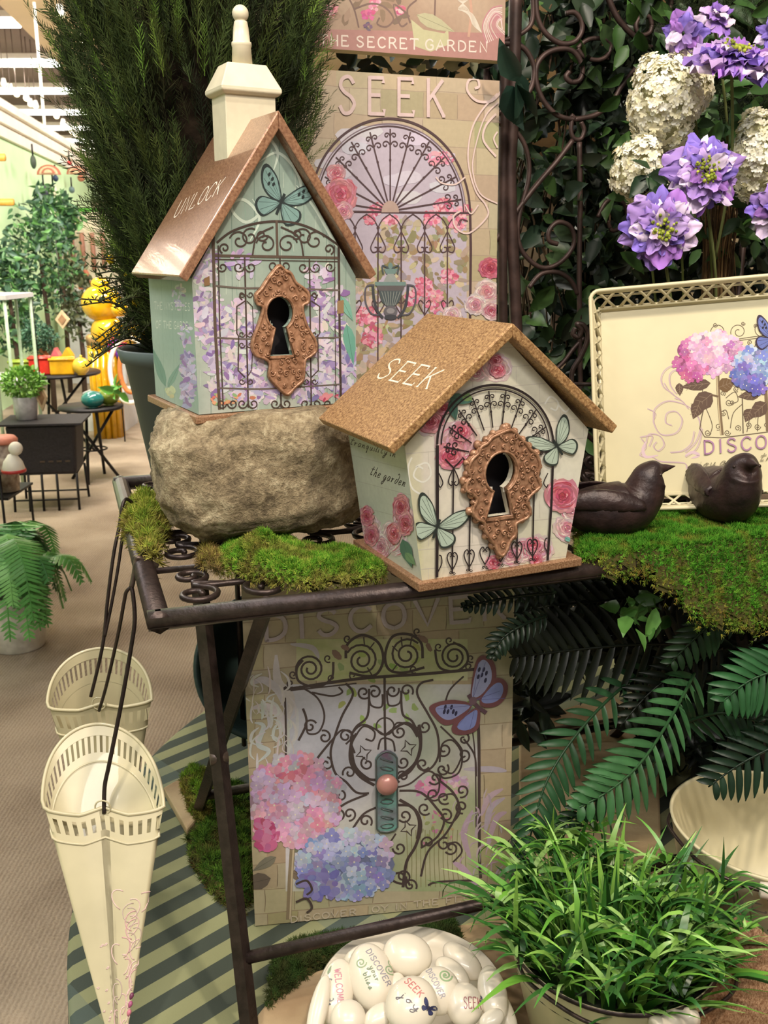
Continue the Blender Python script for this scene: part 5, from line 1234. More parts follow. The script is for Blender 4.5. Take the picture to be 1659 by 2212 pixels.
# ------------------------------------------------------------------ moss
mossm = mat('moss_fibre', (80, 110, 40), rough=.9, attr=True, var=.2, scale=60, spec=.15)
def moss(label, poly, z, th, n, pal_hi, pal_lo, seed=1, drop=None, name='moss_clump', fl=.010, bumps=None, hang=0, spread=0):
    """poly: world XY outline; th: thickness; drop: function (x,y)->extra z"""
    rs = np.random.RandomState(seed); P = np.array(poly, float); mn, mx = P.min(0), P.max(0)
    nf = vnoise(seed+5, 40)
    pts = []
    E1 = np.roll(P, -1, 0)
    while len(pts) < n:
        q = rs.uniform(mn, mx, (n, 2))
        inn = np.zeros(len(q), bool)
        for (x1, y1), (x2, y2) in zip(P, E1):
            c = ((y1 > q[:, 1]) != (y2 > q[:, 1])) & (q[:, 0] < (x2-x1)*(q[:, 1]-y1)/(y2-y1+1e-12)+x1); inn ^= c
        pts += list(q[inn])
    q = np.array(pts[:n])
    def edged(q):
        d = np.full(len(q), 9.)
        for a, b in zip(P, E1):
            ab = b-a; t = np.clip(((q-a)@ab)/(ab@ab), 0, 1); d = np.minimum(d, np.linalg.norm(q-(a+t[:, None]*ab), axis=1))
        return d
    def height(q):
        d = edged(q); h = th*np.clip(d/(th*1.6), 0, 1)**.5
        nz = np.array([nf((x-mn[0])*3.0, (y-mn[1])*3.0, 18) for x, y in q]); h = h*(.65+.7*nz)
        if bumps:
            for bx, by, br, bh in bumps: h = h+bh*np.exp(-((q[:, 0]-bx)**2+(q[:, 1]-by)**2)/br**2)
        zz = z+h
        if drop: zz = zz+np.array([drop(x, y) for x, y in q])
        return zz, d, nz
    zz, d, nz = height(q)
    u = rs.uniform(0, 1, n); low = (d < th*.9) & (u < .55)
    zz2 = np.where(low, z+(zz-z)*rs.uniform(.0, .8, n) if not drop else zz-rs.uniform(0, th*.7, n), zz)
    if hang: zz2 = np.where(low & (rs.rand(n) < .5), zz2-rs.uniform(0, hang, n), zz2)
    loc = np.stack([q[:, 0], q[:, 1], zz2], 1)
    D = rs.normal(size=(n, 3))*np.array([.75, .75, .45])+np.array([0, 0, .75])
    D[low] = rs.normal(size=(low.sum(), 3))*.8+np.array([0, -.3, -.5])
    X, Y, Z = frames(D, rs=rs)
    s = rs.uniform(.5, 1.2, n)[:, None]*fl
    hi = pal(pal_hi, n, rs); lo = pal(pal_lo, n, rs)
    t = np.clip((.55-nz)*2.2+(low*1.0)+.55*(d < th*.5), 0, 1)[:, None]*rs.uniform(.5, 1, (n, 1)); cols = hi*(1-t)+lo*t
    tv = [(-.06, 0, 0), (.06, 0, 0), (.035, .6, .12), (-.035, .6, .12), (0, 1, .3), (-.3, .45, 0), (.0, .5, 0), (-.45, .95, -.1), (.3, .35, 0), (.5, .8, .2)]
    tf = [(0, 1, 2, 3), (3, 2, 4, 4)]
    b = B()
    # blades as three narrow quads
    tv = []; tf = []
    for k, (dx, dz, ln) in enumerate(((0, 0, 1), (.55, .1, .8), (-.5, -.2, .85), (.1, .5, .75))):
        o = len(tv); tv += [(-.07, 0, 0), (.07, 0, 0), (dx*.5+.05, .55*ln, dz*.5), (dx*.5-.05, .55*ln, dz*.5), (dx+.015, ln, dz), (dx-.015, ln, dz)]
        tf += [(o, o+1, o+2, o+3), (o+3, o+2, o+4, o+5)]
    scatter(b, tv, tf, loc, X*s, Y*s, Z*s, cols)
    # mat underneath
    g = max(.006, (mx-mn).max()/60); xs = np.arange(mn[0], mx[0]+g, g); ys = np.arange(mn[1], mx[1]+g, g)
    G = np.array([(x, y) for y in ys for x in xs]); zg, dg, _ = height(G)
    inn = np.zeros(len(G), bool)
    for (x1, y1), (x2, y2) in zip(P, E1):
        c = ((y1 > G[:, 1]) != (y2 > G[:, 1])) & (G[:, 0] < (x2-x1)*(G[:, 1]-y1)/(y2-y1+1e-12)+x1); inn ^= c
    V = np.concatenate([np.column_stack([G, zg-.002]), np.column_stack([G, zg-.002-np.maximum(.003, np.minimum(th*.8, zg-z-.002 if not drop else th*.5))])]); nx = len(xs); N_ = len(G); F = []
    for j in range(len(ys)-1):
        for i in range(nx-1):
            a = j*nx+i
            if inn[a] and inn[a+1] and inn[a+nx] and inn[a+nx+1]: F.append((a, a+1, a+nx+1, a+nx)); F.append((a+N_, a+nx+N_, a+nx+1+N_, a+1+N_))
    if F: b.add(V, F, np.tile(lin((70, 66, 34)), (len(V), 1)))
    o = b.build(name, mossm, smooth=False)
    return tag(o, label, 'moss')
GR = [(104, 156, 44), (92, 146, 40), (132, 168, 56), (78, 130, 36), (152, 172, 68)]
YL = [(150, 140, 66), (134, 124, 60), (128, 104, 62), (164, 150, 80), (110, 90, 52)]
def PX(pts, z): return [tuple(GZ(x, y, z))[:2] for x, y in pts]
moss('green moss mound in front of the rock, at the front edge of the iron table',
     PX([(462, 1200), (490, 1172), (540, 1150), (610, 1160), (700, 1185), (760, 1186), (800, 1200), (838, 1225), (826, 1240), (740, 1252), (660, 1258), (590, 1246), (520, 1232), (475, 1220)], ZT+.005), ZT-.002, .017, 15000, GR, YL, 3,
     bumps=[(*tuple(GZ(555, 1215, ZT))[:2], .026, .028), (*tuple(GZ(610, 1225, ZT))[:2], .03, .010)], fl=.0075, hang=.016)
moss('shaggy yellow-green moss tuft hanging over the left rail beside the rock',
     PX([(262, 1128), (275, 1090), (310, 1070), (350, 1080), (372, 1120), (352, 1160), (330, 1200), (300, 1196), (296, 1160)], ZT+.004), ZT-.002, .026, 3600, [(150, 160, 60), (120, 146, 50), (166, 166, 76)], YL, 5, fl=.013, hang=.03)
moss('small brownish moss scrap under the front of the rock', PX([(425, 1190), (470, 1180), (500, 1215), (470, 1235), (430, 1220)], ZT), ZT-.002, .010, 900, YL, [(110, 92, 60), (90, 80, 50)], 7, fl=.009)
fl0 = Vector((-.2722, 1.0261)); fd = Vector((math.cos(TA), math.sin(TA))); fn_ = Vector((math.sin(TA), -math.cos(TA)))
def overhang(x, y):
    d = (Vector((x, y))-fl0).dot(fn_)
    return -max(0, d+.004)*1.5
far = [(1240, 1130), (1290, 1108), (1400, 1096), (1659, 1085), (1850, 1085)]
def fpt(x, off):
    t = (x-fl0.x)/fd.x; q = fl0+fd*t+fn_*off; return (q.x, q.y)
front = [fpt(x, o) for x, o in ((.80, .07), (.70, .06), (.62, .066), (.54, .056), (.50, .064), (.45, .056), (.41, .052), (.385, .026), (.35, .010), (.31, .008), (.29, .0), (.262, -.012))]
moss('broad bright green moss mat under the birds, draping over the table edge at right',
     PX(far, ZT+.006)+front, ZT-.003, .014, 42000, [(72, 136, 34), (84, 146, 40), (60, 118, 34), (104, 152, 50)], [(150, 134, 56), (120, 128, 50), (140, 104, 54), (96, 120, 40)], 11, drop=overhang, fl=.007, hang=.010)
moss('green moss on the small wooden block under the iron table', PX([(385, 1660), (410, 1628), (450, 1640), (462, 1700), (440, 1752), (410, 1730)], ZL+.05), ZL+.018, .03, 2200, [(110, 140, 40), (90, 126, 38)], YL, 13, fl=.010)
moss('ragged green moss patch on the striped cloth behind the front table leg', PX([(400, 1800), (425, 1770), (450, 1700), (530, 1680), (552, 1800), (554, 1930), (520, 1975), (460, 1930), (410, 1860)], ZL+.01), ZL, .018, 5200, [(80, 116, 40), (96, 130, 44), (60, 90, 34)], [(110, 100, 56), (90, 70, 44), (70, 80, 40)], 17, fl=.011)
moss('dark green moss strip below the DISCOVER canvas', PX([(575, 2185), (585, 2080), (630, 2032), (760, 2012), (900, 1988), (985, 1990), (1000, 2030), (900, 2060), (800, 2062), (700, 2085), (620, 2150)], ZL+.02), ZL+.021, .010, 6500, [(50, 74, 34), (62, 84, 38)], [(70, 72, 40)], 19, fl=.008)

# ------------------------------------------------------------------ boards on the cloth
def wood_board(pxs, z0, z1, label, col=(186, 164, 128), name='wooden_board', seed=1):
    rs = random.Random(seed); P = [tuple(GZ(x, y, z1))[:2] for x, y in pxs]; O = P[0]; n = len(P)
    P = [(p[0]-O[0], p[1]-O[1]) for p in P]
    tri = tessellate_polygon([[Vector((a, b, 0)) for a, b in P]])
    v = [(a, b, z1-z0) for a, b in P]+[(a, b, 0) for a, b in P]
    f = [tuple(t) for t in tri]+[tuple(i+n for i in t[::-1]) for t in tri]+[(i, (i+1) % n, (i+1) % n+n, i+n) for i in range(n)]
    m = mat('weathered_board', col, rough=.8, var=.25, scale=7, bump=.4, bscale=60, col2=(138, 112, 82))
    o = fixn(B().add(v, f).build(name, m, smooth=False, loc=(O[0], O[1], z0))); bevel(o, .004)
    return tag(o, label, 'board')
wood_board([(556, 2190), (612, 2118), (720, 2085), (948, 2008), (1104, 1968), (1190, 2040), (1135, 2340), (560, 2340)], ZL+.001, ZL+.021, 'pale knotty wooden board under the bowl of stones', seed=2)
wood_board([(1122, 1560), (1320, 1500), (1420, 1560), (1430, 1880), (1122, 1925)], ZL+.001, ZL+.03, 'pale board lying behind the fern fronds, right of the DISCOVER canvas', seed=3)
wood_board([(352, 1700), (402, 1672), (448, 1742), (404, 1792)], ZL+.001, ZL+.018, 'small pale wooden block on the striped cloth at left', seed=4)
# ------------------------------------------------------------------ hanging cone pockets
pc = mat('pocket_cream', (200, 190, 156), rough=.35, var=.05, scale=20, coat=.2)
def pocket(Lp, Rp, Ap, Tp, label, seed=1, deco=True):
    L, Rr, Ap, T = map(Vector, (Lp, Rp, Ap, Tp)); M_ = (L+Rr)/2; ex = (Rr-L)/2; ey = Ap-M_
    O = M_.copy(); e = empty('wall_pocket', O, label=label, cat='wall pocket')
    def ring(t):  # t 0..1 ; D shape
        if t < .30:   # flat side with a soft inward fold at its middle
            q = t/.30; x = -1+2*q; return ex*x*.97 - ey*(.10*math.sin(math.pi*q)**.5-.10*max(0, 1-abs(q-.5)*5))
        a = math.pi*(t-.30)/.70; return ex*math.cos(a)*1.0 + ey*(math.sin(a)**.85)
    n = 80; t3 = T-O
    def pt(i, s, off=1.): return ring((i % n)/n)*(1-s)*off + t3*s
    def surf(s0, s1, k, off=1.):
        v = []; f = []
        for j in range(k+1):
            s = s0+(s1-s0)*j/k
            for i in range(n): v.append(tuple(pt(i, s, off)))
        for j in range(k):
            for i in range(n): f.append((j*n+i, j*n+(i+1) % n, (j+1)*n+(i+1) % n, (j+1)*n+i))
        return v, f
    body = B().add(*surf(.118, .985, 10)).add(*surf(.118, .985, 10, .985))
    o = body.build('cone', pc, e)
    band = B()
    # pierced band: solid strips with slots between
    for s0, s1 in ((0, .03), (.088, .12)):
        band.add(*surf(s0, s1, 1)); band.add(*surf(s0, s1, 1, .985))
    for i in range(0, n, 2):
        for k in (0,):
            a, b_ = pt(i, .029), pt(i+1.1, .029); c, d = pt(i+1.3, .089), pt(i+.2, .089)
            band.add([tuple(a), tuple(b_), tuple(c), tuple(d)], [(0, 1, 2, 3)])
    band.build('pierced_band', pc, e)
    B().add(*tube([tuple(pt(i, 0, 1.01)) for i in range(n)], .0026, 8, closed=True)).build('rolled_rim', pc, e)
    B().add(*tube([tuple(pt(i, .12, 1.012)) for i in range(n)], .0018, 6, closed=True)).build('bead', pc, e)
    mid = ring(.15); rg = [(mid.x+.0105*math.cos(a), mid.y-.004, mid.z-.002+.0105*math.sin(a)+.004) for a in np.linspace(0, 6.283, 24)[:-1]]
    B().add(*tube(rg, .0012, 6, closed=True)).build('hanging_ring', pc, e)
    if deco:
        rs = random.Random(seed); bb = B()
        def cp(t, s): q = ring(t % 1)*(1-s)*1.02+t3*s; return tuple(q)
        for k in range(34):
            t0 = rs.uniform(.16, .29); s0 = .35+(k/34)*.55; d = rs.choice((-1, 1)); pts = []
            for j in range(9): a = j/8*3.6; pts.append((t0+d*.035*math.sin(a)*(1-.3*j/8), s0+.035*math.cos(a)*(1-.4*j/8)-.02*j/8))
            pts = [cp(*p) for p in pts]; bb.add(*tube(pts, .0008, 4), col=lin(rs.choice([(214, 178, 176), (206, 160, 164), (222, 190, 186), (190, 170, 160)])))
        for k in range(12):
            t0 = rs.uniform(.02, .14); s0 = rs.uniform(.5, .9); pts = [cp(t0+.02*math.sin(j*.5), s0+.012*math.cos(j*.6)+.004*j) for j in range(7)]; bb.add(*tube(pts, .0007, 4), col=lin((220, 192, 186)))
        for j in range(3):
            pts = [cp(.285+.006*math.sin(q), .70+.006*q+j*.03) for q in range(5)]; bb.add(*tube(pts, [.001, .0026, .003, .0024, .001], 6), col=lin([(120, 60, 90), (170, 90, 130), (200, 120, 140)][j]))
        bb.build('scroll_print', MATS['print'], e)
    return e
F1 = [GY(93, 1745, 1.13), GY(353, 1742, 1.15), GY(214, 1566, 1.235), GZ(258, 2330, ZL+.012)]
pocket(*F1, 'near cream metal wall pocket with pierced rim, hanging lowest at left', 3)
F2 = [GY(103, 1528, 1.36), GY(327, 1512, 1.38), GY(214, 1402, 1.45), GY(250, 1960, 1.40)]
pocket(*F2, 'far cream metal wall pocket hanging behind the nearer one', 4, deco=False)
hk = empty('wire_hook', GY(297, 1210, 1.235), label='long dark wire hook over the table rail, holding the near wall pocket', cat='hook')
def wire(pts, r, par, name='wire', m=None):
    O = par.location
    P = [GY(*p)-O for p in pts]
    return B().add(*tube(spline([tuple(p) for p in P], 6), r, 8)).build(name, m or iron, par)
wire([(340, 1222, 1.25), (318, 1214, 1.24), (299, 1205, 1.235), (294, 1212, 1.235), (290, 1240, 1.23), (284, 1268, 1.225)], .0036, hk, 'hook_bend', MATS['iron_light'])
wire([(284, 1268, 1.225), (288, 1290, 1.22), (291, 1340, 1.21), (283, 1400, 1.20), (262, 1520, 1.18), (236, 1650, 1.16), (226, 1700, 1.15), (225, 1757, 1.135)], .003, hk)
wire([(284, 1268, 1.225), (273, 1278, 1.225), (268, 1300, 1.23), (255, 1370, 1.26), (230, 1480, 1.32), (214, 1535, 1.35)], .0026, hk, 'side_wire')
hk2 = empty('wire_hook', GY(262, 1125, 1.45), label='long dark wire hook over the rail farther back, holding the far wall pocket', cat='hook')
wire([(285, 1085, 1.47), (272, 1078, 1.46), (264, 1095, 1.45), (258, 1135, 1.44), (245, 1200, 1.42), (232, 1300, 1.40), (224, 1380, 1.385), (212, 1440, 1.375), (196, 1505, 1.365)], .0028, hk2)
wire([(264, 1100, 1.45), (266, 1140, 1.44), (256, 1220, 1.42), (240, 1310, 1.40), (226, 1375, 1.385)], .0026, hk2, 'side_wire')

# ------------------------------------------------------------------ stones in a bowl
stm = mat('white_stone', (222, 212, 194), rough=.3, var=.05, scale=14, coat=.25)
BC = GZ(888, 2215, ZL+.03); 
bowl = empty('bowl', (BC.x, BC.y, ZL+.0212), label='wide white ceramic bowl heaped with stones, at the bottom edge', cat='bowl')
prof = [(.05, 0), (.055, .002), (.085, .02), (.108, .045), (.118, .062), (.121, .064), (.118, .066), (.104, .048), (.08, .024), (.05, .008), (.0001, .007)]
B().add(*lathe(prof, 64, cap1=False)).build('bowl_body', stm, bowl)
stones = [
 (880, 2063, 49, 38, .2, .70, 'large plain white shell-ridged stone at the top of the heap', None),
 (802, 2110, 44, 60, -.25, .69, 'white stone lettered DISCOVER your bliss with green scrolls', [('DISCOVER', (790, 2062), (836, 2138), 12, (150, 146, 160)), ('your', (798, 2098), (812, 2130), 12, (120, 140, 110)), ('bliss', (784, 2112), (798, 2148), 12, (120, 140, 110))]),
 (727, 2142, 34, 58, .12, .68, 'white stone lettered WELCOME friends, at the left of the heap', [('WELCOME', (722, 2100), (730, 2175), 14, (206, 130, 150)), ('friends', (704, 2118), (708, 2180), 12, (120, 126, 130))]),
 (889, 2171, 50, 50, .5, .715, 'white stone lettered SEEK joy with a small dark blue butterfly', [('SEEK', (872, 2128), (906, 2166), 15, (214, 110, 110)), ('joy', (860, 2158), (900, 2196), 16, (96, 90, 96))]),
 (945, 2140, 44, 42, .4, .70, 'white stone lettered DISCOVER with a green spiral, beside the SEEK stones', [('DISCOVER', (920, 2102), (952, 2166), 12, (166, 160, 172)), ('your', (914, 2126), (926, 2152), 11, (120, 120, 120))]),
 (1003, 2170, 36, 38, 0, .695, 'round white stone with SEEK printed in dark red', [('SEEK', (1002, 2186), (1040, 2184), 24, (166, 90, 96))]),
 (999, 2076, 46, 24, .75, .685, 'slanting oval white stone at the upper right of the heap', None),
 (977, 2103, 40, 22, .75, .69, 'long narrow white stone leaning below the slanting oval one', None),
 (1064, 2148, 28, 50, -.1, .70, 'tall pale pinkish-white stone at the right side of the heap', None),
 (752, 2200, 34, 32, 0, .70, 'plain rounded white stone at the lower left of the frame edge', None),
 (818, 2196, 34, 20, -.6, .70, 'small plain white stone below the DISCOVER bliss stone', None),
 (790, 2062, 44, 20, -.3, .675, 'plain white stone behind the DISCOVER bliss stone', None),
 (688, 2180, 18, 60, .2, .68, 'plain white stone at the far left rim of the bowl', None),
 (1062, 2202, 26, 16, -.5, .72, 'small lettered white stone at the bottom right of the heap', None),
 (1095, 2196, 16, 44, -.25, .68, 'narrow white stone on the right rim of the bowl', None),
 (856, 2128, 18, 22, .2, .685, 'small cream stone wedged between the lettered stones', None)]
for i, (px, py, rx, ry, ro, z, lab, txt) in enumerate(stones):
    z = z-.022
    c = GZ(px, py, z); dep = (c-EYEV).length; k = dep/F_PX
    vd = (EYEV-c).normalized()
    nrm = (vd+Vector((0, 0, .55))).normalized()
    xa = Vector((1, 0, 0)); xa = (xa-nrm*xa.dot(nrm)).normalized(); ya = nrm.cross(xa)
    ca, sa = math.cos(-ro), math.sin(-ro); X = xa*ca+ya*sa; Y = -xa*sa+ya*ca
    M3 = Matrix((X, Y, nrm)).transposed().to_4x4(); M3.translation = c
    e = tag(B().add(*sphere(rx*k, ry*k*1.06, min(rx, ry)*k*.62, 28, 18)).build('printed_stone' if txt else 'stone', stm), lab, 'stone', 'white stones in the bowl')
    e.matrix_world = M3
    if txt:
        a_, b_, c_ = rx*k, ry*k*1.06, min(rx, ry)*k*.62
        def mp3(u, v, h, a_=a_, b_=b_, c_=c_):
            q = max(.02, 1-(u/a_)**2-(v/b_)**2); return (u, v, c_*math.sqrt(q)+.0002+h)
        A = Art(M3, (0, 0, 0), (1, 0, 0), (0, 1, 0), map3=mp3, seed=i, exclude=lambda u, v, a_=a_, b_=b_: (u/a_)**2+(v/b_)**2 > .93)
        # art plane sits through the stone centre: compensate px for the raised surface
        for t, p0, p1, h, col in txt: A.text(t, p0, p1, h, .0011, col, serif=False, gap=.25)
        if i == 1:
            for x, y in ((780, 2088), (848, 2082), (842, 2100)): A.spiral(x, y, 12, 1.6, 0, .0014, (150, 176, 130))
        if i == 4: A.spiral(962, 2114, 15, 1.8, 0, .002, (150, 180, 130)); A.blob(962, 2114, 3, 3, 0, (150, 180, 130))
        if i == 2: A.leaf(708, 2110, 22, 7, -1.2, (150, 170, 130))
        if i == 3: A.butterfly(925, 2186, 17, .5, (60, 66, 120), (36, 40, 80), spots=False)
        if i == 5: A.butterfly(1046, 2166, 12, .3, (80, 96, 130), (60, 70, 100), spots=False)
        A.done('printed_words', e)

# ------------------------------------------------------------------ buckets and the artificial grass
def bucket(c, r0, r1, h, label, words=None, nm='bucket', tilt=(0, 0), ya=0, dark=True):
    e = empty(nm, c, label=label, cat='bucket', rot=(tilt[0], tilt[1], ya))
    prof = [(r0*.98, 0), (r0, .002), (r1, h-.004), (r1+.002, h), (r1-.002, h+.001), (r1-.003, h-.004), (r0-.002, .004), (.0001, .004)]
    B().add(*lathe(prof, 72, cap1=False)).build('pail', MATS['cream_enamel'], e)
    if dark: B().add(*lathe([(r1+.001, h-.003), (r1+.003, h), (r1+.0, h+.002)], 72, cap0=False, cap1=False)).build('dark_rim', MATS['iron'], e)
    return e
GC = GZ(1322, 2025, .745)
def bail(e, r, h, ang_side, z_grip, reach, gl=.028):
    """wire bail folded down to the front with a white grip"""
    pts = [(-r, 0, h-.008), (-r*1.02, -r*.35, h-.002), (-r*.75, -r*.9, h-.0), (-r*.3, -r-reach, z_grip), (r*.3, -r-reach, z_grip), (r*.75, -r*.9, h), (r*1.02, -r*.35, h-.002), (r, 0, h-.008)]
    ca, sa = math.cos(ang_side), math.sin(ang_side)
    rot = lambda p: (p[0]*ca-p[1]*sa, p[0]*sa+p[1]*ca, p[2])
    w = B().add(*tube(spline([rot(p) for p in pts], 8), .0024, 8)).build('bail_wire', iron, e)
    prof = [(.006, -gl), (.010, -gl*.95), (.0105, -gl*.6), (.0085, -gl*.5), (.0115, -gl*.15), (.0115, gl*.15), (.0085, gl*.5), (.0105, gl*.6), (.010, gl*.95), (.006, gl)]
    gx, gy, gz_ = rot((0, -r-reach-.001, z_grip))
    B().add(*lathe(prof, 20), M=TR(gx, gy, gz_, ry=math.pi/2, rz=0) if ang_side == 0 else Matrix.Translation((gx, gy, gz_)) @ Matrix.Rotation(ang_side, 4, 'Z') @ Matrix.Rotation(math.pi/2, 4, 'Y')).build('grip', stm, w)
gb = bucket((GC.x, GC.y, ZL+.022), .085, .125, .175, 'cream metal bucket full of artificial grass, bottom centre-right')
bail(gb, .125, .175, .30, .168, .006)
GB = Vector((GC.x, GC.y, ZL+.022))
# print on the bucket front (rings of lettering following the wall)
def cyl_art(e, r0, r1, h, seed, phi0):
    def m3(u, v, hh):
        t = v/h; r_ = r0+(r1-r0)*t+.0004+hh; a = phi0+u/((r0+r1)/2); return (r_*math.cos(a), r_*math.sin(a), v)
    return Art(Matrix.Identity(4), (0, 0, 0), (1, 0, 0), (0, 0, 1), map3=m3, seed=seed)
class UV:  # lets Art take plain metres
    pass
def uvart(A): A.uv = lambda p: (p[0], p[1]); return A
A = uvart(cyl_art(gb, .085, .125, .175, 5, -1.35))
A.text('SEEK', (.02, .105), (.085, .105), .022, .0024, (206, 120, 130), up=(0, 1)); A.done('printed_words', gb)
KC = GZ(1655, 1770, .80)
kb = bucket((KC.x+.01, KC.y, ZL+.031), .095, .135, .215, 'cream bucket lettered WELCOME above a printed gate, cut off at the right edge', ya=0, dark=False)
bail(kb, .135, .215, -.25, .205, .008, .034)
A = uvart(cyl_art(kb, .095, .135, .215, 6, -math.pi/2-.75))
A.text('WELCOME', (.0, .158), (.16, .158), .024, .0026, (150, 138, 120), up=(0, 1))
KK = (70, 54, 56)
for k in range(9):
    x = -.01+k*.022; A.path([(x, .02), (x, .13)], .0018, KK)
    for d in (-1, 1): A.spiral(x+d*.006, .10, .0055, 1.2, 0, .0014, KK, d); A.spiral(x+d*.006, .045, .0055, 1.2, 0, .0014, KK, d)
A.path([(-.02, .13), (.18, .13)], .0026, KK); A.path([(-.02, .118), (.18, .118)], .0014, KK); A.path([(-.02, .03), (.18, .03)], .0026, KK)
A.petals(.12, .05, .05, .03, 60, .008, [(140, 100, 170), (170, 130, 190), (110, 70, 140)]); A.petals(.03, .04, .02, .02, 20, .006, [(110, 140, 80), (90, 120, 70)])
A.done('printed_artwork', kb)
# shallow dish rim under the grass
dc = GZ(1525, 2130, ZL+.03)
dsh = tag(B().add(*lathe([(.03, 0), (.05, .004), (.066, .02), (.068, .021), (.066, .022), (.048, .008), (.0001, .006)], 48, cap1=False)).build('dish', mat('dish_brown', (120, 100, 84), rough=.35, var=.15), loc=(dc.x, dc.y, ZL+.0005)), 'shallow brown dish on the cloth beneath the grass tips', 'dish')
# soil disc
ge = empty('artificial_grass', (GB.x, GB.y, GB.z+.14), label='bushy bright green artificial grass spilling from the cream bucket', cat='artificial plant')
B().add(*lathe([(.118, 0), (.118, .004), (.0001, .012)], 40, cap1=False)).build('foam_base', mat('dark_foam', (36, 44, 28), rough=.95), ge)
def blades(b, n, rs, base_r, spread, lmin, lmax, cols, wid=.0042, up=.6, ctr=(0, 0, 0)):
    N = n; a = rs.uniform(0, 6.283, N); r_ = base_r*np.sqrt(rs.rand(N)); p = np.stack([r_*np.cos(a), r_*np.sin(a), np.zeros(N)], 1)+np.array(ctr)
    dr = np.stack([np.cos(a+rs.normal(0, .7, N)), np.sin(a+rs.normal(0, .7, N)), np.zeros(N)], 1)
    tilt = np.clip(r_/base_r*spread+rs.normal(0, .25, N), .02, 1.5)
    tilt = np.where(dr[:, 1] < -.2, tilt*.55, tilt); L = rs.uniform(lmin, lmax, N); C0 = pal(cols, N, rs, .15); seg = 6
    pts = [p]; th = tilt*.45
    for k in range(seg):
        th = th+tilt*.26*rs.uniform(.5, 1.5, N)
        d = dr*np.sin(th)[:, None]+np.array([0, 0, 1])*np.cos(th)[:, None]; pts.append(pts[-1]+d*(L/seg)[:, None])
    side = np.cross(dr, [0, 0, 1]); tw = rs.normal(0, .6, N)[:, None]; side = unit(side+dr*tw*.6+np.array([0, 0, 1])*rs.normal(0, .3, N)[:, None])
    prof = [.7, 1, .95, .8, .58, .32, .04]; w = rs.uniform(.6, 1.25, N)*wid
    V = []; C_ = []
    for k in range(seg+1):
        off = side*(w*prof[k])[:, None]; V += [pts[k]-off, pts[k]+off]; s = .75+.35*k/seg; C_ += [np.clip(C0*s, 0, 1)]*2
    V = np.stack(V, 1).reshape(-1, 3); C_ = np.stack(C_, 1).reshape(-1, 3); K = 2*(seg+1)
    f0 = np.array([(2*k, 2*k+1, 2*k+3, 2*k+2) for k in range(seg)]); F = (f0[None]+(np.arange(N)*K)[:, None, None]).reshape(-1, 4)
    b.add(V, F, C_)
rs = np.random.RandomState(5); gbld = B()
gcols = [(104, 156, 58), (86, 140, 50), (128, 172, 76), (64, 118, 46), (150, 190, 106), (50, 98, 42), (58, 104, 48)]
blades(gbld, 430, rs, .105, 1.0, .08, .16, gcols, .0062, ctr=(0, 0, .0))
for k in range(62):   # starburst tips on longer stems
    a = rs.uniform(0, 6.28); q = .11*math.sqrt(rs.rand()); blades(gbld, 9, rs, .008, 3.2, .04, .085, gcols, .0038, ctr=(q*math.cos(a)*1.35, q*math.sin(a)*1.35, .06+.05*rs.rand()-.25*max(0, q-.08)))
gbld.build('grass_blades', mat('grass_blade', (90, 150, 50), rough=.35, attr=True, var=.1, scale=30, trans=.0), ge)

# ------------------------------------------------------------------ dark tub leaning below the table
tub = empty('plastic_tub', (0, 0, 0), label='dark green plastic tub tipped on its side behind the table legs', cat='tub')
tm = mat('dark_green_plastic', (44, 62, 60), rough=.38, var=.08)
pc_ = GZ(505, 1640, ZL+.001); 
Mt = Matrix.Translation((pc_.x+.02, pc_.y+.14, ZL+.150)) @ Matrix.Rotation(math.radians(20), 4, 'Z') @ Matrix.Rotation(math.radians(68), 4, 'X')
prof = [(.09, 0), (.10, .004), (.138, .19), (.146, .192), (.146, .206), (.138, .206), (.132, .19), (.096, .01), (.0001, .008)]
tub.matrix_world = Mt
B().add(*lathe(prof, 48, cap1=False)).build('tub_wall', tm, tub)

# ------------------------------------------------------------------ potted cypress
PO = Vector((-.33, 1.645, ZT+.0005)); potm = mat('grey_green_pot', (84, 96, 98), rough=.5, var=.08, scale=8)
pt_ = empty('plant_pot', PO, label='grey-green tapered plastic pot behind the mint birdhouse', cat='pot')
B().add(*lathe([(.074, 0), (.076, .003), (.113, .222), (.119, .224), (.125, .245), (.122, .247), (.116, .24), (.108, .22), (.07, .01), (.0001, .01)], 56, cap1=False)).build('pot_wall', potm, pt_)
B().add(*lathe([(.106, .20), (.0001, .206)], 40, cap0=False, cap1=False)).build('potting_moss', mat('dark_soil', (44, 48, 30), rough=1, bump=.6, bscale=90), pt_)
tree = empty('potted_cypress', PO+Vector((0, 0, .205)), label='tall dark artificial cypress rising out of the grey-green pot at upper left', cat='artificial tree')
B().add(*tube([(0, 0, 0), (.005, 0, .3), (0, .005, .9)], [.014, .012, .006], 10)).build('trunk', mat('bark', (70, 52, 40), rough=.9, bump=.4), tree)
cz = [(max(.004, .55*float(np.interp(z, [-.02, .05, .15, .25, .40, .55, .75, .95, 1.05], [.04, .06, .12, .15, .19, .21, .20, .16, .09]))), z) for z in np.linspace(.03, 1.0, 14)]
B().add(*lathe(cz, 24, 1, .7), M=TR(.012, 0, 0)).build('inner_shade_core', mat('branch_shadow_brown', (44, 36, 28), rough=1, bump=1, bscale=60, var=.5, scale=50, spec=.1), tree)  # solid dark core added to close gaps and stand in for inner shade
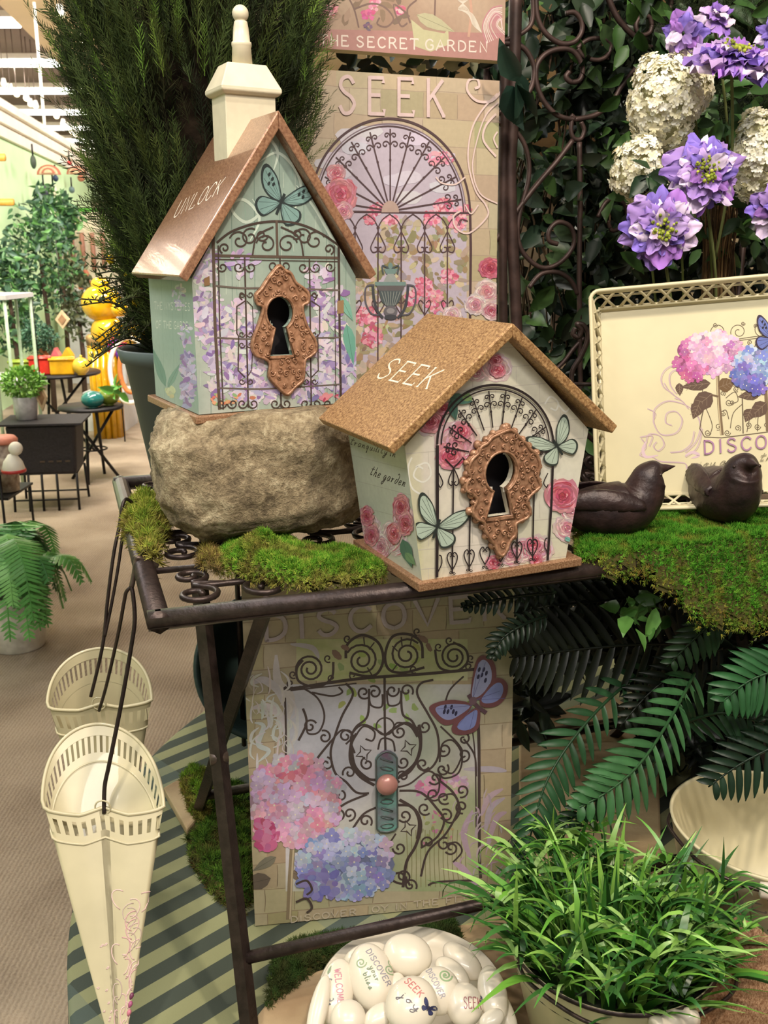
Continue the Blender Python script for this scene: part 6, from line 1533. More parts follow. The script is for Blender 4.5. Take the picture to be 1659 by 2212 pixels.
def sprig(rs, n=26, flat=.5):
    tv = []; tf = []
    tv += [(-.012, 0, 0), (.012, 0, 0), (.004, 1, 0), (-.004, 1, 0)]; tf.append((0, 1, 2, 3))
    for k in range(n):
        t = .08+.9*k/n; s = -1 if k % 2 else 1; l = .30*(1-t*.55)*rs.uniform(.7, 1.2); a = rs.uniform(.35, .75); z = rs.uniform(-1, 1)*flat
        bx, by = 0, t; tx, ty, tz = s*l*math.sin(a), t+l*math.cos(a), z*l*.7
        o = len(tv); w = .020
        tv += [(bx, by-w, 0), (bx+s*.01, by+w, 0), ((bx+tx)/2+s*w, (by+ty)/2, tz/2), (tx, ty, tz)]; tf.append((o, o+1, o+2, o+3))
    return tv, tf
rs = np.random.RandomState(9); fol = B()
def rad(z):  # silhouette: world height above tree origin
    return np.interp(z, [-.02, .05, .15, .25, .40, .55, .75, .95, 1.05], [.04, .075, .12, .15, .19, .21, .20, .16, .09])
seek_n = Vector((-math.sin(SY), math.cos(SY), 0)); 
for it, (N, lo, hi, sl, cset) in enumerate(((3600, .50, .86, .085, [(40, 48, 26), (34, 42, 24), (50, 52, 30)]), (4600, .78, 1.02, .080, [(64, 80, 38), (54, 70, 34), (78, 92, 44), (46, 58, 30)]), (360, .93, 1.06, .07, [(104, 132, 52), (92, 124, 48)]))):  # inner sprigs get darker greens, shade inside the crown put into their colour
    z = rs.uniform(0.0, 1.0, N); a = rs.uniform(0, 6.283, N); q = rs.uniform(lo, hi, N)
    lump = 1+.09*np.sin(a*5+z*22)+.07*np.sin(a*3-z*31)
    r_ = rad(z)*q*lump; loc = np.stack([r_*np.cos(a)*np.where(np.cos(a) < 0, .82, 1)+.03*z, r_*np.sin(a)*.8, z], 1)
    wpos = loc+np.array(tree.location); dd = (wpos-np.array(so))@np.array(seek_n)
    keep = (dd < -.012) | (wpos[:, 0] < so.x-.03); keep &= wpos[:, 2] > ZT+.22; keep &= wpos[:, 0] < -.115
    # stay clear of the birdhouse
    rel = wpos-np.array(HO); ux = rel[:, 0]*math.cos(math.radians(HA))+rel[:, 1]*math.sin(math.radians(HA)); uy = -rel[:, 0]*math.sin(math.radians(HA))+rel[:, 1]*math.cos(math.radians(HA))
    keep &= ~((uy < .27) & (rel[:, 2] < .45) & (ux > -.04) & (ux < .32)); keep &= ~((uy < .20) & (rel[:, 2] < .62) & (ux > .02) & (ux < .23))
    loc, a = loc[keep], a[keep]; N = len(loc)
    out = np.stack([np.cos(a), np.sin(a), np.zeros(N)], 1)
    D = out*rs.uniform(.15, .75, N)[:, None]+np.array([0, 0, 1])*rs.uniform(.6, 1.1, N)[:, None]+rs.normal(0, .18, (N, 3)); D[:, 1] -= .0
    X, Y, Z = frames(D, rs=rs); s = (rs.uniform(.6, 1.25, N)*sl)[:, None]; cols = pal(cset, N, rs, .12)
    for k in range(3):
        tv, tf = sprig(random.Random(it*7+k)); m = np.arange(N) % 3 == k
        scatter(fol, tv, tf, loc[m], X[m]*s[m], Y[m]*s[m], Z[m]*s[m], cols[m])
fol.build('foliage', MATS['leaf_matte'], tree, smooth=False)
# airy twigs low over the pot with a few yellow florets
rs2 = random.Random(4); tw = B()
for k in range(60):
    a = rs2.uniform(2.4, 4.6); l = rs2.uniform(.05, .15); z0 = rs2.uniform(.01, .12)
    p0 = Vector((.05*math.cos(a), .05*math.sin(a), z0)); p1 = p0+Vector((math.cos(a)*l, math.sin(a)*l*.5, rs2.uniform(-.02, .10))); pm = (p0+p1)/2+Vector((0, 0, .03))
    pts = spline([tuple(p0), tuple(pm), tuple(p1)], 5); tw.add(*tube(pts, .0012, 4), col=lin((44, 46, 26)))
    for q in pts[3:]:
        for j in range(4):
            d = Vector((rs2.uniform(-1, 1), rs2.uniform(-1, 1), rs2.uniform(-.3, 1)))*.012; qq = Vector(q)
            tw.add([tuple(qq), tuple(qq+d*.5+Vector((.0016, 0, 0))), tuple(qq+d), tuple(qq+d*.5-Vector((.0016, 0, 0)))], [(0, 1, 2, 3)], col=lin((60, 70, 34)))
tw.build('low_twigs', MATS['leaf_matte'], tree, smooth=False)
yf_ = B()
for px, py in ((272, 595), (296, 648), (293, 655), (238, 560)):
    q = GY(px, py, 1.6)-tree.location
    for j in range(5): yf_.add(*sphere(.004, n=8, m=6), M=TR(q.x+rs2.uniform(-.004, .004), q.y, q.z+rs2.uniform(-.004, .004)), col=lin((236, 196, 40)))
yf_.build('yellow_florets', MATS['petal'], tree)
# ------------------------------------------------------------------ scroll trellis
tre = empty('iron_trellis', (.3, 1.98, ZL), label='dark wrought iron trellis of large scrolls behind the canvas prints', cat='trellis')
trm = mat('trellis_iron', (78, 60, 56), rough=.5, metal=.4, var=.3, scale=30)
def tw_(pts, r, name='scroll', Y=2.0, k=6, m=None):
    P = []
    for p in pts: P.append(tuple(GY(1060+p[0]*.3611, p[1]*.3611, Y+ (GY(1060+p[0]*.3611, 0, Y).x-.3)*.30)-tre.location))
    return B().add(*tube(spline(P, k), r, 8)).build(name, m or trm, tre)
tw_([(480, 690), (500, 715), (400, 690), (320, 610), (275, 500), (275, 400), (320, 330), (400, 295), (480, 300), (530, 350), (550, 420), (530, 480), (480, 490), (450, 460), (470, 430)], .0052)
tw_([(500, 715), (620, 690), (720, 620), (780, 520), (860, 420), (960, 350), (1085, 345)], .0052)
tw_([(270, -60), (280, 100), (330, 200), (420, 260), (500, 250), (545, 190), (540, 120), (500, 75), (450, 80)], .005)
tw_([(520, 290), (560, 340), (640, 360), (700, 330), (720, 270), (680, 235), (610, 230), (560, 250), (520, 290)], .0045)
tw_([(690, -40), (760, 110), (850, 210), (930, 280), (1080, 305)], .006)
tw_([(965, 150), (950, 105), (915, 95), (880, 120), (870, 170), (900, 210), (950, 195), (965, 150)], .0045)
tw_([(1010, 20), (1030, 60), (1070, 60), (1080, 10), (1060, -30)], .0045)
tw_([(60, 262), (120, 262), (200, 290), (250, 370), (260, 440), (240, 530), (180, 600), (40, 680)], .0052)
tw_([(250, -40), (250, 120), (200, 190), (100, 235), (60, 238)], .0045)
tw_([(40, 735), (120, 760), (190, 840), (225, 950), (225, 1080), (180, 1250), (160, 1400), (200, 1520), (300, 1600), (400, 1580), (480, 1500), (500, 1420), (470, 1350), (400, 1330), (350, 1380), (350, 1440), (400, 1460)], .005)
tw_([(490, 840), (400, 960), (280, 1100), (150, 1270), (20, 1450)], .0055)
tw_([(490, 690), (480, 780), (500, 830), (540, 830), (560, 780), (540, 730)], .0045)
tw_([(530, 850), (535, 1200), (530, 1700), (540, 2500)], .0055, 'post')
tw_([(230, 1720), (300, 1640), (400, 1630), (480, 1680), (520, 1760)], .005)
tw_([(150, -60), (130, 700), (115, 1100), (150, 1900), (180, 2700)], .013, 'post')
tw_([(85, 400), (75, 1000), (70, 1700), (90, 2700)], .010, 'post')
for s, x0 in ((1, 640), (1, 900)):
    tw_([(x0, 1300), (x0+60, 1200), (x0+160, 1220), (x0+170, 1330), (x0+90, 1380), (x0+60, 1320)], .0045)
tw_([(560, 2020), (500, 2080), (440, 2160), (380, 2220)], .0045)
for x_ in (-.95, -.55): pass
B().add(*tube([(-.72, .0, 1.28), (-.1, .22, 1.285)], .006, 8)).build('crossbar', trm, tre)
for z_ in (.62, ): B().add(*tube([(-.12, -.02, z_), (.55, .15, z_)], .004, 6)).build('crossbar', trm, tre)
for x_ in (-.70, -.1, .45): B().add(*tube([(x_, .02+.06*(x_ > 0), .0), (x_, .02+.06*(x_ > 0), 1.5)], .007, 8)).build('post', trm, tre)

# ------------------------------------------------------------------ leaves
def leaf_t(w=.42, cup=.12):
    tv = [(0, 0, 0)]; tf = []
    for t, q in ((.12, .55), (.35, 1), (.62, .8), (.85, .32)):
        tv += [(-q*w/2, t, cup*q*q), (0, t, -.04*math.sin(t*3)), (q*w/2, t, cup*q*q)]
    tv.append((0, 1, -.08)); n = len(tv)-1
    tf += [(0, 1, 2, 2), (0, 2, 3, 3)]
    for k in range(3):
        a = 1+3*k; tf += [(a, a+3, a+4, a+1), (a+1, a+4, a+5, a+2)]
    tf += [(10, n, 11, 11), (11, n, 12, 12)]
    return tv, tf
def tri_fix(tf): return [tuple(f) for f in tf]
def leaves(name, par, N, region, Ys, size, cols, rs, wid=.5, droop=.3, facing=.6, prob=None, matn='leaf', stems=0):
    """leaves in a slab of space whose outline follows the plant"""
    b = B(); px = rs.uniform(region[0], region[2], N); py = rs.uniform(region[1], region[3], N); Y = rs.uniform(*Ys, N)
    keep = np.ones(N, bool) if prob is None else np.array([rs.rand() < prob(x, y) for x, y in zip(px, py)])
    px, py, Y = px[keep], py[keep], Y[keep]; N = len(px); ori = np.array(par.location)
    loc = np.array([tuple(GY(x, y, q)) for x, y, q in zip(px, py, Y)])-ori
    D = rs.normal(size=(N, 3)); D[:, 2] -= droop; D = unit(D)
    Nn = rs.normal(size=(N, 3))*(1-facing)+np.array([0, -1, .5])*facing; X = unit(np.cross(D, Nn)); Z = np.cross(X, D)
    s = (rs.uniform(.6, 1.3, N)*size)[:, None]; cc = pal(cols, N, rs, .16); tv, tf = leaf_t(wid)
    tq = np.array(tf); 
    quads = tq[[i for i, f in enumerate(tf) if len(set(f)) == 4]]; tris = np.array([tuple(dict.fromkeys(f)) for f in tf if len(set(f)) == 3])
    scatter(b, tv, quads, loc, X*s, D*s, Z*s, cc); scatter(b, tv, tris, loc, X*s, D*s, Z*s, cc)
    return b.build(name, MATS[matn], par, smooth=True)
rs = np.random.RandomState(21)
vine = empty('leafy_vine', GY(1190, 900, 2.05), label='dark green ivy-like vine climbing through the scroll trellis', cat='vine')
def pv(x, y):
    gaps = ((1190, 330, 22, 26), (1200, 480, 26, 60), (1145, 560, 16, 50), (1130, 240, 14, 16), (1090, 400, 12, 60), (1075, 600, 14, 120), (1220, 160, 30, 20), (1150, 60, 30, 40), (1270, 210, 40, 20), (1120, 150, 20, 20))
    for a, b_, c, d in gaps:
        if ((x-a)/c)**2+((y-b_)/d)**2 < 1: return .04
    return .75
leaves('leaves', vine, 1300, (1080, -20, 1330, 1040), (2.02, 2.3), .062, [(44, 62, 40), (36, 54, 38), (54, 76, 42), (30, 46, 34), (66, 96, 48)], rs, .52, prob=pv)
st_ = B(); r3 = random.Random(5)
for k in range(26):
    x = r3.uniform(1090, 1320); P = [tuple(GY(x+r3.uniform(-25, 25)*(1+j*.2), 1050-j*190, 2.1+r3.uniform(0, .15))-vine.location) for j in range(7)]
    st_.add(*tube(spline(P, 4), .0022, 5), col=lin(r3.choice([(70, 52, 40), (88, 70, 50), (50, 56, 36)])))
st_.build('stems', MATS['leaf_matte'], vine)
bush = empty('artificial_shrub', GY(1480, 980, 2.05), label='dense dark artificial shrub behind the flowers and tray at upper right', cat='artificial plant')
leaves('foliage', bush, 4300, (1235, -60, 1760, 1000), (2.02, 2.75), .062, [(28, 40, 26), (22, 34, 24), (36, 50, 30), (30, 36, 24)], rs, .46)
leaves('young_foliage', bush, 170, (1330, -40, 1720, 560), (1.86, 2.0), .055, [(52, 84, 38), (44, 72, 34), (64, 98, 44)], rs, .5)
# finely cut conifer spray behind the top flowers
cf = B(); N = 1500
px = rs.uniform(1440, 1720, N); py = rs.uniform(-40, 330, N); loc = np.array([tuple(GY(x, y, q)) for x, y, q in zip(px, py, rs.uniform(1.9, 2.05, N))])-np.array(bush.location)
D = rs.normal(size=(N, 3))*.6+np.array([.1, -.2, .5]); X, Y, Z = frames(D, rs=rs); s = rs.uniform(.03, .06, N)[:, None]; tv, tf = sprig(random.Random(3), 18)
scatter(cf, tv, tf, loc, X*s, Y*s, Z*s, pal([(46, 58, 32), (38, 50, 30), (58, 72, 36)], N, rs)); cf.build('conifer_spray', MATS['leaf_matte'], bush, smooth=False)
# big under-table shrub
low = empty('artificial_shrub', GZ(1400, 1480, ZL), label='very dark leafy greenery filling the space under the moss shelf at right', cat='artificial plant')
low.location = (.42, 1.62, ZL)
def pl(x, y): return 0 if (1170 < x < 1370 and 1420 < y < 1640) or y > 1620+ (x-1400)*.2 else 1
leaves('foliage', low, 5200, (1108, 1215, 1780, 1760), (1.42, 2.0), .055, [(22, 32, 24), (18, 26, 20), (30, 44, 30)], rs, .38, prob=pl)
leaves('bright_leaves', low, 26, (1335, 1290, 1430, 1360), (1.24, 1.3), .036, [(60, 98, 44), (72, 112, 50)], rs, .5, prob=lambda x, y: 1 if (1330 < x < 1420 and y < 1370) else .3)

# ------------------------------------------------------------------ fern fronds
def frond(par, pts, Ymat, plen, npair, col, rs, wid=.012, name='frond', droop=.25, both=True, taper=.5, lean=.9, lift=None):
    P = spline([tuple(GY(x, y, q)-par.location) for (x, y), q in zip(pts, Ymat)], 8); P = [Vector(p) for p in P]; n = len(P)
    b = B(); b.add(*tube(P, list(np.linspace(.0028, .0011, n)), 6), col=lin(col)*.8)
    view = Vector((0, -1, .35)).normalized() if lift is None else Vector(lift).normalized()
    for k in range(npair):
        t = .03+.95*k/npair; f_ = t*(n-1); i = min(int(f_), n-2); p = P[i].lerp(P[i+1], f_-i); T = (P[i+1]-P[i]).normalized()
        side = T.cross(view).normalized(); L_ = plen*(math.sin(math.pi*min(.97, max(.12, t*.72+.22)))**.7)*(1-.35*max(0, t-.7)/.3)
        for s in (-1, 1):
            d = (side*s*lean+T*.55+Vector((0, 0, -.12))).normalized(); L2 = L_*rs.uniform(.88, 1.1); q = p.copy(); V = []; m = 6
            nn = d.cross(T).normalized()*s; wv = d.cross(nn).normalized()
            for j in range(m+1):
                u = j/m; w = wid*(math.sin(math.pi*min(1, u*.86+.12))**.6)*(1-.15*u)*.5 if j < m else .0004
                c = q+view*(.004*math.sin(u*3))
                V += [tuple(c-wv*w+view*.0012), tuple(c-view*.0016), tuple(c+wv*w+view*.0012)]
                d = (d+Vector((0, 0, -droop*.22))).normalized(); q = q+d*(L2/m)
            F = []
            for j in range(m):
                a = 3*j; F += [(a, a+1, a+4, a+3), (a+1, a+2, a+5, a+4)]
            cc = np.clip(lin(col)*rs.uniform(.75, 1.25), 0, 1); cols = np.tile(cc, (len(V), 1)); cols[1::3] *= 1.25
            b.add(V, F, cols)
    return b.build(name, MATS['fern_leaf'], par)
mat('fern_leaf', (60, 100, 60), rough=.42, attr=True, var=.2, scale=50, spec=.28)
rf = random.Random(12)
fern = empty('artificial_fern', (.40, 1.36, ZL+.03), label='dark glossy artificial fern arching out below the moss shelf at right', cat='artificial plant')
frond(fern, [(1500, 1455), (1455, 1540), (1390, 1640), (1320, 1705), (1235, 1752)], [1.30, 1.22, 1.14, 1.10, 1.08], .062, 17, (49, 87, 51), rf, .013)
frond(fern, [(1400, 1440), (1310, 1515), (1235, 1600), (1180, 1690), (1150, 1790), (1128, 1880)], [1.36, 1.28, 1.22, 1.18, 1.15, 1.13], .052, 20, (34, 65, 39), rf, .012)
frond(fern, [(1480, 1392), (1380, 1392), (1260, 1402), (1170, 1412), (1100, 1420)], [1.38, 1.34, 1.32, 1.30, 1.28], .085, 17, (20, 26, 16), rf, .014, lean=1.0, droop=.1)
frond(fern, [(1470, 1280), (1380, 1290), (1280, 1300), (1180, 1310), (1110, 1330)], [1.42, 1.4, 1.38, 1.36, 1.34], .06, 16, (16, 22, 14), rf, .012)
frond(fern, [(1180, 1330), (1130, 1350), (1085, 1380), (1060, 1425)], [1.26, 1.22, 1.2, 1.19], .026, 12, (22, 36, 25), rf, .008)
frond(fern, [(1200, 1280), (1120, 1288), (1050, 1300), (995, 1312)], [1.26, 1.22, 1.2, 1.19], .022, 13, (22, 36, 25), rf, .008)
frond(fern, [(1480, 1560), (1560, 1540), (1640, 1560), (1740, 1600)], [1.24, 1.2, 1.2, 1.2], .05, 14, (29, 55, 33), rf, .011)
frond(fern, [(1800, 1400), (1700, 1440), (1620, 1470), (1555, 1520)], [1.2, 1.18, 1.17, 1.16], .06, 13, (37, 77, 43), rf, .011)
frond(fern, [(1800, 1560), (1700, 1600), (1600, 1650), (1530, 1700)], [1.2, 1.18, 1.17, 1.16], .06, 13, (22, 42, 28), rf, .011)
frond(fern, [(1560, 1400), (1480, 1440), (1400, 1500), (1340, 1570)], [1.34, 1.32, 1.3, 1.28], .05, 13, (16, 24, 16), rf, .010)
frond(fern, [(1420, 1640), (1340, 1690), (1270, 1740), (1210, 1790)], [1.2, 1.16, 1.13, 1.12], .035, 14, (29, 50, 33), rf, .009)
frond(fern, [(1650, 1300), (1560, 1330), (1500, 1380), (1440, 1440)], [1.28, 1.26, 1.26, 1.26], .045, 13, (29, 50, 28), rf, .010)
# stick lying between the fern fronds
sk = [GZ(1110, 1590, ZL+.045), GZ(1280, 1565, ZL+.055), GZ(1420, 1545, ZL+.075), GZ(1480, 1535, ZL+.08)]
tag(B().add(*tube(spline([tuple(p) for p in sk], 5), [.007]*16, 8)).build('stick', mat('bark_brown', (92, 70, 54), rough=.9, bump=.5)), 'brown stick lying across the pale board behind the fern', 'stick')

# ------------------------------------------------------------------ flowers
def floret4(w=.5):
    tv = []; tf = []
    for k in range(4):
        a = k*math.pi/2+.4; ca, sa = math.cos(a), math.sin(a); o = len(tv)
        for u, v, z in ((0, 0, 0), (.32, -.38, .16), (.85, -.42, .3), (1.05, 0, .22), (.85, .42, .3), (.32, .38, .16)):
            tv.append((u*ca-v*sa, u*sa+v*ca, z))
        tf += [(o, o+1, o+2, o+3), (o, o+3, o+4, o+5)]
    return tv, tf
def snowball(px, py, Y, rx, ry, n, label, rs, stem_to=None, rz=None):
    c = GY(px, py, Y); k = (c-EYEV).length/F_PX
    e = empty('hydrangea_flower', c, label=label, cat='flower', group='cream hydrangea heads')
    u = rs.normal(size=(n, 3)); u = unit(u); R_ = np.array([rx*k, (rx+ry)/2*k*.9, ry*k])
    lump = 1+.10*np.sin(u[:, 0]*6+px)+.08*np.sin(u[:, 2]*7+py)
    n = int(n*1.6); u = unit(rs.normal(size=(n, 3))); lump = 1+.10*np.sin(u[:, 0]*6+px)+.08*np.sin(u[:, 2]*7+py)
    loc = u*R_*(rs.uniform(.88, 1.03, n)*lump)[:, None]; D = unit(u+rs.normal(0, .22, (n, 3))); q = rs.normal(size=(n, 3)); X = unit(np.cross(D, q)); Y_ = np.cross(D, X)
    s = (rs.uniform(.75, 1.15, n)*.0076)[:, None]; b = B(); tv, tf = floret4()
    scatter(b, tv, tf, loc, X*s, Y_*s, D*s, pal([(250, 246, 226), (244, 238, 212), (252, 250, 236), (238, 232, 200)], n, rs, .04))
    v, f = sphere(rx*k*.82, (rx+ry)/2*k*.74, ry*k*.82, 16, 10); b.add(v, f, lin((206, 204, 164)))
    b.build('bloom', MATS['petal'], e, smooth=False)
    to = GY(*(stem_to or (px+40, py+480)), Y+.12)-e.location
    B().add(*tube(spline([(0, .01, -ry*k*.5), tuple(to*.5+Vector((.01, .01, 0))), tuple(to)], 6), .0024, 6), col=lin((90, 100, 50))).build('stem', MATS['leaf_matte'], e)
    return e
snowball(1438, 222, 1.72, 70, 84, 620, 'largest cream hydrangea ball, upper right beside the scroll trellis', rs)
snowball(1500, 192, 1.76, 34, 40, 170, 'small cream hydrangea tucked behind the largest one, touching the purple flower', rs)
snowball(1384, 368, 1.72, 52, 66, 380, 'cream hydrangea below the largest one, left of the purple blooms', rs)
snowball(1650, 335, 1.70, 66, 74, 480, 'cream hydrangea at the right edge of the frame', rs)
def scab(px, py, Y, r, label, face, cols, rs, n=40, green=True, stem_to=None):
    c = GY(px, py, Y); k = (c-EYEV).length/F_PX; Rr = r*k; e = empty('purple_flower', c, label=label, cat='flower', group='purple scabious flowers')
    fz = Vector(face).normalized(); fx = Vector((1, 0, 0)); fx = (fx-fz*fx.dot(fz)).normalized(); fy = fz.cross(fx); M3 = Matrix((fx, fy, fz)).transposed().to_4x4()
    b = B()
    for ring, (cnt, rad_, el) in enumerate(((n//2, 1.0, .05), (n//3, .78, .35), (n//4, .55, .55))):
        for i in range(cnt):
            a = 6.283*i/cnt+rs.uniform(-.12, .12)+ring*.3; L2 = Rr*rad_*rs.uniform(.85, 1.12); W2 = L2*rs.uniform(.26, .40); e2 = el+rs.uniform(-.25, .3)
            V = []; m, w_ = 6, 7; col = pal(cols, 1, rs, .12)[0]; C_ = []
            for u in range(m+1):
                t = u/m; hw = W2*(math.sin(math.pi*min(.9, t*.66+.10))**.6*(1 if t < .9 else .8))
                for v_ in range(w_):
                    q = v_/(w_-1)*2-1; x = .12*L2+t*L2*.9; y = q*hw; z = math.sin(e2)*x*.6+.10*L2*math.sin(q*7+a*5)*t+.04*L2*math.sin(t*9+a)-.12*L2*t*t
                    x2 = x*math.cos(e2*.5)*(1-.12*t*q*q*2)
                    V.append((x2*math.cos(a)-y*math.sin(a), x2*math.sin(a)+y*math.cos(a), z+ring*.006))
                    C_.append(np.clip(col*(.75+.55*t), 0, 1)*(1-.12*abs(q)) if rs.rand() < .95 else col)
            F = [(u*w_+v_, u*w_+v_+1, (u+1)*w_+v_+1, (u+1)*w_+v_) for u in range(m) for v_ in range(w_-1)]
            b.add(V, F, np.array(C_), M=M3)
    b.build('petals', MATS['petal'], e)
    if green:
        g = B()
        for i in range(70):
            a = rs.uniform(0, 6.283); q = Rr*.34*math.sqrt(rs.rand()); z = .012+.012*rs.rand(); sz = rs.uniform(.0018, .0034)
            g.add(*sphere(sz, n=7, m=5), M=M3 @ TR(q*math.cos(a), q*math.sin(a), z), col=pal([(150, 160, 60), (126, 140, 50), (176, 180, 80)], 1, rs)[0])
        g.build('green_centre', MATS['petal'], e)
    to = GY(*(stem_to or (px+20, py+420)), Y+.14)-e.location
    B().add(*tube(spline([(0, .01, 0), tuple(to*.5+Vector((.012, 0, 0))), tuple(to)], 6), .0026, 6), col=lin((104, 112, 66))).build('stem', MATS['leaf_matte'], e)
    return e
PU = [(140, 112, 184), (156, 126, 192), (120, 100, 182), (176, 150, 204), (204, 186, 214), (144, 100, 176)]
PU2 = [(206, 186, 206), (180, 150, 200), (150, 116, 190), (130, 96, 180)]
scab(1520, 372, 1.60, 76, 'purple flower with green centre between the two middle cream hydrangeas', (.0, -1, .15), PU, rs)
scab(1430, 494, 1.58, 76, 'lowest purple flower with green centre, just above the cream tray', (-.1, -1, .1), PU+[(200, 180, 210)], rs)
scab(1585, 130, 1.62, 84, 'purple flower seen from the side with its green centre on top, upper right', (.1, -.45, .9), PU+PU2, rs, stem_to=(1545, 560))
scab(1480, 75, 1.70, 48, 'small purple flower at the top, left of the side-on one', (-.5, -.8, .0), PU, rs, 18, False)
scab(1545, 40, 1.74, 40, 'pale purple blossom at the very top edge, right of centre', (.2, -.7, .6), PU2, rs, 16, False)
scab(1668, 250-175, 1.66, 34, 'purple petals at the right edge near the top', (0, -1, .2), PU, rs, 14, False)
scab(1672, 452, 1.62, 52, 'purple flower cut by the right edge beside the cream hydrangea', (0, -1, .2), PU, rs, 20, False)
fl = empty('flower_foliage', GY(1480, 620, 1.80), label='cut green leaves on the stems of the cream and purple flowers', cat='leaves')
leaves('leaves', fl, 150, (1340, 90, 1650, 560), (1.76, 1.86), .05, [(50, 82, 40), (40, 68, 36), (60, 96, 46)], rs, .55, prob=lambda x, y: .8 if 420 > y > 180 and x > 1430 else .3)
leaves('leaf_spray', fl, 12, (1385, 360, 1450, 400), (1.64, 1.68), .045, [(34, 58, 32), (28, 50, 30)], rs, .6)
# bundle of straw twigs
bt = B(); N_ = 90
for i in range(N_):
    x0 = rf.uniform(1520, 1585); dx = rf.uniform(-14, 14); Y0 = rf.uniform(1.86, 1.93)
    P = [tuple(GY(x0+dx*1.4, 420+rf.uniform(-30, 60), Y0)), tuple(GY(x0+rf.uniform(-4, 4), 560, Y0)), tuple(GY(x0-dx*.6, 700, Y0)), tuple(GY(x0-dx, 1000, Y0))]
    bt.add(*tube(spline(P, 3), .0011, 4), col=pal([(120, 92, 62), (96, 74, 50), (140, 112, 76), (76, 58, 42)], 1, rs)[0])
tag(bt.build('twig_bundle', MATS['leaf_matte'], smooth=False), 'upright bundle of thin brown twigs above the tray', 'twigs')
lv = [(1050, 150, 1150, 200, 1.80)]
hl = empty('leaf_cluster', GY(1120, 190, 1.92), label='large dark glossy leaves poking out between the two upper canvas prints', cat='leaves')
leaves('leaves', hl, 46, (740, 128, 1080, 160), (1.96, 2.05), .05, [(30, 50, 36), (150, 150, 118), (40, 66, 46), (26, 40, 30)], rs, .5)
leaves('leaves', hl, 5, (1085, 150, 1130, 195), (1.84, 1.86), .075, [(30, 54, 44), (36, 60, 48)], rs, .5)
# ------------------------------------------------------------------ shop behind, left
def W_(px, py, Y): return GY(px, py, Y)
def wallY(px): return 2.6/((829.5-px)/F_PX*.985-.136)-.35
def tree_b(px, py, Y, rx, ry, n, lab, cols, size=.09, trunk=True, rs=NR, nm='artificial_tree', base=None, wid=.45):
    c = W_(px, py, Y); k = Y/F_PX*1.03; e = empty(nm, (c.x, c.y, 0 if base is None else base), label=lab, cat='artificial tree')
    u = unit(rs.normal(size=(n, 3))); q = rs.uniform(.35, 1.05, n)**.6; loc = u*q[:, None]*np.array([rx*k, rx*k*.8, ry*k])*(1+.15*np.sin(u[:, 0:1]*9+u[:, 2:3]*7))+np.array([0, 0, c.z-e.location.z])
    D = rs.normal(size=(n, 3)); D[:, 2] -= .2; X, Y_, Z = frames(D, rs=rs); s = (rs.uniform(.6, 1.2, n)*size)[:, None]; tv, tf = leaf_t(wid)
    quads = np.array([f for f in tf if len(set(f)) == 4]); tris = np.array([tuple(dict.fromkeys(f)) for f in tf if len(set(f)) == 3]); b = B(); cc = pal(cols, n, rs, .15)
    scatter(b, tv, quads, loc, X*s, Y_*s, Z*s, cc); scatter(b, tv, tris, loc, X*s, Y_*s, Z*s, cc)
    b.build('foliage', MATS['leaf'], e)
    if trunk: B().add(*tube([(0, 0, .0), (.02, 0, (c.z-e.location.z)*.5), (0, 0, c.z-e.location.z)], [.03, .025, .02], 8)).build('trunk', MATS['bark'], e)
    return e
gtr = [(52, 88, 54), (42, 74, 50), (74, 116, 66), (92, 138, 76), (64, 94, 76)]
tree_b(88, 560, 9.6, 78, 105, 800, 'bushy green artificial tree in the background at left, left of the yellow figure', gtr, .085)
tree_b(20, 640, 9.0, 50, 120, 420, 'grey-green artificial tree at the left edge in the background', gtr, .11)
tree_b(120, 470, 11.0, 50, 60, 500, 'smaller leafy tree crown in front of the hanging flags', gtr, .11)
tree_b(165, 640, 10.0, 36, 90, 420, 'sparse olive tree beside the white shelf in the background', [(96, 100, 70), (80, 90, 64), (110, 120, 84)], .09)
# green topiary ball
tp = tree_b(82, 728, 7.7, 38, 32, 1400, 'round clipped dark green topiary ball on the far table', [(52, 92, 70), (66, 110, 84), (44, 78, 60)], .03, False, nm='topiary_ball', base=W_(82, 762, 7.7).z-.08)
blk = mat('black_metal', (30, 26, 28), rough=.5, metal=.4, var=.1)
def glossy(n, c, v=.15): return mat(n, c, rough=.15, var=v, scale=14, coat=.5)
# round table with pots
def rtable(px, py, Y, rpx, lab, legs, nm='bistro_table'):
    c = W_(px, py, Y); k = Y/F_PX*1.03; r_ = rpx*k; e = empty(nm, (c.x, c.y, 0), label=lab, cat='table'); h = c.z
    B().add(*lathe([(r_, h-.02), (r_*1.01, h-.01), (r_, h)], 40)).build('table_top', blk, e)
    for i in range(legs):
        a = 6.283*i/legs+.5; a2 = a+2.6
        B().add(*tube([(r_*.75*math.cos(a), r_*.75*math.sin(a), h-.02), (r_*.8*math.cos(a2), r_*.8*math.sin(a2), .0)], .011, 8)).build('leg', blk, e)
    B().add(*tube([(r_*.4*math.cos(t), r_*.4*math.sin(t), h*.42) for t in np.linspace(0, 6.283, 24)[:-1]], .006, 6, closed=True)).build('brace_ring', blk, e)
    return e, h
t1, h1_ = rtable(118, 803, 7.6, 92, 'round dark metal table holding the red, yellow and lime pots', 4)
t2, h2_ = rtable(196, 876, 6.6, 66, 'small round dark folding table holding the glazed teal and green balls', 4)
def at_top(px, Y, h): # point on a height h at given pixel column
    c = GY(px, 800, Y); return Vector((c.x, Y, h))
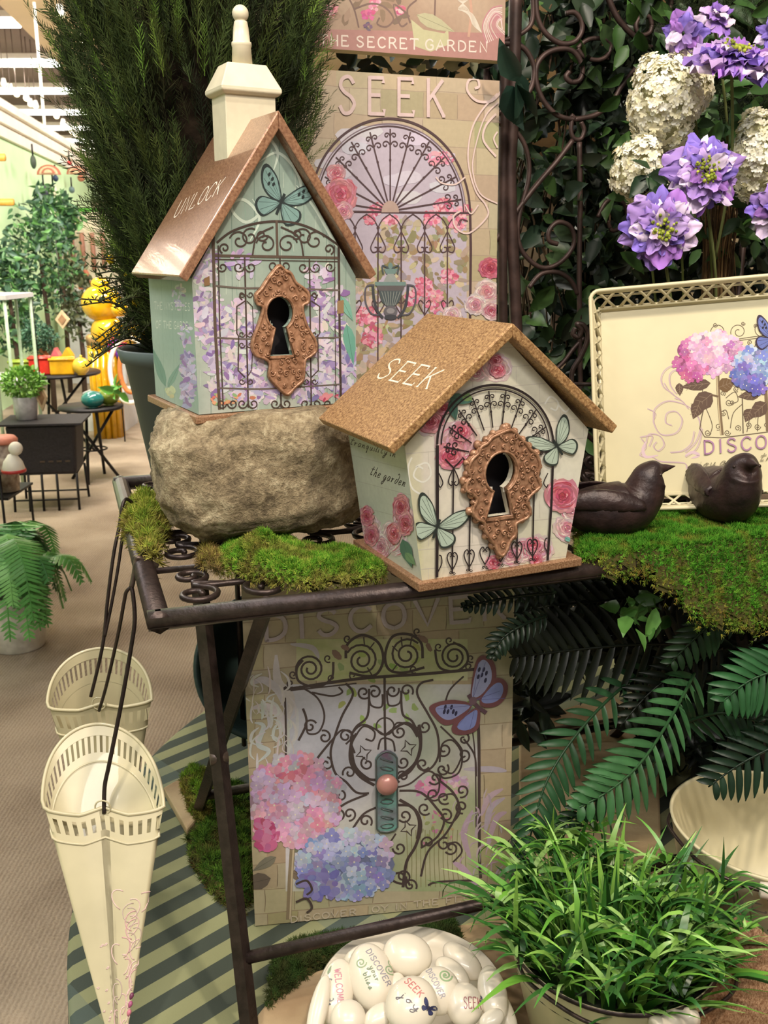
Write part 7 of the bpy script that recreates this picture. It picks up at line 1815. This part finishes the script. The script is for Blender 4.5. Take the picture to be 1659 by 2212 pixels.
def pot_sq(px, Y, h, wpx, hpx, col, lab, name='planter', nm='square_pot'):
    k = Y/F_PX*1.03; c = at_top(px, Y, h); w = wpx*k/2; H_ = hpx*k
    e = empty(nm, (c.x, c.y, h+.001), math.radians(12), lab, 'pot')
    bevel(fixn(B().add(*box(-w, w, -w*.8, w*.8, 0, H_*.85)).build('pot_body', glossy(name, col), e, smooth=False)), .01)
    B().add(*tube([(-w, -w*.8, H_*.88), (w, -w*.8, H_*.88), (w, w*.8, H_*.88), (-w, w*.8, H_*.88)], .012, 6, closed=True)).build('pot_rim', glossy(name, col), e)
    return e
pot_sq(88, 7.45, h1_, 42, 38, (206, 50, 40), 'square red ceramic pot on the far round table', 'glaze_red')
pot_sq(136, 7.45, h1_, 48, 36, (224, 166, 30), 'square yellow ceramic pot beside the red pot', 'glaze_yellow')
pot_sq(44, 7.55, h1_, 40, 26, (150, 170, 60), 'low lime green square planter left of the red pot', 'glaze_lime')
def ball(px, Y, h, rpx, col, lab, nm, ry=.9, cat='pot', stem=False):
    k = Y/F_PX*1.03; c = at_top(px, Y, h); r_ = rpx*k; e = empty(nm, (c.x, c.y, h+.001), 0, lab, cat)
    B().add(*lathe([(r_*.45, 0), (r_*.5, r_*.06)], 20)).build('foot', glossy(nm+'_glaze', col), e)
    B().add(*sphere(r_, r_, r_*ry, 24, 16), M=TR(0, 0, r_*ry)).build('body', glossy(nm+'_glaze', col, .3), e)
    if stem: B().add(*tube([(0, 0, r_*ry*2), (r_*.1, 0, r_*ry*2.25)], r_*.14, 8)).build('knob', glossy(nm+'_glaze', col), e)
    return e
ball(176, 7.4, h1_, 18, (226, 186, 60), 'round yellow pot at the right of the far table', 'round_pot', 1, stem=True)
ball(195, 6.5, h2_, 24, (40, 120, 116), 'glossy teal glazed ball on the small folding table', 'glazed_ball', .74, 'garden ball')
ball(230, 6.62, h2_, 23, (126, 142, 50), 'glossy olive green glazed ball beside the teal one', 'garden_globe', .8, 'garden ball')
lf_ = empty('leaf_sprig', at_top(252, 6.6, h2_+.02), label='small green leaf beside the olive glazed ball', cat='leaves'); leaves('leaves', lf_, 8, (244, 835, 262, 852), (6.55, 6.6), .1, [(90, 150, 60)], NR, .5)
for px, w, c, lab in ((95, 20, (186, 110, 70), 'small terracotta house ornament standing behind the red pot'), (125, 16, (216, 110, 120), 'small pink figure standing behind the yellow pot'), (150, 20, (220, 170, 50), 'small yellow figure standing behind the yellow pot')):
    k = 7.7/F_PX*1.03; p = at_top(px, 7.72, h1_+.001); w2 = w*k/2; e = empty('garden_ornament', p, label=lab, cat='ornament')
    m_ = glossy('orn%d' % px, c); fixn(B().add(*plate([(-w2, 0), (w2, 0), (w2, .12), (0, .18), (-w2, .12)], [], -.04, .04)).build('body', m_, e, smooth=False))
    B().add(*sphere(.02, n=10, m=8), M=TR(0, -.04, .09)).build('opening', blk, e)
# black wicker basket table
c0 = W_(97, 905, 5.9); wk = mat('black_wicker', (34, 28, 34), rough=.7, bump=1, bscale=60, var=.3, scale=80)
wb = empty('wicker_box', (c0.x, c0.y, 0), math.radians(8), 'black wicker box on thin metal legs, in the background at left', 'basket'); hh = c0.z
v, f = box(-.21, .21, -.16, .16, hh-.33, hh-.012); v = [(x*(.9 if z < hh-.2 else 1), y*(.9 if z < hh-.2 else 1), z) for x, y, z in v]
bevel(B().add(v, f).build('basket_body', wk, wb, smooth=False), .02); B().add(*box(-.25, .25, -.19, .19, hh-.012, hh)).build('lid', wk, wb, smooth=False)
for x in (-.19, -.1, -.02, .07, .19):
    B().add(*tube([(x, -.15, hh-.32), (x*1.02, -.17, 0)], .008, 6)).build('leg', blk, wb)
for x in (-.19, .19): B().add(*tube([(x, .15, hh-.32), (x*1.05, .17, 0)], .008, 6)).build('leg', blk, wb)
B().add(*tube([(-.2, -.165, .07), (.2, -.165, .07)], .006, 6)).build('stretcher', blk, wb); B().add(*tube([(-.2, .165, .05), (.2, .165, .05)], .006, 6)).build('stretcher', blk, wb)
for x in (-.02, .03, .08, .13): B().add(*box(x, x+.03, -.163, -.160, hh-.245, hh-.235)).build('metal_tab', MATS['iron_light'], wb, smooth=False)
# grey pot with sweet-green plant
c0p = at_top(48, 5.9, hh+.001); gp = empty('potted_plant', c0p, label='lime green leafy plant in a pale grey pot on the black wicker box', cat='potted plant')
B().add(*lathe([(.058, 0), (.062, .002), (.075, .14), (.07, .142), (.056, .01)], 28)).build('pot', mat('pale_grey_pot', (176, 172, 176), rough=.6), gp)
bb = B(); N = 900; u = unit(NR.normal(size=(N, 3))); loc = u*np.array([.135, .1, .095])*NR.uniform(.5, 1, (N, 1))+np.array([0, 0, .225]); X, Y_, Z = frames(u+NR.normal(0, .5, (N, 3)), rs=NR); s = NR.uniform(.02, .04, (N, 1)); tv, tf = leaf_t(.6)
scatter(bb, tv, np.array([f for f in tf if len(set(f)) == 4]), loc, X*s, Y_*s, Z*s, pal([(120, 170, 70), (100, 150, 60), (146, 190, 90)], N)); bb.build('foliage', MATS['leaf'], gp)
# white plinth and yellow goods
pw = mat('white_plinth', (206, 204, 206), rough=.6, var=.04)
pp = W_(238, 845, 8.6); kk = 8.6/F_PX*1.03
tag(fixn(B().add(*box(-.22, .14, -.1, .35, 0, pp.z)).build('plinth', pw, smooth=False, loc=(pp.x, pp.y, 0))), 'white display plinth behind the small folding table', 'plinth')
ye = glossy('glaze_bright_yellow', (216, 160, 20), .12)
def T8(px, py, Y=8.2): return W_(px, py, Y)
yb = T8(222, 790); yel = empty('yellow_bird_jug', (yb.x, yb.y, yb.z), label='large glossy yellow bird-shaped jug stacked on the yellow fluted stand', cat='jug')
def addy(px, py, rx, ry, name, Y=8.2):
    c = T8(px, py, Y)-yel.location; B().add(*sphere(rx*kk, rx*kk*.9, ry*kk, 28, 18), M=TR(c.x, c.y, c.z)).build(name, ye, yel)
addy(220, 655, 40, 36, 'body'); addy(216, 614, 18, 14, 'crest'); addy(233, 718, 33, 34, 'lower_body'); addy(258, 668, 16, 14, 'cheek', 8.0)
pts = [tuple(T8(*p)-yel.location) for p in ((250, 735), (280, 728), (310, 715), (330, 705))]
B().add(*tube(spline(pts, 5), list(np.linspace(.11, .06, 16)), 14)).build('spout', ye, yel)
for dx in (-8, 12): c = T8(225+dx, 645, 8.03)-yel.location; B().add(*sphere(.016, n=8, m=6), M=TR(c.x, c.y, c.z)).build('eye', blk, yel)
c1 = T8(222, 838, 8.55)
fl2 = empty('fluted_stand', (T8(222, 790).x, 8.25, 0), label='tall yellow fluted stand with a brown weathered top', cat='stand')
zt8 = T8(222, 722, 8.25).z; b = B()
b.add(*lathe([(.105+.0*(k % 2), z) for z in (0, zt8-.06)], 36)); 
for i in range(14): a = 6.283*i/14; b.add(*tube([(.11*math.cos(a), .11*math.sin(a), 0), (.11*math.cos(a), .11*math.sin(a), zt8-.06)], .026, 8))
b.build('fluted_column', ye, fl2); B().add(*lathe([(.135, zt8-.09), (.14, zt8-.02), (.12, zt8)], 28)).build('brown_top', mat('rust_brown', (110, 80, 62), rough=.7, var=.4, scale=14, col2=(190, 150, 90)), fl2)
pfl = empty('purple_flower', T8(252, 750, 8.0), label='small purple and magenta paper flower in front of the fluted stand', cat='flower')
b = B()
for i in range(16): a = 6.283*i/16; b.add(*sphere(.05, .012, .014, 8, 6), M=TR(.045*math.cos(a), 0, .045*math.sin(a), ry=-a), col=lin([(90, 50, 140), (196, 30, 90)][i % 2]))
b.build('petals', MATS['petal'], pfl)
B().add(*tube([(0, .01, 0), (.01, .01, -pfl.location.z)], .006, 6)).build('stem', blk, pfl)
# cream tyre-like ring, red birdhouse, shelf, diamond ornaments
hp_ = empty('hoop', T8(280, 800, 7.8), label='cream hoop standing behind the grey-green pot in the background', cat='hoop')
B().add(*tube([(.16*math.cos(t), .04*math.sin(t), .26*math.sin(t)) for t in np.linspace(0, 6.283, 40)[:-1]], .02, 8, closed=True)).build('ring', mw, hp_)
B().add(*tube([(-.1*math.cos(t)*.8, 0, .18*math.sin(t)) for t in np.linspace(0, 6.283, 30)[:-1]], .02, 8, closed=True)).build('inner_ring', mat('orange_band', (200, 120, 60)), hp_)
shl = W_(180, 625, 11.5)
sh = empty('white_shelf', (shl.x, shl.y, 0), label='white shelf unit in the background behind the yellow jug', cat='shelf')
B().add(*box(-.35, .35, 0, .35, shl.z-.04, shl.z)).build('shelf_board', pw, sh, smooth=False); B().add(*box(-.35, .35, .3, .35, 0, shl.z-.041)).build('back_panel', pw, sh, smooth=False)
rb = empty('red_birdhouse', (W_(183, 620, 11.5).x, 11.55, shl.z+.001), label='small rust-red birdhouse on the white shelf', cat='birdhouse')
fixn(B().add(*plate([(-.07, 0), (.07, 0), (.07, .12), (0, .24), (-.07, .12)], [], -.06, .06)).build('body', mat('rust_red', (176, 96, 66), rough=.7), rb, smooth=False)); B().add(*sphere(.02, n=10, m=8), M=TR(0, -.06, .1)).build('opening', blk, rb)
for px, py, Y, lab in ((135, 690, 7.2, 'cream diamond-shaped wooden ornament hanging in front of the topiary'), (90, 858, 5.9, 'lower cream diamond ornament hanging beside the black wicker box')):
    c = W_(px, py, Y); k = Y/F_PX*1.03; e = empty('diamond_ornament', c, label=lab, cat='ornament'); r_ = (15 if py < 800 else 12)*k; q = 19*k if py < 800 else 30*k
    B().add(*plate([(0, -q), (r_, 0), (0, q), (-r_, 0)], [], -.008, .008)).build('wood_plate', mat('pale_wood', (206, 176, 140), rough=.7), e, smooth=False)
    B().add(*plate([(0, -q*.55), (r_*.55, 0), (0, q*.55), (-r_*.55, 0)], [], -.014, -.0085)).build('inner_motif', mat('motif', (150, 112, 80), rough=.7), e, smooth=False)
    B().add(*tube([(0, 0, q), (0, 0, q+.5)], .003, 4)).build('string', blk, e)
# fern at lower left
cfp = Vector((-1.50, 3.62, 0)); lf = empty('potted_fern', cfp, label='bright green fern in a white pot on the carpet at the left edge', cat='potted plant')
B().add(*lathe([(.10, 0), (.105, .004), (.135, .24), (.128, .245), (.10, .01)], 36)).build('pot', mat('white_pot', (222, 218, 212), rough=.5), lf)
for k in range(34):
    a = rf.uniform(0, 6.283) if k > 10 else rf.uniform(-2.2, .5); r1 = rf.uniform(.16, .33); top = rf.uniform(.32, .48); end = rf.uniform(.12, .38)
    P = [(0, 0, .24), (.35*r1*math.cos(a), .35*r1*math.sin(a), top), (.8*r1*math.cos(a), .8*r1*math.sin(a), (top+end)/2+.06), (r1*math.cos(a), r1*math.sin(a), end)]
    Pp = [Vector(p) for p in spline(P, 6)]; n = len(Pp); b = B(); col = pal([(76, 136, 64), (92, 156, 76), (116, 176, 92), (60, 116, 60)], 1)[0]; b.add(*tube(Pp, .003, 4), col=col*.8)
    for i in range(1, n-1):
        T = (Pp[i+1]-Pp[i]).normalized(); sd = T.cross(Vector((0, 0, 1))).normalized(); Ln = .075*math.sin(math.pi*(i/n*.8+.18)); 
        for q in (-.5, 0):
            base = Pp[i]+T*q*.03
            for s in (-1, 1):
                tip = base+sd*s*Ln+T*Ln*.35+Vector((0, 0, -.01)); w = T*.0065
                b.add([tuple(base-w), tuple(base+w), tuple(base.lerp(tip, .6)+w*.9), tuple(tip), tuple(base.lerp(tip, .6)-w*.9)], [(0, 1, 2, 3, 4)], col=col)
    b.build('frond', MATS['leaf'], lf, smooth=False)
# left edge bits
def lathe_o(px, py, Y, prof, m, nm, lab, cat): c = W_(px, py, Y); return c
sn = W_(30, 1018, 4.6); sf = empty('white_figurine', (sn.x, sn.y, sn.z), label='small white round figurine with a red base ring at the left edge', cat='figurine')
B().add(*lathe([(.05, 0), (.056, .01), (.045, .05), (.02, .085), (.0001, .09)], 20)).build('body', mwhite, sf); B().add(*lathe([(.058, -.004), (.06, .004), (.058, .012)], 20)).build('red_ring', mat('red_glaze', (180, 50, 50), rough=.4), sf)
B().add(*sphere(.034, n=14, m=10), M=TR(.02, 0, .115)).build('head', mwhite, sf)
jr = W_(12, 1010, 4.8); j_ = empty('decorated_jar', (jr.x, jr.y, jr.z), label='speckled jar with a red and tan lid at the left edge', cat='jar')
B().add(*lathe([(.06, -.12), (.065, 0), (.062, .13)], 20)).build('jar_body', mat('jar_speckle', (190, 176, 160), rough=.5, var=.4, scale=30, col2=(120, 100, 90)), j_); B().add(*lathe([(.072, .13), (.074, .15), (.06, .165)], 20)).build('lid', mat('lid_tan', (206, 130, 110), rough=.5), j_)
rk2 = empty('wire_rack', (W_(25, 1100, 4.9).x, 4.9, 0), label='thin dark wire rack on the carpet at the left edge, holding the jar and figurine', cat='rack')
zj = jr.z-.125
B().add(*box(-.25, .09, -.25, .1, zj-.012, zj)).build('shelf', blk, rk2, smooth=False)
B().add(*box(-.02, .09, -.36, -.24, sn.z-.016, sn.z-.005)).build('front_tray', blk, rk2, smooth=False)
for x, y in ((.08, .08), (.08, -.3), (-.2, .08), (-.2, -.2), (.02, -.3)): B().add(*tube([(x, y, 0), (x, y, zj if y > -.25 else sn.z-.012)], .007, 6)).build('leg', blk, rk2)
for z_ in (.06, .14): B().add(*tube([(-.2, -.3, z_), (.08, -.3, z_), (.08, .08, z_)], .005, 5)).build('crosswire', blk, rk2)
# white shelf frame and orange bars at far left
rk3 = empty('white_rack', (W_(5, 640, 6.5).x, 6.5, 0), label='white-topped pale green rack at the left edge', cat='rack')
zz = W_(20, 645, 6.5).z
B().add(*box(-.4, .10, -.2, .3, zz, zz+.03)).build('top_board', pw, rk3, smooth=False)
pgm = mat('pale_green_metal', (170, 190, 160), rough=.5)
for x, y in ((.08, -.18), (.08, .28), (-.02, -.18), (-.02, .28)): B().add(*tube([(x, y, 0), (x, y, zz)], .012, 6)).build('post', pgm, rk3)
z2 = W_(10, 815, 6.5).z; B().add(*box(-.4, .10, -.2, .3, z2-.03, z2)).build('lower_board', pw, rk3, smooth=False)
for py, Y, w in ((340, wallY(0), 12), (437, wallY(16), 34)):
    c = W_(0, py, Y); e = tag(B().add(*tube([(-.3, 0, 0), (w/2*Y/F_PX*1.03*1.6, 0, 0)], .035, 8)).build('orange_shelf_bar', mat('orange_wood', (222, 160, 70), rough=.5), loc=c), 'orange wooden bar fixed on the mint wall, %s' % ('upper one, small' if py == 340 else 'lower and longer one'), 'shelf bar')
# goods on the green wall: bunting, ornaments
wallm = mat('flag_red', (186, 110, 90), rough=.8); flc = mat('flag_cream', (216, 190, 156), rough=.8)
for i, (px, py, r_, lab) in enumerate(((105, 372, 24, 'red and cream striped half-round bunting nearest on the mint wall'), (165, 372, 20, 'second red and cream bunting farther along the mint wall'))):
    Y = wallY(px); c = W_(px, py, Y); k = Y/F_PX*1.03; e = empty('bunting', c, label=lab, cat='bunting')
    for q in range(4):
        rr = r_*k*(1-q*.22); o2 = [(rr*math.cos(t), -.2*rr+rr*.8*math.sin(t)) for t in np.linspace(0, math.pi, 16)]
        B().add(*plate(o2, [], -.01*q, -.01*q+.009)).build('stripe', [wallm, flc][q % 2], e, smooth=False)
labs = ['small dark navy ornament on the mint wall', 'small red ornament high on the mint wall', 'dark hanging lantern ornament on the mint wall', 'cream jug ornament hung on the mint wall', 'rust star ornament hung on the mint wall', 'small teal ornament hung low on the mint wall', 'black narrow wall hanging beside the cornice']
for (px, py, w, h_, c_), lab in zip(((120, 385, 8, 12, (40, 60, 90)), (150, 352, 7, 8, (176, 50, 50)), (95, 415, 14, 24, (50, 50, 66)), (115, 410, 12, 22, (226, 220, 196)), (175, 385, 12, 12, (186, 116, 90)), (155, 410, 9, 12, (90, 110, 110)), (72, 350, 8, 24, (60, 70, 56))), labs):
    Y = wallY(px); c = W_(px, py, Y); k = Y/F_PX*1.03; m_ = mat('orn_%d' % px, c_, rough=.6)
    e = empty('wall_ornament', c, label=lab, cat='ornament'); B().add(*sphere(w*k*.6, .06, h_*k*.55, 12, 8)).build('body', m_, e); B().add(*tube([(0, 0, h_*k*.5), (0, 0, h_*k*.5+.12)], .01, 4)).build('hanger', blk, e)
# cream display bay with grass strip on top
cb = W_(172, 500, 12.5); e = empty('display_bay', (cb.x, cb.y, 0), label='cream display bay with a strip of green turf on top, far back beside the cypress', cat='shelf')
zt12 = W_(172, 458, 12.5).z; B().add(*box(-.3, .45, 0, .4, 0, zt12)).build('bay_body', mat('bay_cream', (206, 192, 168), rough=.7), e, smooth=False)
B().add(*box(-.28, .43, .02, .38, zt12, zt12+.05)).build('turf_strip', mat('turf', (80, 150, 50), rough=.9, bump=1, bscale=60), e, smooth=False)
for j in range(4): B().add(*tube([(-.1+j*.13, -.03, zt12-.25), (-.1+j*.13, -.03, zt12-.7)], .03, 8)).build('hanging_tool', mat('tool_rust', (160, 110, 90)), e)
# busy far goods right of the wall, seen through the cypress edge
rs9 = random.Random(77)
farc = [(226, 214, 196), (190, 90, 70), (236, 226, 210), (150, 120, 90), (120, 140, 90), (210, 180, 120)]
gond = empty('gondola_shelf', (W_(215, 560, 16.0).x, 16.1, 0), label='far tan gondola shelf at the end of the aisle, behind the cypress edge', cat='shelf')
zg = W_(215, 470, 16.0).z
for z_ in (.3, .75, 1.2, 1.65): B().add(*box(-1.0, 2.5, 0, .5, z_, z_+.03)).build('shelf_board', mt, gond, smooth=False)
B().add(*box(-1.0, 2.5, .5, .55, 0, 2.4)).build('back_panel', mt, gond, smooth=False)
where = ['lowest', 'second', 'third', 'top']
for r_ in range(4):
    for j in range(6):
        x = -.85+j*.55; w = rs9.uniform(.1, .2); h_ = rs9.uniform(.18, .34); z_ = (.3, .75, 1.2, 1.65)[r_]+.031
        cidx = rs9.randrange(6); e = empty('boxed_goods', (gond.location.x+x, 16.3, z_), label='%s item, %s from left on the %s far aisle-end shelf' % (['cream', 'brick red', 'ivory', 'brown', 'olive', 'ochre'][cidx], ['first', 'second', 'third', 'fourth', 'fifth', 'sixth'][j], where[r_]), cat='shop goods', group='far goods on the %s shelf' % where[r_])
        B().add(*lathe([(w*.6, 0), (w*.7, h_*.3), (w*.5, h_*.8), (w*.35, h_)], 12)).build('body', mat('far%d' % cidx, farc[cidx], rough=.6), e); B().add(*lathe([(w*.36, h_), (w*.3, h_+.02)], 12)).build('lid', mat('far%d' % ((cidx+1) % 6), farc[(cidx+1) % 6], rough=.6), e)
